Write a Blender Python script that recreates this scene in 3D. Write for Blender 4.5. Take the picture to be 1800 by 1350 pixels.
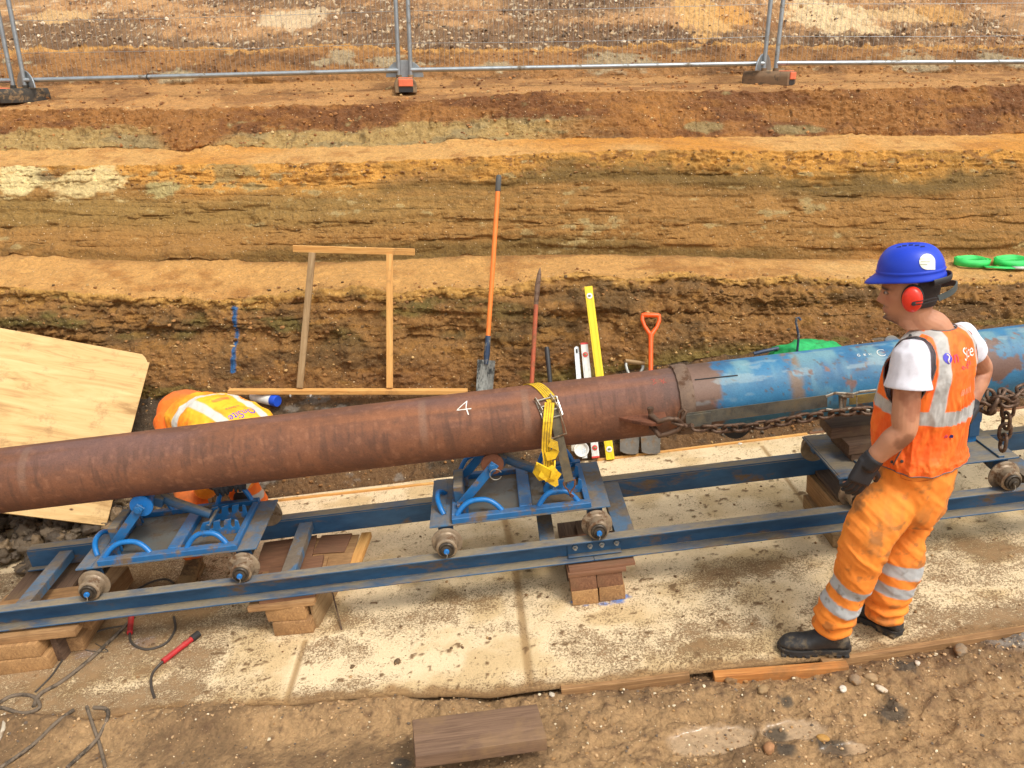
import bpy, bmesh, math, random
import numpy as np
from mathutils import Vector, Matrix, Quaternion
from mathutils.bvhtree import BVHTree
from math import radians, sin, cos, pi, sqrt

for o in list(bpy.data.objects):
    bpy.data.objects.remove(o)
SC = bpy.context.scene
COL = SC.collection
# ------------------------------------------------------------------ camera
CAM_H = 2.42
PITCH = radians(21.4)
FPX = 1440.0
cam_d = bpy.data.cameras.new("camera")
cam_d.sensor_width = 36.0
cam_d.lens = 28.8
cam_d.clip_start = 0.05
cam_d.clip_end = 500
cam = bpy.data.objects.new("camera", cam_d)
COL.objects.link(cam)
cam.location = (0, 0, CAM_H)
cam.rotation_euler = (pi / 2 - PITCH, 0, 0)
SC.camera = cam
# ------------------------------------------------------------------ sky + sun (bright overcast)
SUN_EL, SUN_AZ = radians(58), radians(140)      # azimuth measured clockwise from +Y
w = bpy.data.worlds.new("World")
SC.world = w
w.use_nodes = True
nt = w.node_tree
bg = nt.nodes["Background"]
sky = nt.nodes.new("ShaderNodeTexSky")
sky.sky_type = 'NISHITA'
sky.sun_disc = False
sky.sun_elevation = SUN_EL
sky.sun_rotation = SUN_AZ
sky.air_density = 1.0
sky.dust_density = 4.0
sky.ozone_density = 1.0
hsv = nt.nodes.new("ShaderNodeHueSaturation")   # cloud cover takes the blue out of the sky
hsv.inputs["Saturation"].default_value = 0.08
nt.links.new(sky.outputs[0], hsv.inputs["Color"])
nt.links.new(hsv.outputs[0], bg.inputs["Color"])
bg.inputs["Strength"].default_value = 0.15
sl = bpy.data.lights.new("sun", 'SUN')
sl.energy = 1.35
sl.angle = radians(14)
sl.color = (1.0, 0.93, 0.82)
sun = bpy.data.objects.new("sun", sl)
COL.objects.link(sun)
sdir = Vector((sin(SUN_AZ) * cos(SUN_EL), cos(SUN_AZ) * cos(SUN_EL), sin(SUN_EL)))
sun.rotation_euler = sdir.to_track_quat('Z', 'Y').to_euler()
sun.location = sdir * 20
SC.view_settings.view_transform = 'Standard'
SC.view_settings.look = 'None'
SC.view_settings.exposure = 0.50
SC.view_settings.gamma = 1.0
try:
    SC.cycles.max_bounces = 6
    SC.cycles.diffuse_bounces = 3
except Exception:
    pass

# ------------------------------------------------------------------ helpers
random.seed(7)
RNG = np.random.default_rng(11)
CP, SP = cos(PITCH), sin(PITCH)


def ray(px, py):
    u = px - 900.0
    v = 675.0 - py
    return u, FPX * CP + v * SP, v * CP - FPX * SP


def at(px, py, Y=None, z=None):
    """point on the world plane Y = .. or z = .. seen at that place of the photograph"""
    u, f, h = ray(px, py)
    k = Y / f if Y is not None else (z - CAM_H) / h
    return Vector((u * k, f * k, CAM_H + h * k))


def srgb(r, g=None, b=None):
    if g is None:
        r, g, b = r
    f = lambda c: (c / 255 / 12.92) if c / 255 <= 0.04045 else ((c / 255 + 0.055) / 1.055) ** 2.4
    return (f(r), f(g), f(b))


# the rails, slab and pipe all climb gently to the right
A = Vector((1, 0.0436, 0.1113)).normalized()
B = Vector((-0.0436, 1, 0)).normalized()
N = A.cross(B).normalized()
O = Vector((0, 3.806, 0.1691))
RM = Matrix((A, B, N)).transposed().to_4x4()


def rail_m(s, b=0.0, n=0.0):
    return Matrix.Translation(O + A * s + B * b + N * n) @ RM


def rf(s, b, n):
    return O + A * s + B * b + N * n


SLAB_N = -0.33


def slab_z(X, Y, n=SLAB_N):
    # height of the plane parallel to the rails, n off the rail tops
    P0 = O + N * n
    return P0.z - (N.x * (X - P0.x) + N.y * (Y - P0.y)) / N.z


def slab_at(px, py, n=SLAB_N):
    u, f, h = ray(px, py)
    d = Vector((u, f, h))
    P0 = O + N * n
    C = Vector((0, 0, CAM_H))
    k = (P0 - C).dot(N) / d.dot(N)
    return C + d * k


# ---- numpy value noise
def _h(ix, iy, iz, seed):
    n = (ix.astype(np.uint32) * np.uint32(374761393) + iy.astype(np.uint32) * np.uint32(668265263)
         + iz.astype(np.uint32) * np.uint32(2147483647) + np.uint32((seed * 974711 + 12345) & 0xffffffff))
    n = (n ^ (n >> np.uint32(13))) * np.uint32(1274126177)
    n = n ^ (n >> np.uint32(16))
    n = (n * np.uint32(2246822519)) ^ (n >> np.uint32(11))
    return (n & np.uint32(0xffffff)).astype(np.float32) / np.float32(0xffffff)


def vn(x, y, z, seed=0):
    x0 = np.floor(x); y0 = np.floor(y); z0 = np.floor(z)
    fx = (x - x0).astype(np.float32); fy = (y - y0).astype(np.float32); fz = (z - z0).astype(np.float32)
    fx = fx * fx * (3 - 2 * fx); fy = fy * fy * (3 - 2 * fy); fz = fz * fz * (3 - 2 * fz)
    x0 = x0.astype(np.int64) & 0xffffffff; y0 = y0.astype(np.int64) & 0xffffffff; z0 = z0.astype(np.int64) & 0xffffffff
    x1 = (x0 + 1) & 0xffffffff; y1 = (y0 + 1) & 0xffffffff; z1 = (z0 + 1) & 0xffffffff
    def L(a, b, t): return a + (b - a) * t
    c00 = L(_h(x0, y0, z0, seed), _h(x1, y0, z0, seed), fx)
    c10 = L(_h(x0, y1, z0, seed), _h(x1, y1, z0, seed), fx)
    c01 = L(_h(x0, y0, z1, seed), _h(x1, y0, z1, seed), fx)
    c11 = L(_h(x0, y1, z1, seed), _h(x1, y1, z1, seed), fx)
    return L(L(c00, c10, fy), L(c01, c11, fy), fz) * 2 - 1


def fbm(P, sc, octv=4, seed=0, gain=0.5, ridged=False, lac=2.03):
    """P (..,3); sc scalar or 3-vector frequency; result about -1..1"""
    sc = np.broadcast_to(np.asarray(sc, float), (3,))
    a = 1.0; tot = 0.0; out = 0
    for k in range(octv):
        f = lac ** k
        v = vn(P[..., 0] * sc[0] * f + 17.3 * k, P[..., 1] * sc[1] * f + 5.1 * k, P[..., 2] * sc[2] * f + 9.7 * k, seed + k * 31)
        if ridged:
            v = 1 - 2 * np.abs(v)
        out = out + v * a
        tot += a
        a *= gain
    return out / tot * (1.0 if ridged else 1.5)


def sstep(a, b, x):
    t = np.clip((x - a) / (b - a), 0, 1)
    return t * t * (3 - 2 * t)


def lerpc(c, c2, m):
    return c + (np.asarray(c2) - c) * m[..., None]


# ---- object plumbing
def tag(o, label=None, cat=None, group=None, kind=None):
    if label: o["label"] = label
    if cat: o["category"] = cat
    if group: o["group"] = group
    if kind: o["kind"] = kind
    return o


def thing(name, label, cat, M=None, group=None):
    o = bpy.data.objects.new(name, None)
    o.empty_display_size = 0.1
    COL.objects.link(o)
    if M is not None:
        if isinstance(M, Matrix): o.matrix_world = M
        else: o.location = M
    o["_m"] = [x for row in (M if isinstance(M, Matrix) else Matrix.Translation(M or (0, 0, 0))) for x in row]
    return tag(o, label, cat, group)


def base_matrix(o):
    m = o["_m"]
    return Matrix([m[i * 4:i * 4 + 4] for i in range(4)])


def put(name, me, mat=None, parent=None, M=None):
    o = bpy.data.objects.new(name, me)
    COL.objects.link(o)
    if mat is not None and not me.materials:
        me.materials.append(mat)
    if parent is not None:
        o.parent = parent
    if M is not None:
        if isinstance(M, Matrix): o.matrix_local = M
        else: o.location = M
    return o


def grid_mesh(name, P, C=None, wrap=False, smooth=True):
    """P (nv,nu,3) points, C (nv,nu,3) colours"""
    nv, nu = P.shape[:2]
    me = bpy.data.meshes.new(name)
    me.vertices.add(nv * nu)
    me.vertices.foreach_set("co", P.reshape(-1).astype(np.float32))
    idx = np.arange(nv * nu).reshape(nv, nu)
    if wrap:
        nx = np.roll(idx, -1, axis=0)
        a, b = idx[:, :-1], nx[:, :-1]
        c, d = nx[:, 1:], idx[:, 1:]
    else:
        a, b = idx[:-1, :-1], idx[:-1, 1:]
        c, d = idx[1:, 1:], idx[1:, :-1]
    F = np.stack([a, b, c, d], -1).reshape(-1, 4)
    me.loops.add(F.size)
    me.loops.foreach_set("vertex_index", F.reshape(-1).astype(np.int32))
    me.polygons.add(len(F))
    me.polygons.foreach_set("loop_start", (np.arange(len(F)) * 4).astype(np.int32))
    me.polygons.foreach_set("use_smooth", np.full(len(F), smooth))
    me.update(calc_edges=True)
    if C is not None:
        add_col(me, C.reshape(-1, 3))
    return me


def add_col(me, C, name="Col"):
    at_ = me.color_attributes.new(name, 'FLOAT_COLOR', 'POINT')
    q = np.ones((len(C), 4), np.float32)
    q[:, :3] = np.clip(C, 0, 1)
    at_.data.foreach_set("color", q.reshape(-1))


class MB:
    """collects shapes into ONE mesh"""
    def __init__(s):
        s.v = []; s.f = []

    def add(s, vs, fs, M=None):
        k = len(s.v)
        s.v += [(M @ Vector(p) if M is not None else Vector(p)) for p in vs]
        s.f += [tuple(i + k for i in f) for f in fs]
        return s

    def box(s, c, d, M=None, bev=0.0, R=None, seg=1, jit=0.0):
        bm = bmesh.new()
        bmesh.ops.create_cube(bm, size=1)
        for v in bm.verts:
            v.co = Vector((v.co.x * d[0], v.co.y * d[1], v.co.z * d[2]))
            if jit: v.co += Vector((random.uniform(-jit, jit) for _ in range(3)))
        if bev > 0:
            bmesh.ops.bevel(bm, geom=list(bm.edges), offset=bev, segments=seg, affect='EDGES', profile=0.6)
        if R is not None:
            for v in bm.verts: v.co = R @ v.co
        for v in bm.verts: v.co += Vector(c)
        s.bm(bm, M)
        return s

    def bm(s, bm, M=None):
        bm.verts.index_update()
        s.add([v.co.copy() for v in bm.verts], [tuple(v.index for v in f.verts) for f in bm.faces], M)
        bm.free()
        return s

    def bar(s, p, q, wd, th, up=(0, 0, 1), M=None, bev=0.0):
        """rectangular bar from p to q"""
        p, q = Vector(p), Vector(q)
        x = (q - p); L = x.length; x.normalize()
        y = Vector(up).cross(x)
        if y.length < 1e-5: y = Vector((0, 1, 0)).cross(x)
        y.normalize(); z = x.cross(y)
        R = Matrix((x, y, z)).transposed()
        return s.box((p + q) / 2, (L, wd, th), M, bev, R)

    def tube(s, pts, r, n=12, M=None, cap=True, closed=False, sq=None):
        pts = [Vector(p) for p in pts]
        m = len(pts)
        rs = r if hasattr(r, '__len__') else [r] * m
        tang = []
        for i in range(m):
            if closed: t = pts[(i + 1) % m] - pts[(i - 1) % m]
            else: t = pts[min(i + 1, m - 1)] - pts[max(i - 1, 0)]
            tang.append(t.normalized() if t.length > 1e-9 else Vector((0, 0, 1)))
        u = Vector((0, 0, 1)) if abs(tang[0].z) < 0.9 else Vector((1, 0, 0))
        u = (u - tang[0] * u.dot(tang[0])).normalized()
        vs = []
        for i in range(m):
            if i:
                u = u - tang[i] * u.dot(tang[i])
                u = u.normalized() if u.length > 1e-6 else tang[i].orthogonal().normalized()
            w_ = tang[i].cross(u)
            for k in range(n):
                a = 2 * pi * k / n
                ru, rw = (rs[i], rs[i]) if sq is None else (rs[i] * sq[0], rs[i] * sq[1])
                vs.append(pts[i] + u * cos(a) * ru + w_ * sin(a) * rw)
        fs = []
        rg = range(m) if closed else range(m - 1)
        for i in rg:
            j = (i + 1) % m
            for k in range(n):
                l = (k + 1) % n
                fs.append((i * n + k, i * n + l, j * n + l, j * n + k))
        if cap and not closed:
            fs.append(tuple(reversed(range(n))))
            fs.append(tuple((m - 1) * n + k for k in range(n)))
        return s.add(vs, fs, M)

    def lathe(s, prof, n=28, M=None, cap=True):
        """prof list of (r, h) about local z"""
        vs = []; fs = []
        for r, h in prof:
            for k in range(n):
                a = 2 * pi * k / n
                vs.append((r * cos(a), r * sin(a), h))
        for i in range(len(prof) - 1):
            for k in range(n):
                l = (k + 1) % n
                fs.append((i * n + k, i * n + l, (i + 1) * n + l, (i + 1) * n + k))
        if cap:
            fs.append(tuple(reversed(range(n))))
            fs.append(tuple((len(prof) - 1) * n + k for k in range(n)))
        return s.add(vs, fs, M)

    def loft(s, rings, M=None, cap=True):
        n = len(rings[0]); vs = [p for r in rings for p in r]; fs = []
        for i in range(len(rings) - 1):
            for k in range(n):
                l = (k + 1) % n
                fs.append((i * n + k, i * n + l, (i + 1) * n + l, (i + 1) * n + k))
        if cap:
            fs.append(tuple(reversed(range(n))))
            fs.append(tuple((len(rings) - 1) * n + k for k in range(n)))
        return s.add(vs, fs, M)

    def prism(s, poly, t, M=None, bev=0.0):
        """poly list of (x,y) extruded from z=0 to z=t"""
        bm = bmesh.new()
        vs = [bm.verts.new((x, y, 0)) for x, y in poly]
        f = bm.faces.new(vs)
        r = bmesh.ops.extrude_face_region(bm, geom=[f])
        for g in r['geom']:
            if isinstance(g, bmesh.types.BMVert): g.co.z += t
        bmesh.ops.recalc_face_normals(bm, faces=bm.faces)
        if bev: bmesh.ops.bevel(bm, geom=list(bm.edges), offset=bev, segments=1, affect='EDGES')
        return s.bm(bm, M)

    def mesh(s, name, angle=35):
        me = bpy.data.meshes.new(name)
        me.from_pydata([tuple(v) for v in s.v], [], s.f)
        me.validate()
        bm = bmesh.new(); bm.from_mesh(me)
        bmesh.ops.recalc_face_normals(bm, faces=bm.faces)
        bm.to_mesh(me); bm.free()
        me.polygons.foreach_set("use_smooth", [True] * len(me.polygons))
        if angle is not None:
            me.set_sharp_from_angle(angle=radians(angle))
        me.update()
        return me


def part(name, mb, mat, parent=None, world=False, angle=35, M=None):
    """world=True: the shapes were given in world coordinates"""
    if world and parent is not None:
        inv = base_matrix(parent).inverted()
        mb.v = [inv @ p for p in mb.v]
    return put(name, mb.mesh(name, angle), mat, parent, M)


def solo(name, mb, mat, label, cat, group=None, origin=None, angle=35, kind=None):
    """a thing that is one mesh; shapes in world coordinates, origin moved to its base"""
    if origin is None:
        a = np.array([tuple(v) for v in mb.v]); c = a.mean(0); origin = Vector((c[0], c[1], a[:, 2].min()))
    mb.v = [p - Vector(origin) for p in mb.v]
    o = put(name, mb.mesh(name, angle), mat, None, Vector(origin))
    return tag(o, label, cat, group, kind)


def dup(root, M=None, label=None):
    r = root.copy(); COL.objects.link(r)
    if M is not None: r.matrix_world = M
    if label: r["label"] = label
    for ch in list(root.children):
        c = ch.copy(); COL.objects.link(c); c.parent = r
        for g in list(ch.children):
            d = g.copy(); COL.objects.link(d); d.parent = c
    return r


# ---- materials
class NT:
    def __init__(s, name):
        s.m = bpy.data.materials.new(name); s.m.use_nodes = True
        s.t = s.m.node_tree; s.b = s.t.nodes["Principled BSDF"]

    def n(s, kind, **kw):
        nd = s.t.nodes.new(kind)
        for k, v in kw.items(): setattr(nd, k, v)
        return nd

    def l(s, a, b): s.t.links.new(a, b)

    def coords(s, scale=(1, 1, 1), src="Object"):
        tc = s.n("ShaderNodeTexCoord"); mp = s.n("ShaderNodeMapping")
        mp.inputs["Scale"].default_value = scale
        s.l(tc.outputs[src], mp.inputs["Vector"])
        return mp.outputs[0]

    def noise(s, vec, scale, detail=5, rough=0.6, dist=0.0):
        nz = s.n("ShaderNodeTexNoise")
        nz.inputs["Scale"].default_value = scale
        nz.inputs["Detail"].default_value = detail
        nz.inputs["Roughness"].default_value = rough
        nz.inputs["Distortion"].default_value = dist
        s.l(vec, nz.inputs["Vector"])
        return nz.outputs["Fac"]

    def ramp(s, fac, stops):
        r = s.n("ShaderNodeValToRGB")
        el = r.color_ramp.elements
        while len(el) < len(stops): el.new(0.5)
        for e, (p, c) in zip(el, stops):
            e.position = p
            e.color = (*c, 1) if hasattr(c, '__len__') else (c, c, c, 1)
        s.l(fac, r.inputs[0])
        return r.outputs[0]

    def mix(s, fac, a, b, mode='MIX'):
        m = s.n("ShaderNodeMix", data_type='RGBA', blend_type=mode)
        for sock, v in ((m.inputs[0], fac), (m.inputs[6], a), (m.inputs[7], b)):
            if hasattr(v, 'is_linked') or isinstance(v, bpy.types.NodeSocket): s.l(v, sock)
            elif hasattr(v, '__len__'): sock.default_value = (*v, 1)
            else: sock.default_value = v
        return m.outputs[2]

    def bump(s, h, dist=0.002, strength=1.0, prev=None):
        b = s.n("ShaderNodeBump")
        b.inputs["Distance"].default_value = dist
        b.inputs["Strength"].default_value = strength
        s.l(h, b.inputs["Height"])
        if prev is not None: s.l(prev, b.inputs["Normal"])
        return b.outputs[0]

    def done(s, col=None, rough=None, metal=0.0, nrm=None, spec=None):
        for v, k in ((col, "Base Color"), (rough, "Roughness"), (metal, "Metallic"), (spec, "Specular IOR Level")):
            if v is None: continue
            if isinstance(v, bpy.types.NodeSocket): s.l(v, s.b.inputs[k])
            elif hasattr(v, '__len__'): s.b.inputs[k].default_value = (*v, 1)
            else: s.b.inputs[k].default_value = v
        if nrm is not None: s.l(nrm, s.b.inputs["Normal"])
        return s.m


def paint(name, c, dirt, amt=0.5, scale=9, rough=0.5, metal=0.0, c2=None, bump=0.0006, stretch=(1, 1, 1), fine=60, dust=None):
    """a colour with a darker/lighter mottling and dirt or rust patches"""
    t = NT(name)
    v = t.coords(stretch)
    n1 = t.noise(v, scale * 1.7, 6, 0.65)
    c2 = c2 or tuple(x * 0.72 for x in c)
    base = t.ramp(n1, [(0.3, c2), (0.65, c)])
    n2 = t.noise(v, scale, 8, 0.72, 0.3)
    lo = 0.5 - 0.26 * (amt - 0.5)
    msk = t.ramp(n2, [(lo, 0.0), (lo + 0.09, 1.0)])
    n3 = t.noise(v, fine, 4, 0.7)
    d = t.ramp(n3, [(0.35, tuple(x * 0.75 for x in dirt)), (0.65, dirt)])
    col = t.mix(msk, base, d)
    rg = t.mix(msk, (rough,) * 3, (0.9,) * 3)
    if dust:        # dried mud film lying on everything that faces up
        ge = t.n("ShaderNodeNewGeometry"); sx = t.n("ShaderNodeSeparateXYZ"); t.l(ge.outputs["Normal"], sx.inputs[0])
        up = t.ramp(sx.outputs[2], [(0.6, 0.0), (0.85, 1.0)])
        n5 = t.noise(v, 5.5, 6, 0.7)
        k = t.mix(1.0, up, t.ramp(n5, [(dust[1] - .12, 1.0), (dust[1] + .10, 0.15)]), 'MULTIPLY')
        col = t.mix(k, col, t.ramp(n3, [(.3, tuple(x * .7 for x in dust[0])), (.7, dust[0])]))
        rg = t.mix(k, rg, (0.85,) * 3)
    q = t.n("ShaderNodeMath", operation='MULTIPLY_ADD'); t.l(n3, q.inputs[0]); q.inputs[1].default_value = bump; t.l(n2, q.inputs[2])
    q2 = t.n("ShaderNodeMath", operation='MULTIPLY'); t.l(n2, q2.inputs[0]); q2.inputs[1].default_value = bump * 2
    t.l(q2.outputs[0], q.inputs[2])
    return t.done(col, rg, metal, t.bump(q.outputs[0], 1.0, 0.8))


def plain(name, c, rough=0.6, metal=0.0, bump=0.0, scale=80, var=0.12):
    t = NT(name)
    v = t.coords()
    n1 = t.noise(v, scale * 0.3, 4)
    n2 = t.noise(v, scale, 4)
    col = t.ramp(n1, [(0.3, tuple(x * (1 - var) for x in c)), (0.7, tuple(min(1, x * (1 + var)) for x in c))])
    return t.done(col, rough, metal, t.bump(n2, bump, 0.7) if bump else None)


def wood(name, c1, c2, c3, grain=(2, 40, 40), rough=0.8, dirt=None, amt=0.4, bump=0.001):
    """grain along local x"""
    t = NT(name)
    v = t.coords(grain)
    n1 = t.noise(v, 1.6, 6, 0.65, 1.2)
    col = t.ramp(n1, [(0.25, c3), (0.45, c2), (0.7, c1)])
    v2 = t.coords()
    n2 = t.noise(v2, 5, 7, 0.7)
    if dirt:
        lo = 0.5 - 0.3 * (amt - 0.5)
        col = t.mix(t.ramp(n2, [(lo, 0.0), (lo + 0.2, 0.85)]), col, dirt)
    n3 = t.noise(t.coords(tuple(g * 2 for g in grain)), 3, 4)
    return t.done(col, rough, 0, t.bump(n3, bump, 0.7))


def attr_mat(name, var=0.18, fs=90, bump=0.004, bs=60, rough=0.9, speck=None, gloss=False, metal=0.0, clod=0.0, fleck=None):
    """surface colour from the mesh's own soil / rust / paint colour, with fine grain on top; one bump from summed heights"""
    t = NT(name)
    def madd(x, m_, y):
        q = t.n("ShaderNodeMath", operation='MULTIPLY_ADD'); t.l(x, q.inputs[0]); q.inputs[1].default_value = m_
        if isinstance(y, bpy.types.NodeSocket): t.l(y, q.inputs[2])
        else: q.inputs[2].default_value = y
        return q.outputs[0]
    a = t.n("ShaderNodeAttribute", attribute_name="Col", attribute_type='GEOMETRY')
    v = t.coords()
    n1 = t.noise(v, fs, 4, 0.75)
    g = t.ramp(n1, [(0.25, 1 - var * 1.6), (0.5, 1.0), (0.78, 1 + var)])
    col = t.mix(1.0, a.outputs["Color"], g, 'MULTIPLY')
    h = madd(t.noise(v, bs, 7, 0.75), bump, 0.0)
    if clod:
        n5 = t.noise(v, 17, 7, 0.78, 0.6)
        g5 = t.ramp(n5, [(0.3, 1 - var * 1.5), (0.5, 1.0), (0.7, 1 + var)])
        col = t.mix(0.85, col, g5, 'MULTIPLY')
        vo = t.n("ShaderNodeTexVoronoi"); vo.inputs["Scale"].default_value = 34
        ds = t.n("ShaderNodeVectorMath", operation='ADD')
        nzc = t.n("ShaderNodeTexNoise"); nzc.inputs["Scale"].default_value = 24; nzc.inputs["Detail"].default_value = 1; t.l(v, nzc.inputs["Vector"])
        sc = t.n("ShaderNodeVectorMath", operation='SCALE'); sc.inputs["Scale"].default_value = 0.06
        t.l(nzc.outputs["Color"], sc.inputs[0]); t.l(v, ds.inputs[0]); t.l(sc.outputs[0], ds.inputs[1])
        t.l(ds.outputs[0], vo.inputs["Vector"])
        h = madd(vo.outputs["Distance"], -clod * 0.8, madd(n5, clod * 1.3, h))
    if speck:
        for k, (sc_, pk, cc) in enumerate(speck):
            vo = t.n("ShaderNodeTexVoronoi"); vo.inputs["Scale"].default_value = sc_
            t.l(v, vo.inputs["Vector"])
            near = t.ramp(vo.outputs["Distance"], [(0.20, 1.0), (0.30, 0.0)])
            sp = t.n("ShaderNodeSeparateColor"); t.l(vo.outputs["Color"], sp.inputs[0])
            pick = t.ramp(sp.outputs[0], [(pk, 0.0), (pk + 0.01, 1.0)])
            m = t.mix(1.0, near, pick, 'MULTIPLY')
            col = t.mix(m, col, cc)
            h = madd(m, 0.003, h)
    if fleck:
        am = t.n("ShaderNodeAttribute", attribute_name="Amt", attribute_type='GEOMETRY')
        nf = t.noise(v, 105, 5, 0.75, 0.8)
        nf2 = t.noise(v, 11, 5, 0.65)
        s_ = madd(am.outputs["Fac"], 0.26, madd(nf2, 0.34, madd(nf, 1.0, -0.30)))
        mk = t.ramp(s_, [(0.475, 0.0), (0.53, 0.85)])
        fl2 = t.ramp(nf2, [(.35, tuple(x * .72 for x in fleck)), (.65, tuple(x * 1.15 for x in fleck))])
        col = t.mix(mk, col, fl2)
        h = madd(mk, 0.0015, h)
    rg = rough
    if gloss:
        a2 = t.n("ShaderNodeAttribute", attribute_name="Wet", attribute_type='GEOMETRY')
        rg = t.mix(a2.outputs["Fac"], (rough,) * 3, (0.12,) * 3)
    if gloss:
        iv = t.n("ShaderNodeMath", operation='MULTIPLY_ADD'); t.l(a2.outputs["Fac"], iv.inputs[0]); iv.inputs[1].default_value = -1; iv.inputs[2].default_value = 1
        hm_ = t.n("ShaderNodeMath", operation='MULTIPLY'); t.l(h, hm_.inputs[0]); t.l(iv.outputs[0], hm_.inputs[1]); h = hm_.outputs[0]
    return t.done(col, rg, metal, t.bump(h, 1.0, 1.0))
# =================================================================== TERRAIN
def pl(Y, pts):
    P = [at(x, y, Y=Y) for x, y in pts]
    xs = np.array([p.x for p in P]); zs = np.array([p.z for p in P])
    return lambda X: np.interp(X, xs, zs)


def cols(lo, hi, step, far):
    mid = np.arange(lo, hi, step)
    k = np.geomspace(step, far, 26)
    return np.concatenate([lo - np.cumsum(k)[::-1], mid, hi + np.cumsum(k)])


XS = cols(-5.4, 5.4, 0.0085, 7.0)
BASE = pl(5.45, [(0, 706), (100, 706), (400, 693), (820, 690), (960, 676), (1100, 652), (1300, 622), (1500, 600), (1800, 566)])
L1F = pl(5.8, [(0, 503), (100, 510), (200, 517), (300, 523), (420, 523), (520, 512), (620, 500), (700, 514), (780, 502), (880, 503),
               (940, 490), (1020, 476), (1100, 489), (1200, 476), (1300, 492), (1400, 482), (1500, 492), (1650, 498), (1800, 490)])
L1B = pl(6.35, [(0, 452), (150, 455), (300, 462), (450, 462), (600, 460), (800, 452), (900, 450), (1050, 447), (1200, 450), (1400, 457), (1600, 455), (1800, 445)])
L2F = pl(6.8, [(0, 291), (450, 287), (700, 281), (900, 272), (1100, 262), (1350, 264), (1800, 262)])
L2B = pl(7.3, [(0, 265), (450, 262), (700, 256), (900, 245), (1350, 240), (1800, 237)])
L3F = pl(7.7, [(0, 194), (150, 190), (300, 192), (450, 186), (640, 183), (720, 178), (820, 170), (900, 165), (1000, 160), (1350, 160), (1600, 153), (1800, 150)])
L3B = pl(8.1, [(0, 176), (450, 170), (712, 160), (1000, 152), (1350, 149), (1800, 143)])
L4B = pl(8.6, [(0, 152), (700, 142), (1350, 132), (1800, 126)])
L4T = pl(9.1, [(0, 86), (200, 82), (500, 86), (570, 78), (800, 88), (1000, 85), (1200, 74), (1500, 82), (1800, 80)])


def clampx(X):      # the rail slope fades out beyond the work area
    return 6.5 * np.tanh(X / 6.5) if False else np.clip(X, -6, 6)


def mud(X, Y, off):
    return slab_z(clampx(X), Y) + off


def ysteps(*a):
    return np.concatenate(a)


stations = []       # (Y, z(X), rows to the next station, kind)
#   kind: 0 mud, 1 lower face, 2 ledge, 3 middle face, 4 ledge, 5 upper face, 6 fence ledge, 7 ditch, 8 far face, 9 far slope
ST = [
    (-40.0, lambda X: X * 0 - 0.5, 12, 0),
    (1.2, lambda X: mud(X, 1.2, -0.10), 50, 0),
    (2.2, lambda X: mud(X, 2.2, -0.06), 150, 0),
    (3.1, lambda X: mud(X, 3.1, -0.075), 40, 0),
    (4.92, lambda X: mud(X, 4.92 + .0436 * clampx(X), -0.09), 24, 0),
    (5.02, lambda X: mud(X, 5.02 + .0436 * clampx(X), 0.010), 70, 0),
    (5.45, BASE, 120, 1),
    (5.80, L1F, 70, 2),
    (6.35, L1B, 120, 3),
    (6.80, L2F, 50, 4),
    (7.30, L2B, 70, 5),
    (7.70, L3F, 36, 6),
    (8.10, L3B, 30, 7),
    (8.60, L4B, 60, 8),
    (9.10, L4T, 110, 9),
    (13.0, lambda X: X * 0 + 3.72, 40, 9),
    (24.0, lambda X: X * 0 + 6.3, 10, 9),
    (90.0, lambda X: X * 0 + 7.5, 1, 9),
]
rowsY, rowsZ, rowsK, rowsT = [], [], [], []
YS_ = lambda Y: Y + (.0436 * clampx(XS) if Y in (4.92, 5.02) else 0 * XS)
for i, (Y, zf, n, k) in enumerate(ST):
    if i == len(ST) - 1:
        rowsY.append(YS_(Y)); rowsZ.append(zf(XS)); rowsK.append(k); rowsT.append(0.0)
        break
    Y2, zf2 = ST[i + 1][:2]
    z1, z2 = zf(XS), zf2(XS)
    for j in range(n):
        t = j / n
        if k in (1, 3, 5, 8):          # faces: a little concave
            ty = t ** 1.15 if k != 3 else t
            tz = t ** 0.95
            ty, tz = t * 0.8 + 0.2 * t * t, t
        else:
            ty = tz = t
        rowsY.append(YS_(Y) + (YS_(Y2) - YS_(Y)) * ty)
        rowsZ.append(z1 + (z2 - z1) * tz)
        rowsK.append(k); rowsT.append(t)
PX = np.stack([np.broadcast_to(XS, (len(rowsY), len(XS))), np.array(rowsY), np.array(rowsZ)], -1).astype(np.float32)
K = np.array(rowsK)[:, None] + np.zeros(len(XS), int)[None]
T = np.array(rowsT, np.float32)[:, None] + np.zeros(len(XS), np.float32)[None]
# round the lips a little and let them wander
wob = fbm(PX, (0.9, 0.3, 0.3), 4, 3)
wob2 = fbm(PX, (3.2, 1.5, 1.5), 3, 5)
dY = np.zeros_like(T); dZ = np.zeros_like(T)
face = np.isin(K, (1, 3, 5, 8)); f1 = K == 1; f3 = K == 3; f5 = K == 5
near = (PX[..., 1] > 5.2)
bell = np.sin(np.clip(T, 0, 1) * pi)
dY += np.where(near & face, wob * 0.07 * bell + wob2 * 0.03 * bell, 0)
wob3 = fbm(PX, (5.5, 0.2, 0.2), 4, 7)
lipw = np.where(face, sstep(.72, .98, T), np.where(np.isin(K, (2, 4, 6, 9)), sstep(.35, .0, T), 0)) * near
dY += lipw * (wob3 * .040 + wob2 * .02) * np.where(K >= 5, .7, 1.0)
dZ -= lipw * np.abs(wob3) * .022
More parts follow.
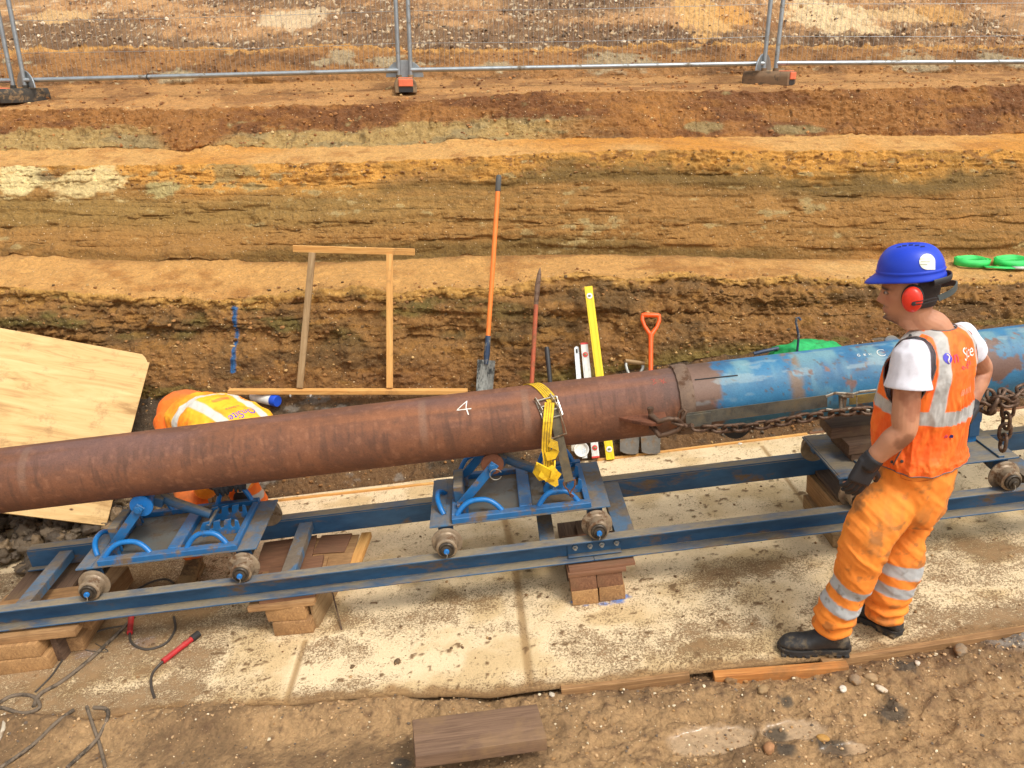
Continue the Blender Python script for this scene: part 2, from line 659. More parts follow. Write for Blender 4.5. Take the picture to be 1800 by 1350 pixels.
# worn, stepped strata in the faces
strat = fbm(PX, (0.55, 0.0, 11.0), 4, 21, ridged=True)
strat2 = fbm(PX + wob[..., None] * np.array([0, 0, 0.10]), (0.7, 0.4, 26.0), 3, 33)
dY += np.where(f3, (strat - 0.3) * 0.022 + strat2 * 0.008, 0) * np.where(face, np.clip(bell * 2.5, 0, 1), 0)
und = np.exp(-((T - 0.52 - wob * 0.22) / 0.13) ** 2)
und2 = np.exp(-((T - 0.86 - wob2 * 0.05) / 0.05) ** 2)
dY += np.where(f1, und * 0.075 * sstep(-0.5, 0.5, wob2 + 0.2) + und2 * 0.03 + strat2 * 0.03 * (T > 0.4), 0)
dZ += np.where(K == 2, (wob * 0.02 + wob2 * 0.012) * bell, 0)
dZ += np.where((K == 4) | (K == 6), wob2 * 0.012 * bell, 0)
spill = sstep(.05, .6, fbm(PX, (1.6, .2, .2), 4, 9)) * (.6 + .5 * fbm(PX, (9, 9, 3), 3, 10))
dZ += np.where(np.isin(K, (2, 4, 6)), sstep(.45, 1.0, T) * spill * .055, 0) + np.where(np.isin(K, (3, 5, 8)), sstep(.22, .0, T) * spill * .055, 0)
dY -= np.where(np.isin(K, (3, 5, 8)), sstep(.30, .0, T) * spill * .06, 0)
teeth = fbm(PX, (13, .5, 1.1), 3, 12, ridged=True) * sstep(.0, .5, fbm(PX, (.9, .3, .8), 3, 14) + .1)
dY += np.where((K == 5) | (K == 8), teeth * .030 * bell, 0) + np.where(K == 3, teeth * .012 * bell, 0)
# a small soil slump lying over the upper face
sl_x = at(330, 225, Y=7.4).x
slump = np.exp(-(((PX[..., 0] - sl_x - 0.05) / (0.18 + 0.5 * np.clip(T, 0, 1))) ** 2)) * f5
dY -= slump * 0.07
# mud: footprints and ruts
fore = (PX[..., 1] > 1.2) & (PX[..., 1] < 3.4)
Q = PX.copy(); Q[..., 2] = 0
m1 = fbm(Q, (2.2, 3.5, 1), 4, 41); m2 = fbm(Q, (11, 13, 1), 4, 43, ridged=True); m3 = fbm(Q, (38, 38, 1), 3, 47)
edge = sstep(3.25, 2.95, PX[..., 1])
rm = sstep(-0.8, 0.6, PX[..., 0])
eP = [slab_at(x, y) for x, y in ((0, 1262), (150, 1262), (280, 1245), (500, 1238), (700, 1215), (860, 1222), (1000, 1204), (1200, 1180), (1490, 1150), (1800, 1098))]
edY = np.interp(PX[..., 0], [p.x for p in eP], [p.y for p in eP])
dE = PX[..., 1] - edY
foot_m = np.zeros_like(T)
for (px_, py_, ang_) in ((420, 1290, .3), (560, 1300, -.2), (1080, 1270, .5), (1010, 1320, .1), (1170, 1300, -.4), (640, 1325, .2), (1650, 1280, .9), (1540, 1310, .3), (330, 1330, 1.2)):
    q0 = at(px_, py_, z=-.08); ca_, sa0 = cos(ang_), sin(ang_)
    xx = (PX[..., 0] - q0.x) * ca_ + (PX[..., 1] - q0.y) * sa0; yy = -(PX[..., 0] - q0.x) * sa0 + (PX[..., 1] - q0.y) * ca_
    r_e = (xx / .15) ** 2 + (yy / .055) ** 2
    foot_m += -np.exp(-r_e ** 3) * .012 + np.exp(-((r_e - 1.25) / .3) ** 2) * .007
lipm = sstep(.45, -.25, PX[..., 0])
dZ += np.where(fore, (m1 * 0.022 + (m2 - 0.2) * (0.006 + 0.016 * rm) + m3 * 0.0035 * (0.6 + rm)) + foot_m, 0)
dZ += np.where(fore, lipm * np.exp(-((dE + .03) / .085) ** 2) * (.062 + .018 * m2 + .02 * m1) + (1 - lipm) * np.exp(-((dE + .11) / .10) ** 2) * .038, 0)
dZ = np.where(fore & (dE > .05), np.minimum(dZ, -.0), dZ)
# puddle hollows
PUD = [(at(1255, 1272, z=-0.06), 0.20, 0.085), (at(1395, 1262, z=-0.05), 0.13, 0.06), (at(1480, 1300, z=-0.05), 0.10, 0.035), (at(1300, 1262, z=-.05), .1, .05)]
pd = np.zeros_like(T)
for c, rx, ry in PUD:
    pd = np.maximum(pd, np.exp(-(((PX[..., 0] - c.x + m1 * .03) / rx) ** 2 + ((PX[..., 1] - c.y + m3 * .01) / ry) ** 2) ** 2))
pd = pd * fore
pd_s = sstep(.35, .7, pd)
dZ = dZ * (1 - pd_s) + pd_s * (-.012)
behind = (PX[..., 1] >= 3.4) & (K == 0)
dZ += np.where(behind & (PX[..., 1] > 5.0 + .0436 * PX[..., 0]), m1 * 0.03 + (m2 - 0.2) * 0.03 + m3 * 0.010, 0)
for (px, py, r, h) in ((1225, 770, .16, .06), (1390, 760, .2, .07), (1100, 800, .1, .03), (560, 860, .2, .05), (60, 880, .5, .10), (640, 850, .2, .03)):
    c = at(px, py, Y=5.1)
    dZ += np.exp(-(((PX[..., 0] - c.x) / r) ** 2 + ((PX[..., 1] - 5.16) / .10) ** 2)) * h * (0.6 + 0.5 * m2) * (K == 0)
# heap of pale grit at the right front corner
hc = at(1800, 1130, z=0.03)
heap = np.exp(-(((PX[..., 0] - hc.x - .05) / .2) ** 2 + ((PX[..., 1] - hc.y + 0.02) / .07) ** 2)) * fore
dZ += heap * 0.05
# push the ground clear below the slab sheet
PX[..., 1] += dY; PX[..., 2] += dZ
# fine relief along the normal
gu = np.gradient(PX, axis=1); gv = np.gradient(PX, axis=0)
NR = np.cross(gu, gv); NR /= np.linalg.norm(NR, axis=-1, keepdims=True) + 1e-9
r1 = fbm(PX, 3.0, 5, 61, ridged=True, gain=0.55)
r2 = fbm(PX, 14.0, 4, 67, gain=0.6)
r3 = fbm(PX, (16, 16, 34), 3, 71, ridged=True)
crumb = sstep(-0.2, 0.5, fbm(PX, (1.2, 1.2, 2.5), 3, 73))
amp = np.where(K == 1, 0.035, np.where(K == 3, 0.012, np.where(K == 5, 0.022, np.where(K == 8, 0.03, np.where(K == 9, 0.05, 0.006)))))
amp = np.where(K == 2, 0.008, amp)
amp2 = np.where(K == 1, 0.030, np.where(K == 3, 0.007 + 0.012 * crumb * (T > 0.72) + .004 * crumb, np.where(K == 5, 0.026, np.where(K == 8, 0.026, np.where(K == 9, 0.040, 0.006)))))
amp3 = np.where(K == 1, 0.020, np.where(K == 3, 0.005 + 0.016 * (T > 0.75), np.where(K == 5, 0.018, np.where(K >= 8, 0.018, 0.004))))
d = (r1 - 0.25) * amp + r2 * amp2 + (r3 - 0.2) * amp3 * (0.4 + crumb)
d = np.where(PX[..., 1] < 5.15, 0, d)
# long cracks and lips where the strata break
c1 = np.abs(fbm(PX, (0.8, 0.3, 4.2), 4, 81))
c1s = fbm(PX, (0.55, 0.3, 5.0), 5, 81)
peel = sstep(-0.02, 0.02, c1s) + .6 * sstep(-.015, .015, fbm(PX, (.9, .3, 7.0), 5, 83) - .1)
d += peel * 0.022 * f3 * np.clip(bell * 3, 0, 1)
crk = 0.0 * np.exp(-(c1 / 0.018) ** 2) * sstep(0.1, 0.5, fbm(PX, (0.7, 0.2, 2.5), 2, 85) + 0.25) * f3
d -= crk * 0.022
c2_ = np.abs(fbm(PX, (6.0, 1, 1.6), 4, 87)); crk2 = np.exp(-(c2_ / 0.02) ** 2) * (K == 5) * (T < 0.55)
d -= crk2 * 0.008
PX += NR * (-d[..., None] if NR[len(NR) // 2, len(XS) // 2, 1] > 0 else d[..., None])
# ---------------- soil colours (albedo, plus painted shade in the undercut)
C_ = lambda r, g, b, k=0.80: np.array(srgb(r, g, b)) * k
c = np.zeros(PX.shape, np.float32) + C_(165, 125, 80)
n_a = fbm(PX, (0.8, 0.8, 2.0), 4, 101); n_b = fbm(PX, (2.5, 2.5, 9.0), 4, 103); n_c = fbm(PX, (9, 9, 22), 4, 107); n_d = fbm(PX, 40, 3, 109)
# front mud
mudc = lerpc(np.zeros_like(c) + C_(186, 148, 100), C_(146, 114, 76), sstep(-0.2, 0.6, m1 + n_c * 0.4))
mudc = lerpc(mudc, C_(120, 90, 60), sstep(0.1, 0.7, m2 * 0.5 + n_d * 0.4 - 0.1 + 0.25 * rm * sstep(2.7, 2.95, PX[..., 1])))
mudc = lerpc(mudc, C_(192, 162, 124), pd_s)
mudc = lerpc(mudc, C_(165, 152, 135), np.clip(heap * 3 - 0.5, 0, 1))
for (px, py, r) in ((1570, 1240, .07), (1590, 1180, .05), (1385, 1215, .03), (1470, 1290, .06), (700, 1262, .04), (1370, 1260, .05), (1385, 1290, .04)):
    q = at(px, py, z=-0.03)
    mudc = lerpc(mudc, C_(78, 70, 58), 0.85 * sstep(0.2, 0.7, np.exp(-(((PX[..., 0] - q.x) / r) ** 2 + ((PX[..., 1] - q.y) / r) ** 2)) + n_d * 0.25))
c = np.where((K == 0)[..., None], mudc, c)
# mud behind the slab
bm_ = lerpc(np.zeros_like(c) + C_(125, 92, 56), C_(84, 66, 44), sstep(-0.1, 0.5, n_b + n_c * .5))
bm_ = lerpc(bm_, C_(140, 128, 112), sstep(0.45, 0.7, n_c + n_a * .3) * 0.7)
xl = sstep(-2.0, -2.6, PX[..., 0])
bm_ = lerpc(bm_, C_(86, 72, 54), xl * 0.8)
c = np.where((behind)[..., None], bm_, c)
# lower face
q = lerpc(np.zeros_like(c) + C_(150, 106, 58), C_(114, 82, 46), sstep(-0.3, 0.4, n_a * .5 + n_b))
q = lerpc(q, C_(168, 118, 58), sstep(0.15, 0.6, n_c + n_a * 0.5) * 0.7)
q = lerpc(q, C_(112, 96, 44), sstep(0.1, 0.6, n_b - n_a * .4) * sstep(0.35, 0.7, T) * sstep(1.0, -1.0, PX[..., 0]) * 0.8)
q = lerpc(q, C_(108, 64, 34), sstep(0.5, 0.1, T) * sstep(-.2, .5, n_a + .2) * 0.55)
q = lerpc(q, C_(58, 44, 24), und * 0.15 * sstep(-0.3, 0.3, n_c))  # shade of the undercut painted into the soil colour
q = lerpc(q, C_(196, 146, 78), sstep(0.86, 0.98, T + n_c * 0.08))
q = lerpc(q, C_(120, 102, 44), sstep(0.25, 0.0, T) * sstep(.1, .5, n_b + .15 * sstep(-.5, 1, PX[..., 0])) * .7)
c = np.where(f1[..., None], q, c)
# ledge
q = lerpc(np.zeros_like(c) + C_(212, 158, 88), C_(182, 126, 62), sstep(-0.1, 0.6, n_b * .6 + n_c * .5))
q = lerpc(q, C_(228, 184, 118), sstep(0.2, 0.6, n_a + n_c * 0.3) * .6)
q = lerpc(q, C_(150, 104, 52), sstep(0.75, 1.0, T + n_b * 0.15) * .7)
c = np.where((K == 2)[..., None], q, c)
# middle face
lay = fbm(PX + wob[..., None] * np.array([0, 0, 0.12]), (0.25, 0.2, 5.0), 4, 121)
lay2 = fbm(PX + wob[..., None] * np.array([0, 0, 0.10]), (0.8, 0.5, 30.0), 3, 127)
q = lerpc(np.zeros_like(c) + C_(162, 116, 62), C_(122, 92, 46), sstep(-0.4, 0.4, lay))
q = lerpc(q, C_(178, 122, 62), sstep(0.0, 0.7, n_a + .3 * lay) * 0.75)
q = lerpc(q, C_(108, 84, 44), sstep(0.1, 0.6, lay2 + n_c * .3) * 0.35 * sstep(0.8, 0.5, T))
q = lerpc(q, C_(140, 118, 66), sstep(1.0, -2.2, PX[..., 0]) * sstep(0.2, .45, T) * sstep(.75, .55, T) * .45)
q = lerpc(q, C_(212, 150, 70), sstep(0.72, 1.0, T + n_b * 0.16 + wob * .16 + n_c * .10) * .9)
q = lerpc(q, C_(130, 84, 38), sstep(0.75, 0.9, T) * sstep(0.25, 0.5, n_c + .1) * .8)
q = lerpc(q, C_(66, 50, 30), crk * 0.5)
for (px, py, rx, rz, cc) in ((40, 315, .28, .11, (232, 208, 156)), (150, 320, .34, .13, (226, 198, 146)), (290, 330, .14, .07, (176, 158, 110)),
                             (90, 308, .14, .04, (132, 110, 78)), (410, 300, .16, .05, (160, 128, 78))):
    p0 = at(px, py, Y=6.75)
    q = lerpc(q, C_(*cc), 0.9 * sstep(0.3, 0.62, np.exp(-(((PX[..., 0] - p0.x) / rx) ** 2 + ((PX[..., 2] - p0.z) / rz) ** 2)) + n_c * 0.45 + n_b * .3))
c = np.where(f3[..., None], q, c)
# second ledge
q = lerpc(np.zeros_like(c) + C_(218, 165, 94), C_(214, 146, 58), sstep(-0.1, 0.5, n_a + .5 * sstep(-1, 1, PX[..., 0])))
q = lerpc(q, C_(182, 122, 56), sstep(0.1, 0.6, n_c) * .6)
c = np.where((K == 4)[..., None], q, c)
# upper face: rusty above, pale clay strip below
q = lerpc(np.zeros_like(c) + C_(156, 104, 54), C_(122, 76, 40), sstep(-0.2, 0.5, n_b + n_c * .4))
q = lerpc(q, C_(180, 120, 56), sstep(0.1, 0.6, n_a + n_c * .4) * .7)
clay = sstep(0.56, 0.44, T + n_b * 0.16 + wob * .15 + n_c * .08) * sstep(1.3, -0.4, PX[..., 0] + n_a * 1.2) * (1 - np.clip(slump * 1.6, 0, 1))
q = lerpc(q, C_(176, 144, 92), clay * .92)
q = lerpc(q, C_(140, 126, 98), clay * sstep(0.1, 0.5, n_b) * .5)
p0 = at(960, 228, Y=7.4)
for (px, py, rx) in ((960, 230, .22), (1400, 226, .25), (1240, 222, .3)):
    p0 = at(px, py, Y=7.4)
    q = lerpc(q, C_(150, 128, 88), .85 * sstep(.4, .7, np.exp(-(((PX[..., 0] - p0.x) / rx) ** 2 + ((PX[..., 2] - p0.z) / .035) ** 2)) + n_c * .4 + n_b * .3))
q = lerpc(q, C_(60, 40, 22), crk2 * 0.5)
c = np.where(f5[..., None], q, c)
q = lerpc(np.zeros_like(c) + C_(200, 146, 84), C_(164, 114, 62), sstep(-0.1, 0.5, n_b + n_c * .5))
c = np.where(((K == 6) | (K == 7))[..., None], q, c)
# far face
q = lerpc(np.zeros_like(c) + C_(172, 122, 72), C_(132, 92, 56), sstep(-0.3, 0.5, n_b + n_a * .5))
for (px, py, rx, rz) in ((600, 100, .2, .10), (690, 110, .3, .07), (1080, 110, .5, .10), (860, 115, .2, .06), (1600, 110, .3, .1), (330, 140, .25, .08), (1330, 130, .2, .06), (1750, 105, .2, .08)):
    p0 = at(px, py, Y=8.9)
    q = lerpc(q, C_(186, 164, 130), .8 * sstep(.35, .7, np.exp(-(((PX[..., 0] - p0.x) / rx) ** 2 + ((PX[..., 2] - p0.z) / rz) ** 2)) + n_c * .5 + n_b * .35))
q = lerpc(q, C_(206, 152, 86), sstep(0.84, 0.98, T + n_c * .1))
c = np.where((K == 8)[..., None], q, c)
# far slope: tan spoil with dark stony bands and pale smooth patches
Z0 = fbm(PX, (0.35, 0.35, 1.6), 3, 141)
q = lerpc(np.zeros_like(c) + C_(204, 156, 104), C_(158, 112, 68), sstep(-0.3, 0.4, n_b + n_c * .5))
q = lerpc(q, C_(112, 84, 58), sstep(-0.1, 0.35, Z0 + n_c * .25 + .15) * .8)
q = lerpc(q, C_(232, 208, 170), sstep(.35, .55, n_c * .6 + n_d * .6) * .8)
for (px, py, rx, ry, cc) in ((1230, 30, .38, .9, (226, 176, 108)), (1460, 25, .55, .8, (238, 206, 156)), (1580, 60, .4, .4, (226, 186, 130)), (520, 25, .45, .5, (224, 194, 152)),
                             (1660, 20, .3, .5, (210, 158, 92)), (1290, 12, .2, .5, (222, 162, 86)), (110, 45, .4, .3, (218, 176, 120))):
    p0 = at(px, py, Y=10.2)
    wgt = np.exp(-((((PX[..., 0] - p0.x) / rx) ** 2 + ((PX[..., 1] - 10.2) / ry) ** 2)) ** 1.5)
    q = lerpc(q, C_(*cc), .95 * sstep(.4, .6, wgt + n_c * .25 + n_b * .3))
c = np.where((K == 9)[..., None], q, c)
# a line of blue marking paint sprayed down the lower face
bx = at(408, 600, Y=5.6).x
z1, z2 = at(410, 655, Y=5.55).z, at(405, 545, Y=5.7).z
bl = np.exp(-((PX[..., 0] - bx + 0.03 * (PX[..., 2] - z1) + n_b * .006) / (0.017 + .009 * n_b + 0.010 * (PX[..., 2] > z2 - .11))) ** 2) * (PX[..., 2] > z1) * (PX[..., 2] < z2) * (PX[..., 1] < 6) * (PX[..., 1] > 5)
c = lerpc(c, C_(22, 88, 146, .9), np.clip(sstep(0.35, 0.75, bl + n_c * 0.25), 0, 1) * 0.92)
c *= (1 + 0.10 * n_d[..., None])
c = np.where((f1 | f3)[..., None], c * np.array([1.11, 1.13, 1.00]), c)
c = np.where((K == 5)[..., None], c * np.array([1.10, 1.12, 1.0]), c)
c = np.where((K == 8)[..., None], c * np.array([1.06, 1.07, 1.0]), c)
c = np.where((K == 0)[..., None], c * np.array([.98, .98, 1.02]), c)
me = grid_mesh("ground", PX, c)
wt = me.attributes.new("Wet", 'FLOAT', 'POINT')
wet = np.clip(sstep(.35, .6, pd + m3 * .1) * 0.97, 0, 1) * fore
wt.data.foreach_set("value", wet.reshape(-1).astype(np.float32))
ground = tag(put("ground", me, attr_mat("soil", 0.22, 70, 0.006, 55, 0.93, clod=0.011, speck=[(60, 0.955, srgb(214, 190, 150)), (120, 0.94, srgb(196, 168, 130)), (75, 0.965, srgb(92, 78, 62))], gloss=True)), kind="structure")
GX, GP = XS, PX

gv_ = [tuple(p) for p in PX[62:950:2, 8:-8:3].reshape(-1, 3)]
_nv, _nu = PX[62:950:2, 8:-8:3].shape[:2]
gf_ = [(i * _nu + j, i * _nu + j + 1, (i + 1) * _nu + j + 1, (i + 1) * _nu + j) for i in range(_nv - 1) for j in range(_nu - 1)]
GBVH = BVHTree.FromPolygons(gv_, gf_)


def drop(x, y, z0=None):
    """height of the soil at x, y"""
    h = GBVH.ray_cast(Vector((x, y, 9 if z0 is None else z0)), Vector((0, 0, -1)))
    return h[0].z if h[0] is not None else 0.0


def soil_at(px, py):
    """point of the soil seen at that place of the photograph"""
    u, f, h = ray(px, py)
    r = GBVH.ray_cast(Vector((0, 0, CAM_H)), Vector((u, f, h)).normalized())
    return r[0]


# =================================================================== SLAB
s0 = np.linspace(-4.6, 4.2, 1100)
bF, bB = [], []
# front edge follows the photograph, back edge straight
fe = [(0, 1262), (150, 1262), (280, 1245), (500, 1238), (700, 1215), (860, 1222), (1000, 1204), (1200, 1180), (1490, 1150), (1800, 1098)]
fs_, fb_ = [], []
for (x, y) in fe:
    p = slab_at(x, y) - O
    fs_.append(p.dot(A)); fb_.append(p.dot(B))
frontb = np.interp(s0, fs_, fb_) + 0.015 * vn(s0 * 6, s0 * 0, s0 * 0, 3) * (s0 < 0.2)
pb = slab_at(1100, 801) - O; backb = pb.dot(B)
nvr = 230
tt = np.linspace(0, 1, nvr)[:, None]
bb = frontb[None] * (1 - tt) + backb * tt
SG = np.zeros((nvr, len(s0), 3), np.float32)
Aa, Bb, Nn, Oo = [np.array(v) for v in (A, B, N, O)]
SG[:] = Oo + s0[None, :, None] * Aa + bb[..., None] * Bb + SLAB_N * Nn
Sq = np.stack([np.broadcast_to(s0, bb.shape), bb, bb * 0], -1)
sa = fbm(Sq, (1.3, 1.8, 1), 4, 201); sb = fbm(Sq, (5, 6, 1), 5, 203); sc_ = fbm(Sq, (45, 55, 1), 4, 205); sd = fbm(Sq, (16, 20, 1), 4, 207)
cs = lerpc(np.zeros_like(SG) + C_(234, 208, 166, .95), C_(214, 184, 136, .92), sstep(-.2, .6, sb))
# joints between the boards: strips of packed mud
jn = np.zeros_like(bb)
for (x1, y1, x2, y2, wd) in ((502, 1235, 535, 1130, .016), (932, 1205, 905, 990, .022), (905, 990, 885, 905, .022), (1340, 785, 1430, 905, .014), (1430, 905, 1500, 1000, .010), (1040, 880, 1060, 895, 0.0)):
    a1, a2 = slab_at(x1, y1) - O, slab_at(x2, y2) - O
    ax, ay, bx_, by_ = a1.dot(A), a1.dot(B), a2.dot(A), a2.dot(B)
    tq = np.clip((Sq[..., 1] - ay) / (by_ - ay), 0, 1)
    dist = np.abs(Sq[..., 0] - (ax + (bx_ - ax) * tq))
    inside = (Sq[..., 1] > min(ay, by_)) & (Sq[..., 1] < max(ay, by_) + .02)
    jn = np.maximum(jn, np.exp(-(dist / (wd + 1e-4)) ** 4) * inside)
cs = lerpc(cs, C_(164, 130, 84, .9), jn * .85)
dirt = sstep(-.15, .55, sa + sb * .5 - .12)
left = sstep(-1.2, -2.2, Sq[..., 0])
# trodden mud: heavy on the near side and at the left, light between the rails
nearb = sstep(-0.15, -0.45, Sq[..., 1]) * sstep(-1.15, -0.8, Sq[..., 1])
amt = np.clip(0.12 + 0.5 * dirt * nearb + 0.5 * left * (Sq[..., 1] < .6) + .35 * nearb * sstep(.1, -.5, sb) + .25 * sstep(frontb[None] + .25, frontb[None] + .02, Sq[..., 1]), 0, 1)
for (px, py, rs, rb, a_) in ((700, 1080, .5, .12, .55), (870, 1040, .3, .08, .5), (1330, 1000, .55, .10, .55), (1230, 1120, .4, .12, .45), (300, 1100, .6, .2, .6), (620, 1200, .3, .05, .35), (1700, 960, .4, .12, .5), (90, 1130, .5, .25, .7), (330, 1190, .25, .1, .3), (1640, 1080, .25, .08, .3)):
    p = slab_at(px, py) - O
    amt = np.clip(amt + a_ * np.exp(-(((Sq[..., 0] - p.dot(A)) / rs) ** 2 + ((Sq[..., 1] - p.dot(B)) / rb) ** 2)) * (.6 + .6 * sb), 0, 1)
for (px, py, rs, rb, a_) in ((750, 1170, .5, .12, .5), (560, 1190, .2, .1, .4), (1250, 950, .5, .1, .3), (260, 1200, .3, .06, .3)):
    p = slab_at(px, py) - O
    amt = np.clip(amt - a_ * np.exp(-(((Sq[..., 0] - p.dot(A)) / rs) ** 2 + ((Sq[..., 1] - p.dot(B)) / rb) ** 2)), 0, 1)
fleck = sstep(0.0, 0.22, sc_ * .75 + sd * .35 + (amt - .62) * 1.25)
smear = sstep(.35, .8, amt + sd * .3)
cs = lerpc(cs, C_(172, 138, 92, .9), smear * .35 * (0.5 + .5 * sstep(-.3, .4, sd)))
clods = sstep(.74, .84, fbm(Sq, (22, 26, 1), 3, 211) + .03)
cs = lerpc(cs, C_(118, 88, 54, .9), clods * .9)
cs = lerpc(cs, C_(92, 72, 48, .9), left * sstep(.3, .7, sb + sa) * .5)
# edge mud creeping over the front
em = sstep(.05, .0, Sq[..., 1] - frontb[None] + sd * .03 - .01)
cs = lerpc(cs, C_(160, 122, 76, .9), em * .9)
pb_ = slab_at(1092, 1052) - O
for (px, py, r) in ((1094, 1050, .030), (1085, 1056, .03), (1060, 1061, .018), (1030, 1064, .01), (150, 1150, .04), (1006, 1058, .008), (250, 1130, .05)):
    p = slab_at(px, py) - O
    cs = lerpc(cs, C_(20, 120, 210, .9), .75 * sstep(.35, .7, np.exp(-(((Sq[..., 0] - p.dot(A)) / (r * 1.6)) ** 2 + ((Sq[..., 1] - p.dot(B)) / r) ** 2)) + sc_ * .3) * (1.0 if px > 800 else .35))
rel = -jn * .004 + clods * .004 + fleck * .0012 + sb * .002
SG += rel[..., None] * Nn
top = SG
# wrap the sheet down at both long edges
lo1 = SG[:1] - 0.022 * Nn; lo2 = SG[-1:] - 0.05 * Nn
SGf = np.concatenate([lo1, SG, lo2]); csf = np.concatenate([cs[:1] * .7, cs, cs[-1:] * .7])
me = grid_mesh("pavement", SGf, csf)
amt = np.clip(amt, 0, .74)
am_ = me.attributes.new("Amt", 'FLOAT', 'POINT')
am_.data.foreach_set("value", np.concatenate([amt[:1], amt, amt[-1:]]).reshape(-1).astype(np.float32))
slab = tag(put("pavement", me, attr_mat("slab_surface", 0.14, 160, 0.0022, 90, 0.88, fleck=srgb(132, 100, 64))), kind="structure")

# =================================================================== MATERIALS shared
M_BLUE = paint("blue_steel", srgb(30, 104, 160), srgb(118, 98, 76), 0.40, 7, 0.45, 0.0, srgb(30, 86, 134), dust=(srgb(120, 122, 118), .42))
M_BLUE_D = paint("worn_blue_steel", srgb(50, 92, 126), srgb(120, 98, 74), 0.34, 5, 0.5, 0.0, srgb(30, 66, 98), stretch=(.5, 1.5, 1.5), dust=(srgb(146, 132, 108), .56))
M_BLUE_P = paint("dusty_blue_plate", srgb(64, 108, 142), srgb(116, 102, 86), 0.55, 5, 0.55, 0.0, srgb(66, 92, 116), dust=(srgb(136, 122, 104), .46))
M_WHEEL = paint("worn_wheel_steel", srgb(158, 138, 112), srgb(110, 80, 54), 0.42, 14, 0.45, 0.25, srgb(120, 102, 82))
M_RUST = paint("rust", srgb(128, 78, 52), srgb(92, 56, 38), 0.5, 12, 0.8, 0.2, srgb(104, 66, 48))
M_CHAIN = paint("rusty_chain_steel", srgb(112, 86, 66), srgb(84, 60, 44), 0.5, 20, 0.55, 0.5, srgb(88, 72, 60))
M_DARK = plain("dark_rubber", srgb(44, 42, 40), 0.7, 0, 0.0006)
M_GALV = paint("galvanised_steel", srgb(178, 184, 186), srgb(150, 140, 124), 0.28, 9, 0.38, 0.75, srgb(150, 156, 160))
M_SILVER = paint("buckle_steel", srgb(196, 190, 176), srgb(130, 108, 82), 0.4, 20, 0.35, 0.7)
M_WNEW = wood("fresh_timber", srgb(228, 178, 106), srgb(206, 150, 82), srgb(172, 116, 58), dirt=srgb(120, 88, 54), amt=.3)
M_WSPL = wood("split_orange_timber", srgb(206, 146, 82), srgb(184, 118, 58), srgb(140, 88, 44), dirt=srgb(132, 96, 58), amt=.5)
M_WMUD = wood("muddy_timber", srgb(184, 142, 94), srgb(148, 110, 70), srgb(110, 80, 50), dirt=srgb(126, 92, 56), amt=.55)
M_WRED = wood("red_brown_board", srgb(146, 104, 74), srgb(120, 82, 58), srgb(90, 62, 44), dirt=srgb(112, 84, 58), amt=.45)
M_WOLD = wood("dark_old_timber", srgb(112, 88, 68), srgb(86, 64, 48), srgb(62, 46, 34), dirt=srgb(112, 90, 62), amt=.45)
M_WGREY = wood("weathered_timber", srgb(176, 148, 108), srgb(148, 118, 80), srgb(118, 92, 60), dirt=srgb(130, 104, 70), amt=.4)

# timber edging along the slab
def edging(name_lab, x1, y1, x2, y2, wd, th, mat, off=0.0, grp="edging boards along the front of the slab", up=0.002):
    p, q = slab_at(x1, y1), slab_at(x2, y2)
    o_ = N * (up - th / 2) + B * off
    m = MB().bar(p + o_, q + o_, wd, th, N, bev=.002)
    org = (p + q) / 2
    # grain runs along local x
    ax = (q - p).normalized()
    R = Matrix((ax, N.cross(ax), N)).transposed().to_4x4(); MM = Matrix.Translation(org) @ R
    inv = MM.inverted(); m.v = [inv @ v for v in m.v]
    o = put("edging_board", m.mesh("edging_board"), mat); o.matrix_world = MM
    return tag(o, name_lab, "board", grp)


edging("muddy edging board nearest the dark plank, half buried at the slab front", 985, 1204, 1210, 1178, .034, .05, M_WMUD, -.008, up=-.004)
edging("orange split edging board under the standing worker's front boot", 1252, 1176, 1486, 1158, .042, .06, M_WSPL, -.022, up=-.006)
edging("long edging board running right from the standing worker's heel", 1440, 1153, 1840, 1092, .042, .07, M_WMUD, -.016, up=-.003)
edging("thin orange edging strip behind the slab right of the middle trolley", 1050, 811, 1420, 765, .02, .05, M_WNEW, .012, "edging strips behind the slab", .012)
edging("muddy edging strip behind the slab near the sleepers at right", 1424, 764, 1850, 712, .02, .05, M_WRED, .012, "edging strips behind the slab", .010)
edging("orange edging strip behind the slab left of the middle trolley", 470, 884, 762, 852, .02, .05, M_WNEW, .012, "edging strips behind the slab", .012)

# =================================================================== TRACK
HG = 0.2935
def channel(m, s1, s2, b_web, side, M):
    """channel: web at b_web, flanges reaching 'side' (+-) 0.06"""
    L = s2 - s1; c_ = (s1 + s2) / 2
    fl = .062
    m.box((c_, b_web, -.059), (L, .007, .104), M, .0015)
    for n_ in (-.0045, -.1135):
        m.box((c_, b_web + side * (fl / 2 + .0035), n_), (L, fl, .009), M, .002)


def track(s1n, s2n, s1f, s2f, label, cross, name="track_section"):
    ctr = rf((s1n + s2n) / 2, 0, -.118)
    root = thing(name, label, "rail track", Matrix.Translation(ctr) @ RM, "trolley track sections")
    Lm = Matrix.Translation((-(s1n + s2n) / 2, 0, .118))
    m = MB(); channel(m, s1n, s2n, -HG + .034, -1, Lm)
    part("rail", m, M_BLUE_D, root)
    m = MB(); channel(m, s1f, s2f, HG - .034, 1, Lm)
    part("rail", m, M_BLUE_D, root)
    for (s_, w_, n_) in cross:
        m = MB().box((s_, 0, n_), (w_, 2 * HG - .078, .008), Lm, .002)
        for e in (-1, 1):
            m.box((s_ + e * (w_ / 2 - .004), 0, n_ - .0245), (.007, 2 * HG - .080, .04), Lm, .001)
        part("cross_member", m, M_BLUE_P, root)
    return root, Lm


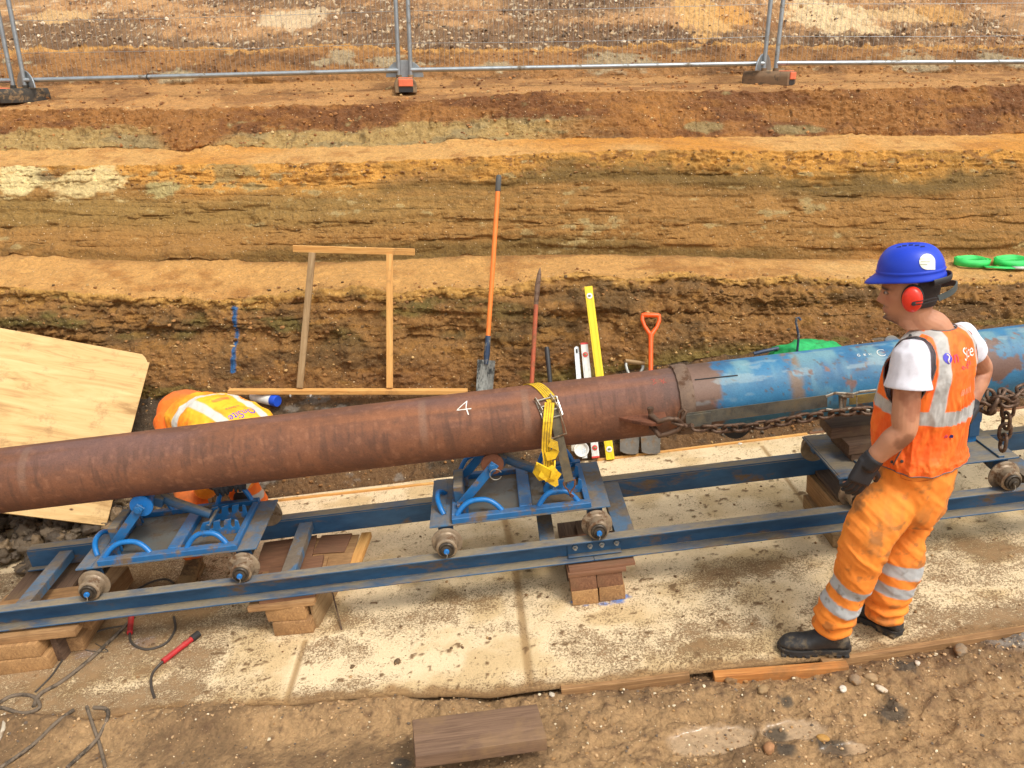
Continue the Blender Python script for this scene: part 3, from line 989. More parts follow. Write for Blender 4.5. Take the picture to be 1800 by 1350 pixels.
sj = 0.389       # the joint of the two sections
t1, Lm1 = track(-3.35, sj - .0006, -2.74, sj - .0006, "left track section, blue steel channels under the left and middle trolleys",
                [(-2.52, .075, -.03), (-1.16, .075, -.03), (.17, .08, -.05)])
t2, Lm2 = track(sj + .0006, 4.3, sj + .0006, 4.3, "right track section, blue steel channels running behind the standing worker",
                [(.56, .10, -.012), (2.7, .10, -.03)])
# splice plate with four bolts on the near rail
m = MB().box((sj + .008, -HG + .026, -.062), (.27, .008, .07), Lm1, .002)
m.box((sj + .008, -HG + .012, -.100), (.27, .034, .006), Lm1, .001)
sp = part("splice_plate", m, M_BLUE_D, t1)
for s_ in (-.095, -.02, .04, .115):
    m = MB().lathe([(.014, 0), (.014, .010), (.008, .011), (.008, .024)], 6, Lm1 @ Matrix.Translation((sj + .008 + s_, -HG + .021, -.056)) @ Matrix.Rotation(pi / 2, 4, 'X'))
    part("bolt", m, M_GALV, sp)
m = MB().box((-2.67, HG - .05, -.112), (.16, .04, .01), Lm1, .002)
part("splice_plate", m, M_BLUE_D, t1)

# =================================================================== PIPES
PR = 0.164
pc = O + N * 0.572            # centre line through s = 0 (b = 0)
pc = Vector((0, 3.79, 0.7425))
pipe_b = (pc - O).dot(B); pipe_n = (pc - O).dot(N)


def pipe_pt(s, th, r=PR):
    """th measured from straight up, positive towards the camera"""
    return O + A * s + B * (pipe_b - sin(th) * r) + N * (pipe_n + cos(th) * r)


def pipe_grid(s1, s2, r, ds=0.007, nth=150):
    ss = np.arange(s1, s2 + ds / 2, ds)
    th = np.linspace(0, 2 * pi, nth, endpoint=False)[:, None]
    rr = r(ss) if callable(r) else r + ss * 0
    P = (Oo + ss[None, :, None] * Aa + (pipe_b - np.sin(th) * rr[None])[..., None] * Bb + (pipe_n + np.cos(th) * rr[None])[..., None] * Nn)
    loc = np.stack([np.broadcast_to(ss, (nth, len(ss))), np.cos(th) * PR + ss * 0, np.sin(th) * PR + ss * 0], -1)
    return P.astype(np.float32), loc, ss, th


def s_of(px, py):
    """distance along the pipe of a place on its camera side"""
    u, f, h = ray(px, py)
    k = 3.68 / f
    return (Vector((u * k, f * k, CAM_H + h * k)) - O).dot(A)


sC = s_of(1208, 690)                                  # weld collar
P, loc, ss, th = pipe_grid(-4.6, sC - .035, PR)
e1 = fbm(loc, (1.0, 9, 9), 4, 301); e2 = fbm(loc, (9, 5, 5), 5, 303); e3 = fbm(loc, (60, 9, 9), 3, 305); e4 = fbm(loc, (0.5, 14, 14), 4, 307)
cp = lerpc(np.zeros_like(P) + C_(132, 84, 56, .9), C_(108, 70, 50, .9), sstep(-.9, .9, e2 + e1 * .4))
fx = fbm(loc, (45, 45, 45), 4, 309); cp = lerpc(cp, C_(96, 66, 50, .95), sstep(.25, .6, fx) * .45); cp = lerpc(cp, C_(158, 108, 78, .95), sstep(.3, .6, -fx) * .35)
cp = lerpc(cp, C_(118, 90, 86, .95), sstep(-.1, .6, e1 + e4 * .5 + .2) * .55 * np.exp(-((th - .15) / .9) ** 2))
cp = lerpc(cp, C_(156, 98, 60, .95), sstep(.15, .6, e4) * .6 * np.exp(-((th - .75) / .35) ** 2))
cp = lerpc(cp, C_(84, 56, 42, .95), sstep(.1, .5, e3) * .6 * np.exp(-((th - 1.25) / .65) ** 2))
for (px, py, wd) in ((68, 830, .02), (745, 745, .02), (925, 720, .018)):
    s_ = s_of(px, py)
    cp = lerpc(cp, C_(142, 112, 92, .95), .55 * np.exp(-((ss[None] - s_) / wd) ** 6) * np.exp(-((th - .8) / .8) ** 4) * (.75 + .25 * e3))
cp = lerpc(cp, C_(104, 84, 76, .95), sstep(sC - .28, sC - .05, ss)[None] * sstep(-.3, .4, e2 + .1) * .5)
me = grid_mesh("pipe", P, cp, wrap=True)
rootp = thing("steel_pipe", "long rusty brown steel pipe resting on the blue roller trolleys, marked with a white 4", "pipe", Matrix.Translation(rf(-1.8, pipe_b, pipe_n)))
ip = base_matrix(rootp).inverted()
me.transform(ip)
put("barrel", me, attr_mat("pipe_rust", .2, 130, .0012, 90, .74, metal=.05), rootp)
# inner bore so that the open end is not paper thin
P2, _, _, _ = pipe_grid(-4.6, -3.6, PR - .012, .05, 60)
me = grid_mesh("bore", P2[::-1], np.zeros_like(P2) + C_(70, 48, 36), wrap=True); me.transform(ip)
put("bore", me, attr_mat("pipe_bore", .1, 60, .001, 50, .8), rootp)
# raised weld collar
M_COL = paint("weld_collar_steel", srgb(128, 104, 84), srgb(96, 68, 48), .5, 14, .7, .2, srgb(104, 84, 70), bump=.002)
prof = [(PR + .001, -.037), (PR + .012, -.035), (PR + .014, -.02), (PR + .016, .02), (PR + .013, .034), (PR + .001, .037)]
MC = Matrix.Translation(O + A * sC + B * pipe_b + N * pipe_n) @ RM @ Matrix.Rotation(pi / 2, 4, 'Y')
m = MB().lathe(prof, 60, MC, cap=False)
m.v = [v + A * (.0012 * math.sin(i * 2.3)) for i, v in enumerate(m.v)]
part("weld_collar", m, M_COL, rootp, world=True)
# chalked 4
def ribbon_on_pipe(strokes, s_c, th_c, size, wd, r, mb, slant=0.0):
    for st in strokes:
        pts = []
        for (x1, y1), (x2, y2) in zip(st[:-1], st[1:]):
            for k in range(8):
                t_ = k / 8; pts.append((x1 + (x2 - x1) * t_, y1 + (y2 - y1) * t_))
        pts.append(st[-1])
        L_, R_ = [], []
        for i, (x, y) in enumerate(pts):
            x0, y0 = pts[max(i - 1, 0)]; x1, y1 = pts[min(i + 1, len(pts) - 1)]
            dx, dy = x1 - x0, y1 - y0; q_ = math.hypot(dx, dy) or 1
            nx, ny = -dy / q_, dx / q_
            w_ = wd * (.8 + .4 * random.random())
            for sg, lst in ((1, L_), (-1, R_)):
                X_ = s_c + (x * size + sg * nx * w_); Y_ = y * size + sg * ny * w_
                lst.append(pipe_pt(X_ + slant * Y_, th_c - Y_ / r, r))
        vs = L_ + R_; n_ = len(L_)
        mb.add(vs, [(i, i + 1, n_ + i + 1, n_ + i) for i in range(n_ - 1)])


M_CHALK = plain("white_chalk", srgb(232, 228, 216), .9)
m = MB()
ribbon_on_pipe([[(.15, .55), (-.5, -.12), (.48, -.12)], [(.15, .58), (.12, .0), (.3, -.55)]], s_of(817, 724), .62, .072, .0026, PR + .0012, m, .1)
part("chalk_mark", m, M_CHALK, rootp, world=True, angle=None)
# faint red crayon marks near the weld
M_REDC = plain("red_crayon", srgb(176, 78, 66), .9)
m = MB()
ribbon_on_pipe([[(-1.0, .5), (-.4, .5), (-.75, .1), (-.35, -.2), (-.9, -.45)], [(.1, .4), (.5, .1), (.3, -.1), (.7, -.3), (.5, -.5)], [(.9, .45), (.6, .0), (1.0, -.4)]], s_of(1163, 690), .5, .035, .0012, PR + .0012, m)
part("crayon_mark", m, M_REDC, rootp, world=True, angle=None)

# blue pipe
PB = PR + .006
P, loc, ss, th = pipe_grid(sC + .036, 4.6, PB)
e1 = fbm(loc, (1.2, 6, 6), 4, 331); e2 = fbm(loc, (6, 9, 9), 5, 333); e3 = fbm(loc, (26, 26, 26), 4, 335); e4 = fbm(loc, (14, 5, 5), 4, 337)
cp = lerpc(np.zeros_like(P) + C_(56, 124, 164, .9), C_(44, 98, 138, .9), sstep(-.4, .5, e2))
cp = lerpc(cp, C_(118, 156, 160, .95), sstep(-.3, .5, e4 + e2 * .3 + .15) * .75 * np.exp(-((th - .15) / .75) ** 2))
cp = lerpc(cp, C_(120, 160, 170, .95), sstep(.3, .6, e4) * .4)
sB = s_of(1265, 670)
rm_ = sstep(.025, -.015, ss[None] - sB + e2 * .04 + e3 * .03)
rustc = lerpc(np.zeros_like(P) + C_(120, 92, 76, .95), C_(98, 74, 60, .95), sstep(-.3, .4, e2))
cp = cp + (rustc - cp) * rm_[..., None]
spots = sstep(.42, .56, e3 * .7 + e2 * .5 + .12 * e1)
cp = lerpc(cp, C_(134, 88, 66, .95), spots * .8)
cp = lerpc(cp, C_(92, 74, 62, .95), sstep(.38, .5, fbm(loc, (60, 60, 60), 3, 339) * .6 + e2 * .35) * .7)
cp = lerpc(cp, C_(150, 170, 172, .95), sstep(.35, .5, fbm(loc, (8, 26, 26), 4, 341)) * .45 * np.exp(-((th - .6) / .9) ** 2))
s14 = s_of(1405, 650)
bd = np.exp(-((ss[None] - s14 + e2 * .012) / .035) ** 4) * sstep(.1, -.15, e3 * .6 - .25 * sstep(.3, 1.2, th + 0 * ss[None]))
cp = lerpc(cp, C_(134, 106, 76, .95), bd * .85)
sR = s_of(1785, 610)
cp = lerpc(cp, C_(112, 84, 72, .95), sstep(.18, .3, np.exp(-(((ss[None] - sR + .1) / .22) ** 2 + ((th - 1.3) / .35) ** 2)) + e2 * .5 + e3 * .4 - .2))
cp = lerpc(cp, C_(120, 96, 84, .95), sstep(.2, .3, np.exp(-(((ss[None] - sR + .18) / .10) ** 2 + ((th - .55) / .25) ** 2)) + e2 * .5 + e3 * .4 - .35))
me = grid_mesh("barrel", P, cp, wrap=True)
rootb = thing("thruster_pipe", "bright blue painted pipe with rust patches, butted to the rusty pipe at the weld collar", "pipe", Matrix.Translation(rf(2.3, pipe_b, pipe_n)))
ib = base_matrix(rootb).inverted(); me.transform(ib)
put("barrel", me, attr_mat("pipe_blue", .14, 120, .0012, 70, .58), rootb)
m = MB().tube([pipe_pt(s_, .62 + .1 * (s_ - sC), PB + .001) for s_ in np.linspace(sC + .05, sC + .26, 9)], .0035, 6)
part("seam", m, M_DARK, rootb, world=True)
m = MB()
ribbon_on_pipe([[(.3, .4), (-.2, .45), (-.45, 0), (-.2, -.4), (.2, -.35), (.3, -.05), (0, 0)]], s_of(1528, 627), .45, .018, .0010, PB + .0012, m)
ribbon_on_pipe([[(.35, .3), (-.25, .1), (.3, -.05)], [(-.25, .4), (-.3, -.4), (.3, -.35)]], s_of(1539, 626), .45, .016, .0010, PB + .0012, m)
ribbon_on_pipe([[(-.4, .3), (-.4, -.3), (0, 0), (.4, -.2)]], s_of(1549, 625), .45, .016, .0010, PB + .0012, m)
part("chalk_mark", m, M_CHALK, rootb, world=True, angle=None)
m = MB()
ribbon_on_pipe([[(.9 * cos(a), .9 * sin(a)) for a in np.linspace(.7, 5.4, 12)]], s_of(1570, 624), .45, .024, .0014, PB + .0012, m)
part("chalk_mark", m, M_CHALK, rootb, world=True, angle=None)
# pulling lugs welded to the rusty pipe: tapered horizontal plates, one per side, and a round one beneath
def lug_pts(L, Wd):
    return [(0, 0), (L * .30, Wd * .55), (L * .62, Wd), (L * .82, Wd * 1.02), (L, Wd * .6), (L * 1.02, 0)]
sl0 = s_of(1086, 750)
thl = 1.52
for side in (1, -1):
    M_ = Matrix.Translation(pipe_pt(sl0, thl * side, PR - .004)) @ RM @ (Matrix.Rotation(pi, 4, 'X') if side > 0 else Matrix.Identity(4))
    m = MB().prism(lug_pts(.225, .115), .018, M_ @ Matrix.Translation((0, 0, -.009)), .002)
    part("lug_plate", m, M_RUST, rootp, world=True)
m = MB().prism([(.075 * cos(a), .075 * sin(a)) for a in np.linspace(pi, 2 * pi, 18)], .05,
               Matrix.Translation(rf(s_of(1310, 700), pipe_b + .03, pipe_n - PB + .02)) @ RM @ Matrix.Rotation(pi / 2, 4, 'X') @ Matrix.Diagonal((1.15, 1.35, 1, 1)), .004)
part("skid_shoe", m, M_DARK, rootb, world=True)
# =================================================================== TROLLEYS
M_GREASE = paint("greasy_hub_steel", srgb(86, 76, 64), srgb(60, 50, 40), .5, 18, .45, .4, srgb(64, 58, 50))
M_BLUE_H = paint('bright_blue_bar', srgb(24, 116, 186), srgb(70, 80, 86), .15, 9, .35, 0, srgb(24, 96, 156))
M_CAP = plain("bright_blue_hub_cap", srgb(26, 112, 184), .45)
M_PLATE_IN = paint("mud_filmed_plate", srgb(84, 92, 92), srgb(104, 86, 64), .6, 4, .35, 0, srgb(96, 88, 76))


def wheel_m(sgn):
    # axis along b, tread outside, flange inside
    return Matrix.Rotation(-sgn * pi / 2, 4, 'X')


WPROF = [(.020, -.045), (.074, -.045), (.078, -.041), (.078, -.034), (.073, -.031), (.060, -.029), (.055, -.024), (.053, -.018), (.052, .026), (.047, .030), (.044, .031)]


def trolley(sc, label, cradle=True, back_post=False):
    root = thing("pipe_trolley", label, "rail trolley", Matrix.Translation(rf(sc, 0, 0)) @ RM, "trolleys on the blue rails")
    m = MB().box((0, 0, .137), (.91, .49, .010), None, .002)
    m.box((-.41, 0, .143), (.07, .488, .004), None, .001)
    part("base_plate", m, M_BLUE_P if cradle else M_BLUE_D, root)
    for e in (-1, 1):
        for f in (-1, 1):
            m = MB().lathe(WPROF, 36, Matrix.Translation((e * .378, f * HG * 1.0, .053)) @ wheel_m(f))
            wh = part("wheel", m, M_WHEEL, root)
            m = MB().lathe([(.040, .024), (.040, .042), (.037, .045), (.033, .045), (.032, .041), (.026, .041), (.026, .047), (.020, .049)], 28,
                           Matrix.Translation((e * .378, f * HG, .053)) @ wheel_m(f))
            part("hub", m, M_GREASE, wh)
            m = MB().lathe([(.0135, .046), (.0135, .058), (.012, .060)], 16, Matrix.Translation((e * .378, f * HG, .053)) @ wheel_m(f))
            part("hub_cap", m, M_CAP if cradle else M_GREASE, wh)
            if f < 0:
                m = MB().tube([(e * .378 - .004, -HG - .058, .052), (e * .378 + .002, -HG - .060, .036), (e * .378 - .003, -HG - .062, .022)], .002, 6)
                part("split_pin", m, M_SILVER, wh)
        m = MB().tube([(e * .378, -.28, .053), (e * .378, .28, .053)], .015, 12)
        part("axle", m, M_GREASE, root)
        for f in (-1, 1):
            m = MB().box((e * .378, f * .215, .099), (.075, .012, .068), None, .002)
            m.box((e * .378 - .035, f * .19, .099), (.008, .05, .068), None, .001)
            part("axle_bracket", m, M_BLUE_D, root)
    if not cradle:
        m = MB().box((.33, .0, .20), (.045, .08, .12), None, .002)
        part("post", m, M_BLUE, root)
        m = MB().box((.33, -.02, .30), (.075, .06, .09), None, .004)
        m.box((.33, -.045, .26), (.055, .02, .16), None, .003)
        part("post_bracket", m, M_BLUE_D, root)
        for s_ in (-.30, .37):
            m = MB().box((s_, 0, .147), (.03, .47, .012), None, .002)
            part("rim_bar", m, M_BLUE_D, root)
        m = MB()
        for k in range(3): m.prism([(0, 0), (.03, 0), (.018, -.022)], .01, Matrix.Translation((-.07 + k * .085, -.25, .144)) @ Matrix.Rotation(0, 4, 'X'))
        m.bar((-.09, -.245, .146), (.16, -.245, .146), .02, .02)
        part("notched_bar", m, M_BLUE_D, root)
        return root
    # raised angle rim
    for nm, c_, d_ in (("rim_bar", (.01, -.222, .156), (.70, .045, .030)), ("rim_bar", (.01, .226, .156), (.70, .035, .030)),
                       ("rim_bar", (-.318, 0, .1575), (.045, .405, .033)), ("rim_bar", (.345, 0, .154), (.03, .405, .026)),
                       ("cross_bar", (.035, 0, .1585), (.065, .405, .035))):
        part(nm, MB().box(c_, d_, None, .003), M_BLUE, root)
    m = MB().box((-.14, 0, .1445), (.285, .40, .004))
    m.box((.20, 0, .1440), (.26, .40, .003))
    part("tray_floor", m, M_PLATE_IN, root)
    # bent-bar handles
    def handle(p, q, up, bulge, r=.0135):
        p, q = Vector(p), Vector(q); pts = []
        for k in range(15):
            t_ = k / 14
            hgt = (1 - abs(2 * t_ - 1) ** 2.6)
            pts.append(p.lerp(q, t_) + Vector(up) * hgt + Vector(bulge) * hgt)
        part("handle", MB().tube(pts, r, 12), M_BLUE_H, root)
    handle((-.315, -.205, .165), (-.085, -.205, .165), (0, 0, .062), (.0, .025, 0))
    handle((.10, -.205, .165), (.30, -.205, .165), (0, 0, .062), (0, .02, 0))
    handle((-.31, .225, .165), (-.12, .225, .165), (0, 0, .10), (0, .02, 0))
    handle((.13, .225, .165), (.32, .225, .165), (0, 0, .10), (0, .02, 0))
    handle((-.385, -.14, .142), (-.385, .08, .142), (0, 0, .055), (-.03, 0, 0))
    # hinged roller cradle
    hx, ax_, hn, an = -.285, -.107, .195, .380
    for f in (-1, 1):
        b_ = f * .14
        d_ = Vector((ax_ - hx, 0, an - hn)).normalized()
        m = MB().bar((hx - d_.x * .015, b_, hn - d_.z * .015), (ax_ + d_.x * .022, b_, an + d_.z * .022), .010, .046, (0, 1, 0), None, .002)
        m2 = MB()
        # bar(): width along 'up x dir'; here the flat side faces sideways
        m2.box(((hx + ax_) / 2, b_, (hn + an) / 2), (.30, .010, .046), None, .002, Matrix.Rotation(-math.atan2(an - hn, ax_ - hx), 3, 'Y'))
        part("cradle_arm", m2, M_BLUE, root)
        m = MB().box((hx, b_ + f * .014, .172), (.055, .012, .055), None, .003)
        m.box((hx, b_ - f * .014, .172), (.055, .012, .055), None, .003)
        part("hinge_lug", m, M_BLUE, root)
        m = MB().tube([(hx, b_ - .026, hn), (hx, b_ + .026, hn)], .009, 10)
        part("hinge_pin", m, M_GREASE, root)
    m = MB().box((-.30, 0.01, .215), (.05, .20, .10), None, .004)
    part("hinge_block", m, M_BLUE_D, root)
    ros = [(.020, -.115), (.056, -.113), (.058, -.108), (.052, -.085), (.034, -.035), (.030, 0), (.034, .035), (.052, .085), (.058, .108), (.056, .113), (.020, .115)]
    m = MB().lathe(ros, 36, Matrix.Translation((ax_, 0, an)) @ Matrix.Rotation(-pi / 2, 4, 'X'))
    part("roller", m, M_ROLL[0], root)
    m = MB().tube([(ax_, -.165, an), (ax_, .165, an)], .012, 14)
    m.lathe([(.022, 0), (.022, .012), (.019, .014)], 6, Matrix.Translation((ax_, -.146, an)) @ Matrix.Rotation(pi / 2, 4, 'X'))
    part("roller_axle", m, M_BLUE, root)
    # strut down to the notched rack
    m = MB().tube([(ax_ + .05, .02, .352), (ax_ + .12, .01, .312), (.175, 0, .228)], [.027, .026, .024], 16)
    part("strut", m, M_BLUE_D, root)
    m = MB().box((ax_ + .04, .02, .348), (.06, .10, .05), None, .004, Matrix.Rotation(.45, 3, 'Y'))
    part("yoke", m, M_BLUE_D, root)
    rack_old = [(0, 0), (.19, 0), (.19, .075), (.178, .095), (.165, .075), (.160, .045), (.140, .045), (.130, .075), (.118, .095), (.105, .075), (.10, .045), (.08, .045),
            (.07, .075), (.058, .095), (.045, .075), (.04, .04), (.02, .04), (.010, .07), (0, .06)]
    rack = [(0, 0), (.20, 0), (.20, .070), (.185, .078), (.178, .040), (.162, .036), (.158, .050), (.168, .085), (.130, .080), (.122, .042), (.106, .038), (.102, .052), (.112, .086), (.075, .080), (.067, .044), (.051, .040), (.047, .054), (.057, .086), (.02, .080), (0, .05)]
    for b_ in (-.075, .075):
        m = MB().prism(rack, .012, Matrix.Translation((.135, b_ + .006, .145)) @ Matrix.Rotation(pi / 2, 4, 'X'), .002)
        part("notched_rack", m, M_BLUE, root)
    m = MB().tube([(.18, -.09, .205), (.18, .09, .205)], .012, 12)
    part("strut_pin", m, M_BLUE_D, root)
    return root


M_ROLL = [M_CAP]
tr1 = trolley(-1.735, "left trolley with wet tray and bright blue roller disc, beside the bent worker")
M_ROLL = [M_RUST]
tr2 = trolley(.045, "middle trolley with rusty roller, under the yellow ratchet strap")
m = MB().tube([(-.095 + .03 * cos(a), -.172, .372 + .03 * sin(a) - .02) for a in np.linspace(.3, 5.8, 12)], .0022, 6)
part("linch_pin", m, M_SILVER, tr2)
M_ROLL = [M_RUST]
tr3 = trolley(2.10, "right trolley loaded with dark sleepers, partly hidden behind the standing worker", cradle=False)

# =================================================================== TIMBER PACKING
def block(label, s, b, n, dims, mat, name="timber_block", grp="timber packing under the rails", yaw=0.0, bev=.004, tilt=(0, 0), cat="timber block", grain='b'):
    """block with its centre at rail coordinates (s,b,n)"""
    L, W, H = dims       # along s, b, n
    M_ = Matrix.Translation(rf(s, b, n)) @ RM @ Matrix.Rotation(yaw, 4, 'Z') @ Matrix.Rotation(tilt[0], 4, 'X') @ Matrix.Rotation(tilt[1], 4, 'Y')
    if grain == 'b':
        M_ = M_ @ Matrix.Rotation(pi / 2, 4, 'Z'); L, W = W, L
    m = MB().box((0, 0, 0), (L, W, H), None, bev, None, 2, .0022)
    o = put(name, m.mesh(name), mat); o.matrix_world = M_
    return tag(o, label, cat, grp)


M_BLK = wood("sawn_block", srgb(192, 148, 96), srgb(160, 120, 76), srgb(126, 92, 58), dirt=srgb(128, 96, 62), amt=.35)
S = SLAB_N
# pile A: under the joint, seen in front
BFA = -.375
def pile_block(label, s, bfront, nb, dims, mat, **kw):
    """front face at b = bfront, underside at height nb over the slab"""
    L, W, H = dims
    return block(label, s, bfront + W / 2, S + nb + H / 2, dims, mat, **kw)


pile_block("upper left block of the four under the rail joint", sj - .070, BFA, .0845, (.132, .36, .083), M_WRED, yaw=.01)
pile_block("upper right block of the four under the rail joint", sj + .066, BFA + .004, .0845, (.130, .36, .083), M_WRED, yaw=-.015)
pile_block("lower left block of the four under the rail joint, on the slab", sj - .066, BFA - .006, 0, (.130, .38, .084), M_BLK, yaw=-.01)
pile_block("lower right block of the four, blue paint splashed beside it", sj + .070, BFA, 0, (.132, .38, .084), M_WMUD, yaw=.01)
pile_block("red board on top of the four blocks beneath the rail joint", sj + .005, BFA - .004, .168, (.29, .36, .018), M_WRED, name="packing_board", bev=.002, cat="board", grain='s')
pile_block("thin splintered red strip just under the splice plate", sj + .03, BFA + .012, .1865, (.33, .30, .014), M_WRED, name="packing_board", yaw=.02, bev=.002, cat="board", grain='s')
block("dark wide plank between the rails below the middle trolley", sj - .02, .08, -.30, (.24, .5, .055), M_WOLD, "packing_board", cat="board", bev=.003)
block("dark offcut on the plank below the middle trolley", sj + .02, .17, -.255, (.12, .22, .03), M_WOLD, "packing_board", cat="board", bev=.002)
# pile B: second cross member
pB = slab_at(518, 1116) - O; sB_, bB_ = pB.dot(A), pB.dot(B)
pile_block("upper pale block of the middle-left pile in front of the rail", sB_ - .005, bB_ + .01, .080, (.205, .34, .080), M_BLK, yaw=-.10)
pile_block("lower muddy block of the middle-left pile in front of the rail", sB_ + .01, bB_, 0, (.20, .34, .079), M_WMUD, yaw=-.07)
pile_block("board with a cleat on the middle-left pile under the rail", sB_ - .03, bB_ + .005, .1605, (.34, .40, .026), M_WMUD, name="packing_board", yaw=-.02, bev=.002, cat="board", grain='s')
pile_block("tapered grey wedge beside the middle-left pile", sB_ + .135, bB_ + .03, .0, (.018, .30, .16), M_WGREY, name="timber_wedge", yaw=-.18, bev=.002, cat="wedge")
pile_block("second thin board on the middle-left pile just under the rail", sB_ - .01, bB_ + .03, .187, (.28, .36, .020), M_WRED, name="packing_board", yaw=.04, bev=.002, cat="board", grain='s')
block("red plywood square below the cross bar, nearest the left trolley", -1.27, .13, -.145, (.30, .30, .012), M_WRED, "packing_board", yaw=.05, bev=.001, cat="board", grain='s')
block("brown plywood square below the cross bar, right of the red one", -1.06, .13, -.16, (.34, .30, .012), M_WMUD, "packing_board", yaw=-.05, bev=.001, cat="board", grain='s')
block("small brown plywood scrap lying on the plywood square", -1.02, .19, -.149, (.18, .18, .008), M_WRED, "packing_board", yaw=-.1, bev=.001, cat="board", grain='s')
block("pale orange batten beside the plywood squares", -.86, .14, -.175, (.055, .30, .03), M_WNEW, "packing_batten", yaw=-.10, cat="batten")
block("grey block under the plywood squares by the far rail", -1.14, .16, -.25, (.40, .28, .16), M_WGREY, yaw=.03)
# pile C: left end
pC = slab_at(30, 1184) - O; sC_, bC_ = pC.dot(A), pC.dot(B)
pile_block("pale upper block of the large left-hand pile", sC_ + .0, bC_ + .01, .080, (.30, .34, .080), M_BLK, yaw=-.03)
pile_block("yellowish lower block of the large left-hand pile", sC_ + .02, bC_, 0, (.31, .34, .079), M_BLK, yaw=.02)
pile_block("board directly under the rail on the large left-hand pile", sC_ + .06, bC_ + .03, .1605, (.55, .40, .036), M_WMUD, name="packing_board", bev=.002, cat="board", grain='s')
pile_block("dark slab of timber at the right side of the left-hand pile", sC_ + .215, bC_ + .06, 0, (.035, .36, .155), M_WOLD, name="timber_wedge", yaw=-.12, bev=.002, cat="wedge")
block("long dark board under the left end of the far rail", -2.60, .20, -.148, (.34, .42, .03), M_WOLD, "packing_board", yaw=.02, cat="board")
block("dark red board second from top under the far rail end", -2.60, .15, -.188, (.40, .50, .03), M_WRED, "packing_board", yaw=-.03, cat="board")
block("wide brown board third from top under the far rail end", -2.58, .09, -.226, (.44, .56, .035), M_WOLD, "packing_board", yaw=.02, cat="board")
block("bottom brown timber below the far rail end", -2.52, .03, -.286, (.50, .60, .08), M_WMUD, yaw=.01)
block("split tan log end beside the left cross bar", -2.30, .03, -.215, (.16, .44, .10), M_WMUD, yaw=-.10)
# pile D: at the right trolley
block("tall end block below the right trolley, left side", 1.80, .10, -.185, (.19, .42, .13), M_WMUD, yaw=.02)
block("pale lower block below the right trolley, left side", 1.78, .06, -.29, (.22, .44, .075), M_WGREY, yaw=-.02)
block("dark upper board on the blocks below the right trolley", 1.81, .12, -.105, (.16, .34, .03), M_WOLD, "packing_board", cat="board")
block("block in front of the rail just behind the worker's rear knee", 1.90, -.24, -.235, (.16, .26, .19), M_WMUD, yaw=.02)
block("thin board on the block behind the worker's rear knee", 1.92, -.22, -.131, (.20, .26, .014), M_WMUD, "packing_board", bev=.001, cat="board")
# sleepers on the right trolley
block("lower dark sleeper lying across the right trolley", 1.90, -.02, .215, (.30, .17, .055), M_WOLD, "sleeper", grp="sleepers on the right trolley", yaw=.02, cat="sleeper", grain='s')
block("upper dark sleeper on top of the other across the right trolley", 1.86, .06, .275, (.32, .17, .06), M_WOLD, "sleeper", grp="sleepers on the right trolley", yaw=-.04, cat="sleeper", grain='s')
block("thin dark board under the sleepers on the right trolley", 1.92, .03, .165, (.30, .26, .04), M_WOLD, "packing_board", grp="sleepers on the right trolley", cat="board", grain='s')

# loose sleeper in the foreground mud
p_ = [at(x, y, z=-.075) for x, y in ((723, 1266), (948, 1236), (957, 1300), (730, 1330))]
c0 = (p_[0] + p_[1] + p_[2] + p_[3]) / 4
ax = ((p_[1] - p_[0]) + (p_[2] - p_[3])).normalized(); L_ = ((p_[1] - p_[0]).length + (p_[2] - p_[3]).length) / 2
W_ = ((p_[3] - p_[0]).length + (p_[2] - p_[1]).length) / 2
zz = Vector((0, 0, 1)); yy = zz.cross(ax).normalized(); zz = ax.cross(yy)
M_ = Matrix.Translation(c0 - zz * .03) @ Matrix((ax, yy, zz)).transposed().to_4x4()
o = put("sleeper", MB().box((0, 0, 0), (L_, W_, .062), None, .005, None, 2, .002).mesh("sleeper"), wood("loose_plank", srgb(138, 108, 84), srgb(110, 84, 64), srgb(84, 62, 46), dirt=srgb(136, 106, 72), amt=.5)); o.matrix_world = M_
tag(o, "loose dark brown timber plank lying on the mud at the bottom of the picture", "plank")

# =================================================================== PLYWOOD SHEET
A0 = Vector((-2.53, 5.42, .50)); u_ = Vector((-1, -.218, .30)).normalized(); w_ = (Vector((-2.58, 4.56, -.30)) - A0)
w_ = (w_ - u_ * w_.dot(u_)).normalized(); n_ = u_.cross(w_).normalized()
Lw = 1.22
poly = [(.06, 0), (1.9, 0), (1.9, Lw), (0, Lw), (0, .05), (.012, .055), (.035, .02)]
poly = [(x, y) for x, y in poly]
M_PLY = None
t = NT("plywood_face")
v = t.coords((1.2, 9, 1))
g1 = t.noise(v, 1.5, 6, .62, 1.5)
col = t.ramp(g1, [(.28, srgb(158, 120, 70)), (.45, srgb(200, 162, 104)), (.7, srgb(218, 184, 128))])
v2 = t.coords()
vo = t.n("ShaderNodeTexVoronoi"); vo.inputs["Scale"].default_value = 3.4
mpv = t.coords((1, 1.5, 1)); t.l(mpv, vo.inputs["Vector"])
kn = t.ramp(vo.outputs["Distance"], [(.035, 1.0), (.06, 0.0)])
col = t.mix(kn, col, srgb(96, 62, 34))
st = t.noise(v2, 7, 7, .75); col = t.mix(t.ramp(st, [(.54, 0.0), (.70, .7)]), col, srgb(140, 100, 58))
M_PLY = t.done(col, .75, 0, t.bump(t.noise(t.coords((4, 60, 4)), 3, 5), .0012, .8))
MP = Matrix.Translation(A0) @ Matrix((u_, w_, n_)).transposed().to_4x4()
m = MB().prism(poly, .018, None, .001)
o = put("plywood_sheet", m.mesh("plywood_sheet"), M_PLY); o.matrix_world = MP
tag(o, "large pale plywood sheet with a chipped corner leaning on the bank behind the pipe", "plywood")

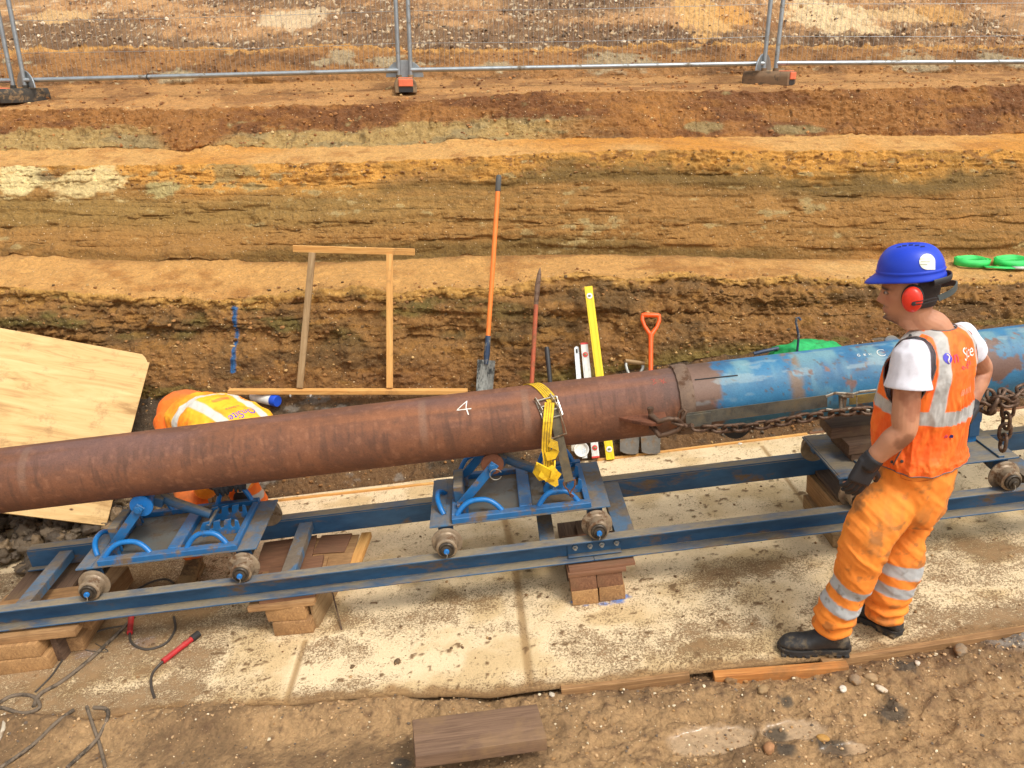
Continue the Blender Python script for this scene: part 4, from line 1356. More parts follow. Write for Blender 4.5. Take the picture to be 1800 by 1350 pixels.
# =================================================================== TIMBER FRAME
def batten(root, name, p, q, wd, th, mat, up=(0, 0, 1)):
    p, q = Vector(p), Vector(q); x = (q - p); L = x.length; x.normalize()
    y = Vector(up).cross(x).normalized(); z = x.cross(y)
    M_ = Matrix.Translation((p + q) / 2) @ Matrix((x, y, z)).transposed().to_4x4()
    m = MB().box((0, 0, 0), (L, wd, th), None, .0015)
    o = put(name, m.mesh(name), mat, root)
    o.matrix_local = base_matrix(root).inverted() @ M_
    return o


fr = thing("profile_frame", "light timber goal-post frame standing on a long base board against the bank", "timber frame", Vector((-1.2, 5.38, .24)))
batten(fr, "base_board", at(402, 688, Y=5.36), at(822, 688, Y=5.36), .05, .03, M_WNEW)
batten(fr, "upright", at(527, 682, Y=5.37), at(549, 444, Y=5.63), .045, .022, M_WGREY, (0, 1, 0))
batten(fr, "upright", at(685, 682, Y=5.37), at(685, 447, Y=5.63), .045, .022, M_WNEW, (0, 1, 0))
batten(fr, "top_rail", at(515, 437, Y=5.645), at(729, 443, Y=5.645), .020, .045, M_WNEW)

# =================================================================== TOOLS ON THE BANK
M_OR = plain("orange_plastic", srgb(244, 92, 22), .4)
M_ORW = plain("orange_shaft", srgb(236, 126, 48), .45, 0, .0002)
M_BLK_P = plain("black_plastic", srgb(48, 46, 46), .5)
M_GREYGRIP = plain("grey_rubber_grip", srgb(86, 84, 80), .7)
M_STEELW = paint("scraped_spade_steel", srgb(160, 160, 152), srgb(70, 72, 72), .5, 12, .45, .5, srgb(112, 112, 106), stretch=(3, 3, 1))
M_FERR = paint("chipped_dark_blue", srgb(48, 66, 92), srgb(140, 136, 126), .45, 20, .5, .2)
M_YEL = plain("yellow_level_paint", srgb(236, 204, 26), .45, 0, 0, 20, .05)
M_WHT = plain("white_level_paint", srgb(214, 212, 204), .45)
M_ALU = paint("bare_aluminium", srgb(190, 192, 190), srgb(140, 130, 112), .3, 10, .4, .6)
M_RSH = paint("flaking_red_shaft", srgb(190, 92, 56), srgb(140, 96, 64), .45, 9, .7, .1, srgb(156, 84, 60))
M_BROWN_ST = paint("brown_bar_steel", srgb(118, 92, 72), srgb(92, 64, 46), .5, 12, .6, .3)


def blade(wd_t, wd_b, L, bow=.02, th=.004):
    """spade blade from the socket (0,0,0) down local -z; faces -y"""
    rings = []
    nx = 13
    V = []; F = []
    nz = 12
    for j in range(nz + 1):
        t_ = j / nz
        wd = wd_t + (wd_b - wd_t) * t_
        zt = -L * t_
        for i in range(nx):
            u__ = i / (nx - 1) * 2 - 1
            z_ = zt - (abs(u__) ** 2 * -.0 if j < nz else 0)
            if j == nz: z_ -= (1 - u__ * u__) * .012
            y_ = -bow * u__ * u__ + .012 * sin(t_ * pi)
            V.append((u__ * wd / 2, y_, z_))
    N0 = len(V)
    V += [(x, y + th, z) for x, y, z in V]
    for j in range(nz):
        for i in range(nx - 1):
            a_ = j * nx + i
            F.append((a_, a_ + 1, a_ + nx + 1, a_ + nx)); F.append((N0 + a_, N0 + a_ + nx, N0 + a_ + nx + 1, N0 + a_ + 1))
    for j in range(nz):
        F.append((j * nx, (j + 1) * nx, N0 + (j + 1) * nx, N0 + j * nx)); k_ = j * nx + nx - 1
        F.append((k_, N0 + k_, N0 + k_ + nx, k_ + nx))
    for i in range(nx - 1):
        F.append((i, N0 + i, N0 + i + 1, i + 1)); k_ = nz * nx + i
        F.append((k_, k_ + 1, N0 + k_ + 1, N0 + k_))
    return V, F


def tool_frame(bot, top, face=(0, -1, 0)):
    bot, top = Vector(bot), Vector(top)
    z = (top - bot).normalized(); x = Vector(face).cross(z) * -1; x.normalize(); y = z.cross(x)
    return Matrix.Translation(bot) @ Matrix((x, y, z)).transposed().to_4x4(), (top - bot).length


# long shovel
bot = at(850, 708, Y=5.30); top = at(877, 308, Y=5.86)
M_, L_ = tool_frame(bot, top)
r = thing("long_shovel", "tall shovel with bright orange shaft and grey grip leaning against the bank", "shovel", M_, "digging tools leaning on the bank")
bl = .33 * L_ / 1.55
V, F = blade(.125, .115, .30)
part("blade", MB().add(V, F, Matrix.Translation((0, 0, .30))), M_STEELW, r)
m = MB().tube([(0, 0, .27), (0, .004, .34), (0, 0, .40), (0, 0, .47)], [.014, .022, .020, .019], 14)
part("socket", m, M_FERR, r)
part("shaft", MB().tube([(0, 0, .46), (0, 0, L_ - .11)], .0165, 16), M_ORW, r)
part("grip", MB().tube([(0, 0, L_ - .115), (0, 0, L_ - .11), (0, 0, L_ - .01), (0, 0, L_)], [.016, .0195, .0195, .015], 16), M_GREYGRIP, r)


M_SPADE = paint('muddy_spade_blade', srgb(112, 104, 92), srgb(122, 92, 58), .5, 9, .7, .1, srgb(84, 78, 70))
def spade(label, bx_, tx_, mat_h, mat_b, dh=.125, wooden=False):
    bot = soil_at(bx_[0], bx_[1]) + Vector((0, -.05, .045)); top = at(tx_[0], tx_[1], Y=tx_[2])
    M_, L_ = tool_frame(bot, top)
    r = thing("spade", label, "spade", M_, "digging tools leaning on the bank")
    V, F = blade(.15, .125, .28, .012)
    part("blade", MB().add(V, F, Matrix.Translation((0, 0, .28))), mat_b, r)
    part("socket", MB().tube([(0, 0, .25), (0, .003, .32), (0, 0, .48)], [.012, .021, .018], 12), M_STEELW, r)
    hb = L_ - .145
    part("shaft", MB().tube([(0, 0, .46), (0, 0, hb - .05), (0, 0, hb)], [.0165, .0165, .021], 14), M_WGREY if wooden else mat_h, r)
    w2 = .060
    pts = [(-w2 * .98, 0, L_ - .012), (-w2, 0, L_ - .045), (-w2 * .72, 0, L_ - .09), (-.018, 0, hb + .015), (0, 0, hb - .01)]
    if wooden:
        m = MB().tube(pts, .0055, 8, sq=(1.9, .7)); m.tube([(-x, y, z) for x, y, z in pts], .0055, 8, sq=(1.9, .7))
        part("handle_yoke", m, M_STEELW, r)
        part("handle", MB().tube([(-w2 - .008, 0, L_ - .012), (w2 + .008, 0, L_ - .012)], .0155, 14), M_WGREY, r)
    else:
        m = MB().tube(pts, [.013, .014, .013, .015, .018], 12)
        m.tube([(-x, y, z) for x, y, z in pts], [.013, .014, .013, .015, .018], 12)
        m.tube([(-w2 - .004, 0, L_ - .012), (-w2 * .8, 0, L_ - .008), (w2 * .8, 0, L_ - .008), (w2 + .004, 0, L_ - .012)], [.014, .017, .017, .014], 14)
        part("handle", m, mat_h, r)
    return r


spade("spade with a bright orange D-handle leaning against the bank", (1141, 800, 4.92), (1144, 552, 5.52), M_OR, M_SPADE)
spade("short spade with a grey wooden D-handle, left of the orange one", (1103, 800, 4.92), (1116, 634, 5.42), M_WGREY, M_SPADE, wooden=True)
# pinch bar with a flaking red shaft
bot = at(933, 705, Y=5.25); top = at(946, 470, Y=5.62)
M_, L_ = tool_frame(bot, top)
r = thing("digging_bar", "old pointed iron bar with flaking red shaft leaning on the bank", "digging bar", M_)
part("shaft", MB().tube([(0, 0, 0), (0, 0, L_ * .72)], .0155, 14), M_RSH, r)
part("point", MB().tube([(0, 0, L_ * .715), (0, 0, L_ * .74), (.003, 0, L_ * .86), (.010, 0, L_ * .95), (.014, 0, L_)], [.016, .017, .019, .014, .003], 10, sq=(1, .6)), M_BROWN_ST, r)
# sledge hammer handle
bot = at(972, 720, Y=5.22); top = at(961, 610, Y=5.42)
M_, L_ = tool_frame(bot, top)
r = thing("sledge_hammer", "black handled hammer with a yellow stripe, standing head down behind the strap", "hammer", M_)
part("handle", MB().tube([(0, 0, .0), (0, 0, L_ * .55), (0, 0, L_ - .02), (0, 0, L_)], [.014, .016, .0185, .015], 14), M_BLK_P, r)
part("stripe", MB().box((.004, -.0175, .13), (.014, .004, .12), None, .001), M_YEL, r)
part("head", MB().box((0, 0, -.02), (.15, .055, .055), None, .008), M_BROWN_ST, r)


def level(label, bx_, tx_, wd, th, mat, vial_at, ring, cap=None, name="spirit_level"):
    bot = at(bx_[0], bx_[1], Y=bx_[2]); top = at(tx_[0], tx_[1], Y=tx_[2])
    M_, L_ = tool_frame(bot, top)
    r = thing(name, label, "spirit level", M_, "spirit levels leaning behind the pipe")
    m = MB().box((0, 0, L_ / 2), (wd, th, L_), None, .0015)
    part("body", m, mat, r)
    for sx in (-1, 1):
        part("edge_rib", MB().box((sx * wd * .26, -th / 2 - .0012, L_ / 2), (wd * .10, .003, L_ * .985), None, .0005), mat, r)
    for z_ in vial_at:
        q = Matrix.Translation((0, -th / 2 - .003, z_ if z_ > 0 else L_ + z_)) @ Matrix.Rotation(pi / 2, 4, 'X')
        v_ = part("vial_ring", MB().lathe([(wd * .36, -.001), (wd * .36, .002), (wd * .30, .003), (wd * .22, .0025)], 24, q), ring, r)
        part("vial", MB().lathe([(wd * .20, .001), (wd * .20, .0045), (wd * .14, .006)], 16, q @ Matrix.Diagonal((1, .7, 1, 1))), M_VIAL, v_)
    if cap:
        part("end_cap", MB().box((0, 0, L_ + .006), (wd + .002, th + .002, .014), None, .002), cap, r)
        part("end_cap", MB().box((0, 0, -.002), (wd + .002, th + .002, .012), None, .002), cap, r)
    return r


M_VIAL = plain("vial_green", srgb(120, 128, 84), .15)
M_WH2 = plain("white_plastic", srgb(226, 224, 216), .4)
M_REDP = plain("red_plastic", srgb(206, 52, 40), .4)
M_REDL = paint("scuffed_red_sleeve", srgb(196, 44, 44), srgb(120, 60, 50), .2, 12, .4)
level("long bright yellow spirit level leaning behind the pipe", (1073, 808, 4.965), (1034, 504, 5.56), .056, .026, M_YEL, (.07, -.07), M_WH2, None)
level("white spirit level with red end cap and round red-ringed vial, left of the yellow one", (1047, 803, 4.97), (1027, 606, 5.42), .050, .024, M_WHT, (.06, -.075), M_REDP, M_REDP)
bot = at(1028, 806, Y=4.97); top = at(1013, 610, Y=5.46)
M_, L_ = tool_frame(bot, top)
r = thing("folding_square", "narrow silver aluminium level with a slotted rounded end, left of the white one", "spirit level", M_, "spirit levels leaning behind the pipe")
part("body", MB().prism([(-.017, 0), (.017, 0), (.017, L_ - .017)] + [(.017 * cos(a), L_ - .017 + .017 * sin(a)) for a in np.linspace(.2, pi - .2, 8)] + [(-.017, L_ - .017)], .016, Matrix.Rotation(pi / 2, 4, 'X'), .001), M_ALU, r)
part("slot", MB().tube([(0, -.0175, L_ - .022), (0, -.0175, L_ - .05)], .006, 10), M_DARK, r)
part("groove", MB().box((0, -.0168, L_ * .45), (.008, .002, L_ * .8)), M_GALV, r)
# white plastic scoop behind the middle trolley
bs = at(1027, 803, Y=4.98)
r = thing("plastic_scoop", "white plastic dish standing against the levels behind the middle trolley", "dish", bs)
m = MB()
Mq = Matrix.Translation((-.02, 0, .055)) @ Matrix.Rotation(radians(62), 4, 'X')
part("bowl", MB().lathe([(.018, -.022), (.034, -.018), (.046, 0), (.050, .003), (.046, .003), (.042, 0), (.032, -.014), (.004, -.017)], 28, Mq, cap=True), M_WH2, r)
part("back_plate", MB().box((-.035, .035, .075), (.10, .006, .10), None, .006, Matrix.Rotation(.05, 3, 'X')), M_WH2, r)

# =================================================================== CAN, EAR PLUGS
c_ = soil_at(470, 712)
p1 = soil_at(462, 699); p2 = soil_at(492, 727)
if p2.z > p1.z + .1 or (p2 - p1).length > .5: p2 = p1 + Vector((.13, -.15, 0))
ax = (p2 - p1).normalized(); ax.z = 0.02; c_ = soil_at(468, 711)
ctr = c_ + Vector((0, 0, .034))
M_ = Matrix.Translation(ctr + Vector((0, 0, .012))) @ ax.to_track_quat('Z', 'Y').to_matrix().to_4x4() @ Matrix.Scale(1.22, 4)
r = thing("spray_can", "white marker spray can with a blue lid lying on the mud behind the pipe", "spray can", M_)
part("can", MB().lathe([(.027, -.10), (.0325, -.097), (.0325, .055), (.030, .06), (.026, .064)], 30), M_WH2, r)
part("lid", MB().lathe([(.033, .056), (.0335, .060), (.0335, .092), (.031, .096)], 30), plain("blue_lid", srgb(28, 78, 196), .4), r)


def text_mesh(s, size, extr=0.0):
    cu = bpy.data.curves.new("t", 'FONT'); cu.body = s; cu.size = size; cu.extrude = extr; cu.align_x = 'CENTER'; cu.align_y = 'CENTER'
    o = bpy.data.objects.new("t", cu); COL.objects.link(o)
    dg = bpy.context.evaluated_depsgraph_get()
    me = bpy.data.meshes.new_from_object(o.evaluated_get(dg))
    bpy.data.objects.remove(o); bpy.data.curves.remove(cu)
    bm = bmesh.new(); bm.from_mesh(me); bpy.data.meshes.remove(me)
    bmesh.ops.triangulate(bm, faces=bm.faces)
    bmesh.ops.subdivide_edges(bm, edges=[e for e in bm.edges if e.calc_length() > size * .2], cuts=2)
    return bm


def wrap_text(s, size, R_, th0, z0, mat, name, parent, dirn=1):
    bm = text_mesh(s, size)
    vs = []
    for v in bm.verts:
        a_ = th0 + v.co.y / R_
        v.co = Vector((R_ * cos(a_), R_ * sin(a_), z0 + dirn * v.co.x))
    me = bpy.data.meshes.new(name); bm.to_mesh(me); bm.free()
    me.materials.append(mat)
    return put(name, me, None, parent)


M_NAVY = plain("navy_print", srgb(36, 40, 110), .5)
tc = (M_.inverted().to_3x3() @ Vector((0, -.55, 1))).normalized()
th_c = math.atan2(tc.y, tc.x)
wrap_text("||||||||||", .030, .0329, th_c, -.03, plain("faint_grey_print", srgb(108, 100, 118), .6), "faint_print", r)
c_ = soil_at(528, 700)
m = MB().tube([c_ + Vector((-.07 + .14 * k / 12, -.035 * sin(pi * k / 12), .008)) for k in range(13)], .0016, 6)
o = thing("ear_plugs", "pair of white corded ear plugs on the mud right of the spray can", "ear plugs", c_)
part("cord", m, M_WMUD, o, world=True)
for k in (-1, 1):
    part("plug", MB().tube([c_ + Vector((k * .07, 0, .008)), c_ + Vector((k * .073, .012, .022)), c_ + Vector((k * .074, .016, .034))], [.005, .008, .006], 10), M_WH2, o, world=True)

# =================================================================== GREEN SLINGS, BAG, LID
M_GREEN = plain("green_webbing", srgb(58, 204, 98), .6, 0, .0008, 60, .15)
M_GREEN2 = paint("green_bag_fabric", srgb(36, 182, 98), srgb(60, 120, 66), .3, 10, .7, 0, srgb(24, 140, 74), bump=.004)


def sling(label, cx, cy, tail):
    c_ = soil_at(cx, cy)
    r = thing("lifting_sling", label, "lifting sling", c_, "green slings on the ledge")
    m = MB(); V = []; F = []
    n_ = 150; rad0 = .085
    for k in range(n_):
        a_ = k / n_ * 2 * pi * 4.2
        rr = rad0 + k / n_ * .035 + .003 * sin(k * .4)
        h0 = .004 + .003 * sin(a_ * .7); hh = .048 + .010 * sin(a_ * .5 + cx) + .004 * sin(a_ * 2.3)
        V += [(rr * 1.12 * cos(a_), rr * (.80 + .06 * cos(a_)) * sin(a_), h0), (rr * 1.16 * cos(a_ + .03), rr * (.80 + .09 * cos(a_)) * sin(a_), hh)]
    for k in range(n_ - 1): F.append((2 * k, 2 * k + 2, 2 * k + 3, 2 * k + 1))
    m.add(V, F)
    part("coil", m, M_GREEN, r, angle=None)
    bpyo = r.children[-1]; so = bpyo.modifiers.new("thick", 'SOLIDIFY'); so.thickness = .0045
    m = MB(); m.loft([[Vector((x, y - .028, z)), Vector((x, y + .028, z)), Vector((x, y + .028, z + .007)), Vector((x, y - .028, z + .007))] for x, y, z in tail[:-1]])
    part("tail", m, M_GREEN, r, angle=None)
    m = MB(); m.loft([[Vector((x, y - .03, z)), Vector((x, y + .03, z)), Vector((x, y + .03, z + .012)), Vector((x, y - .03, z + .012))] for x, y, z in tail[-2:]])
    part("sleeve", m, plain("grey_label_sleeve", srgb(190, 196, 184), .6), r, angle=None)
    return r


sling("coiled green sling with a pale label sleeve on the ledge, left of the other coil", 1706, 466, [(.05, -.10, .008), (.16, -.12, .006), (.25, -.13, .006), (.36, -.13, .004)])
sling("coiled green sling at the right edge of the photo on the ledge", 1776, 466, [(.05, .06, .008), (.12, .03, .006), (.20, -.02, .01), (.28, -.06, .004)])
# green bag: draped lump
cb = at(1438, 612, Y=5.25); gz = drop(cb.x, cb.y)
r = thing("green_bag", "crumpled green sack behind the blue pipe", "sack", Vector((cb.x, cb.y, gz)))
nu, nv = 64, 22
U, Vv = np.meshgrid(np.linspace(0, 2 * pi, nu, endpoint=False), np.linspace(0, 1, nv))
topz = at(1410, 590, Y=5.25).z - gz
Rr = 1 - Vv ** 5
Xb = np.cos(U) * .30 * (Rr ** .7 + .02) + .0; Yb = np.sin(U) * .14 * (Rr ** .7 + .02)
Zb = Vv ** .8 * topz * (.86 - .14 * (Xb / .3)) + .0 * Xb
Pb = np.stack([Xb, Yb, Zb], -1)
nb1 = fbm(Pb, (12, 16, 12), 5, 401, ridged=True); nb2 = fbm(Pb, (4, 4, 4), 3, 403)
Pb += np.stack([np.cos(U), np.sin(U), U * 0 + .6], -1) * ((nb1 * .034 + nb2 * .03) * (Vv < .97))[..., None]
me = grid_mesh("sack", Pb.transpose(1, 0, 2)[:, ::-1], None, wrap=True)
put("sack", me, M_GREEN2, r)
m = MB().tube([at(1325, 622, Y=5.2), at(1345, 617, Y=5.2), at(1368, 612, Y=5.22)], .013, 10)
solo("bar_end", m, M_FERR, "dark bar end lying left of the green sack behind the pipe", "bar")
pts = [at(1406, 622, Y=5.12), at(1404, 590, Y=5.14), at(1399, 566, Y=5.16), at(1400, 559, Y=5.16), at(1404, 558, Y=5.16), at(1408, 563, Y=5.15)]
pts[0].z = drop(pts[0].x, pts[0].y)
m = MB().tube(pts, .008, 10)
solo("steel_hook_rod", m, M_FERR, "thin steel rod with a hooked top standing by the green sack", "rod")
cl = at(1567, 603, Y=4.9)
r_ = solo("blue_lid", MB().lathe([(.044, 0), (.048, .004), (.048, .012), (.042, .016), (.02, .017)], 24, Matrix.Translation(cl) @ Matrix.Rotation(radians(50), 4, 'X')), M_BLUE_D, "small round blue cap showing above the blue pipe near the worker", "cap")
stz = drop(cl.x, cl.y + .02)
r_["_m"] = [x for row in Matrix.Translation(r_.location) for x in row]
part("stem", MB().tube([Vector((0, .02, -.01)), Vector((0, .03, stz - r_.location.z))], .02, 12), M_BLUE_D, r_)

# =================================================================== FENCE
FE = [(-60, 4.0), (40, 0), (712, 0), (1350, 0)]
xf = [at(38, 172, Y=8.02), at(713, 160, Y=8.12), at(1350, 150, Y=8.12)]
sp_ = (xf[2] - xf[0]) / 2
posts = [xf[0] - Vector((3.45, .1, -.02)), xf[0], xf[1], xf[2], xf[2] + Vector((3.45, -.12, .02))]
for p in posts:
    p.z = drop(p.x, p.y)


def fence_panel(p, q, label):
    # panel frame between two feet; the right-hand tube of one foot, the left-hand tube of the next
    g = .055
    d = (q - p); d2 = d.normalized()
    a0 = p + d2 * g; a1 = q - d2 * g
    a0 = a0 + Vector((0, 0, .06)); a1 = a1 + Vector((0, 0, .06))
    r = thing("mesh_fence", label, "fence", (p + q) / 2, "mesh fence panels along the upper ledge")
    H = 1.95
    up = Vector((0, 0, 1)); lean = Vector((0, .02, 0))
    part("post", MB().tube([a0, a0 + up * H + lean], .020, 12), M_GALV, r, world=True)
    part("post", MB().tube([a1, a1 + up * H + lean], .020, 12), M_GALV, r, world=True)
    part("bottom_rail", MB().tube([a0 + up * .12, a1 + up * .12], .0205, 12), M_GALV, r, world=True)
    part("top_rail", MB().tube([a0 + up * (H - .02) + lean, a1 + up * (H - .02) + lean], .0205, 12), M_GALV, r, world=True)
    m = MB(); L = (a1 - a0).length; nvw = int(L / .045)
    for k in range(1, nvw):
        b0 = a0.lerp(a1, k / nvw)
        pts = [b0 + up * (.12 + (H - .14) * t_) + lean * t_ + Vector((0, -.004 * sin(k * .7) * sin(t_ * 9), 0)) for t_ in (0, .5, 1)]
        m.tube(pts, .0012, 4, cap=False)
    for hh in (.35, .62, .95, 1.3, 1.62):
        m.tube([a0.lerp(a1, t_) + up * (hh - .012 * sin(pi * t_)) + lean * hh / H - Vector((0, .004, 0)) for t_ in np.linspace(0, 1, 14)], .0018, 4, cap=False)
    part("wire_mesh", m, M_GALV, r, world=True, angle=None)
    return r


fence_panel(posts[0], posts[1], "leftmost fence panel, mostly outside the photo on the left")
fence_panel(posts[1], posts[2], "left of the two full fence panels, with a small black tie on its bottom rail")
fence_panel(posts[2], posts[3], "right of the two full fence panels, in the middle of the photo's top edge")
fence_panel(posts[3], posts[4], "rightmost fence panel, running out of the photo on the right")
M_ORB = plain("faded_orange_reflector", srgb(228, 116, 78), .6)
M_FOOT = paint("muddy_black_rubber", srgb(62, 56, 48), srgb(140, 112, 78), .45, 10, .8)


def foot(p, yaw, label, mat=M_FOOT):
    M_ = Matrix.Translation(p + Vector((0, 0, -.012))) @ Matrix.Rotation(yaw, 4, 'Z')
    r = thing("rubber_block_base", label, "fence block", M_, "fence feet on the upper ledge")
    prof = [(-.10, 0), (-.10, .08), (-.075, .125), (.075, .125), (.10, .08), (.10, 0), (.05, 0), (.045, .03), (-.045, .03), (-.05, 0)]
    part("body", MB().prism(prof, .44, Matrix.Translation((0, .22, 0)) @ Matrix.Rotation(pi / 2, 4, 'X'), .006), mat, r)
    part("reflector", MB().box((0, -.226, .088), (.13, .014, .062), None, .004), M_ORB, r)
    part("reflector", MB().box((0, -.16, .127), (.13, .10, .008), None, .003), M_ORB, r)
    part("recess", MB().box((0, -.2205, .028), (.13, .006, .045), None, .002), M_DARK, r)
    for k in (-1, 1):
        part("tube_socket", MB().lathe([(.026, .12), (.026, .15), (.022, .152)], 16, Matrix.Translation((k * .055 * cos(yaw), -k * .055 * sin(yaw), 0))), mat, r)
    m = MB().prism([(.175 * cos(a), .15 * sin(a)) for a in np.linspace(0, pi, 20)], .012, Matrix.Translation((0, .07, .13)) @ Matrix.Rotation(pi / 2, 4, 'X') @ Matrix.Rotation(0, 4, 'Y'), .002)
    part("half_round_plate", m, M_GALV, r)
    return r


foot(posts[1], radians(-38), "black fence foot with orange ends, farthest left on the upper ledge")
foot(posts[2], radians(8), "fence foot in the middle with an orange reflector facing the camera", paint("tan_muddy_foot", srgb(150, 124, 92), srgb(96, 80, 62), .5, 10, .85))
foot(posts[3], radians(52), "muddy tan fence foot on the right of the upper ledge", paint("brown_muddy_foot", srgb(132, 104, 76), srgb(96, 80, 62), .5, 10, .85))
pt_ = posts[1].lerp(posts[2], .335) + Vector((0, 0, .18))
m = MB().tube([pt_ + Vector((.026 * cos(a) * .2, .026 * cos(a), .026 * sin(a))) for a in np.linspace(0, 2 * pi, 12, endpoint=False)], .004, 6, closed=True)
m.tube([pt_ + Vector((.004, -.026, -.01)), pt_ + Vector((.012, -.03, -.04)), pt_ + Vector((.03, -.03, -.07))], .003, 6)
solo("cable_tie", m, M_DARK, "black tie hanging from the bottom rail of the left full fence panel", "cable tie")
# =================================================================== RIBBONS, STRAPS
def ribbon(pts, wdir, width, th=.003, mb=None, wave=0.0, sub=1):
    """flat webbing along pts; wdir = vector or list of vectors across it"""
    mb = mb or MB()
    pts = [Vector(p) for p in pts]; n = len(pts); rings = []
    for i, p in enumerate(pts):
        t_ = (pts[min(i + 1, n - 1)] - pts[max(i - 1, 0)]).normalized()
        w_ = Vector(wdir[i] if isinstance(wdir, list) else wdir)
        w_ = (w_ - t_ * w_.dot(t_)).normalized()
        nn = t_.cross(w_)
        W = width[i] if hasattr(width, '__len__') else width
        q = p + nn * wave * sin(i * 1.3)
        rings.append([q - w_ * W / 2 - nn * th / 2, q + w_ * W / 2 - nn * th / 2, q + w_ * W / 2 + nn * th / 2, q - w_ * W / 2 + nn * th / 2])
    return mb.loft(rings)


def web_mat(name, c1, c2, stripe_dir=(0, 0, 1), freq=90, dirt=None, rough=.7):
    t = NT(name); v = t.coords()
    n2 = t.noise(v, 14, 6, .7)
    col = t.ramp(n2, [(.35, c2), (.6, c1)])
    if dirt: col = t.mix(t.ramp(t.noise(v, 9, 6, .7), [(.5, 0.0), (.68, .8)]), col, dirt)
    return t.done(col, rough, 0, t.bump(t.noise(t.coords((1, 1, 1)), 220, 2), .0012, .9))


M_YW = web_mat("yellow_webbing", srgb(240, 196, 28), srgb(206, 158, 16), dirt=srgb(150, 116, 40))
M_YW2 = web_mat("yellow_webbing_stripe", srgb(120, 96, 24), srgb(90, 76, 24))
M_SILD = paint("dull_buckle_steel", srgb(158, 150, 134), srgb(120, 98, 74), .5, 20, .5, .4)
M_GW = web_mat("dirty_grey_webbing", srgb(104, 94, 74), srgb(76, 68, 54), dirt=srgb(126, 104, 62))
M_GW2 = web_mat("dark_grey_webbing", srgb(92, 88, 76), srgb(66, 64, 58), dirt=srgb(110, 96, 70))

# yellow ratchet strap round the rusty pipe
r = thing("ratchet_strap", "yellow ratchet strap round the rusty pipe, hooked to the middle trolley, its loose end knotted", "ratchet strap", Matrix.Translation(pipe_pt(s_of(960, 700), 0, PR)))
sa_, sb_ = s_of(928, 668), s_of(968, 715)
pts, wd = [], []
for k in range(26):
    th_ = -2.4 + 3.15 * k / 25
    pts.append(pipe_pt(sa_ + (sb_ - sa_) * ((th_ + .6) / 1.2 if th_ > -.6 else 0), th_, PR + .004)); wd.append(A + B * .0)
part("webbing", ribbon(pts, wd, .050, .004), M_YW, r, world=True)
m = MB()
for off in (-.016, -.005, .006, .017):
    m2 = ribbon([p + A * off for p in pts], wd, .0022, .0052, m)
part("stripe", m, M_YW2, r, world=True)
# from the buckle the tail hangs down in front of the pipe
Yt = 3.565
tp = [pipe_pt(sb_ - .003, .80, PR + .008), at(963, 742, Y=3.585), at(961, 765, Y=3.57), at(960, 790, Y=3.57), at(963, 812, Y=3.56), at(962, 835, Y=3.55)]
tp = [tp[0].lerp(tp[1], .0)] + tp[1:]
part("tail", ribbon(tp, A, [.048, .046, .045, .044, .042, .04], .004), M_YW, r, world=True)
m = MB()
for off in (-.012, .0, .012): ribbon([p + A * off + Vector((0, -.001, 0)) for p in tp], A, .0022, .006, m)
part("stripe", m, M_YW2, r, world=True)
m = ribbon([at(966, 778, Y=3.56), at(975, 782, Y=3.55), at(978, 790, Y=3.55), at(972, 800, Y=3.55), at(960, 803, Y=3.555)], B * .3 + N, .042, .004)
part("loop", m, M_YW, r, world=True)
# knot: a folded bundle
kc = at(959, 824, Y=3.54)
m = MB()
def sm(p, q, *more): return [Vector(p), Vector(q)] + [Vector(x) for x in more]
ribbon([at(944, 815, Y=3.56), at(941, 826, Y=3.53), at(950, 836, Y=3.51), at(966, 834, Y=3.51), at(975, 822, Y=3.53), at(972, 812, Y=3.55)], [N + A * .3] * 6, [.03, .05, .055, .055, .05, .04], .008, m)
part("knot", m, M_YW, r, world=True)
m = ribbon([at(945, 818, Y=3.52), at(956, 826, Y=3.495), at(968, 836, Y=3.49), at(977, 838, Y=3.50), at(983, 830, Y=3.51)], [N] * 5, [.03, .042, .05, .045, .03], .008)
part("knot", m, M_YW, r, world=True)
m = ribbon([at(950, 830, Y=3.50), at(965, 838, Y=3.49), at(974, 846, Y=3.485), at(979, 854, Y=3.48)], [A + N * .4] * 4, [.045, .05, .045, .018], .007)
part("loose_end", m, M_YW, r, world=True)
m = ribbon([at(967, 820, Y=3.52), at(975, 828, Y=3.48), at(971, 842, Y=3.475), at(962, 846, Y=3.49)], [A + N * .2] * 4, .028, .006)
part("knot", m, M_YW, r, world=True)
# buckle: lies on the pipe
def pp(x, y, h=.012, sgn=1):
    """point just off the pipe's camera side seen at (x,y)"""
    u, f, hh = ray(x, y); d_ = Vector((u, f, hh)).normalized(); C0 = Vector((0, 0, CAM_H))
    c0 = O + B * pipe_b + N * pipe_n
    # ray against cylinder
    dd = d_ - A * d_.dot(A); cc = (C0 - c0); cc = cc - A * cc.dot(A); R_ = PR + h
    a_ = dd.dot(dd); b_ = 2 * dd.dot(cc); c2 = cc.dot(cc) - R_ * R_
    disc = b_ * b_ - 4 * a_ * c2
    if disc < 0: disc = 0
    return C0 + d_ * ((-b_ - sqrt(disc)) / (2 * a_))


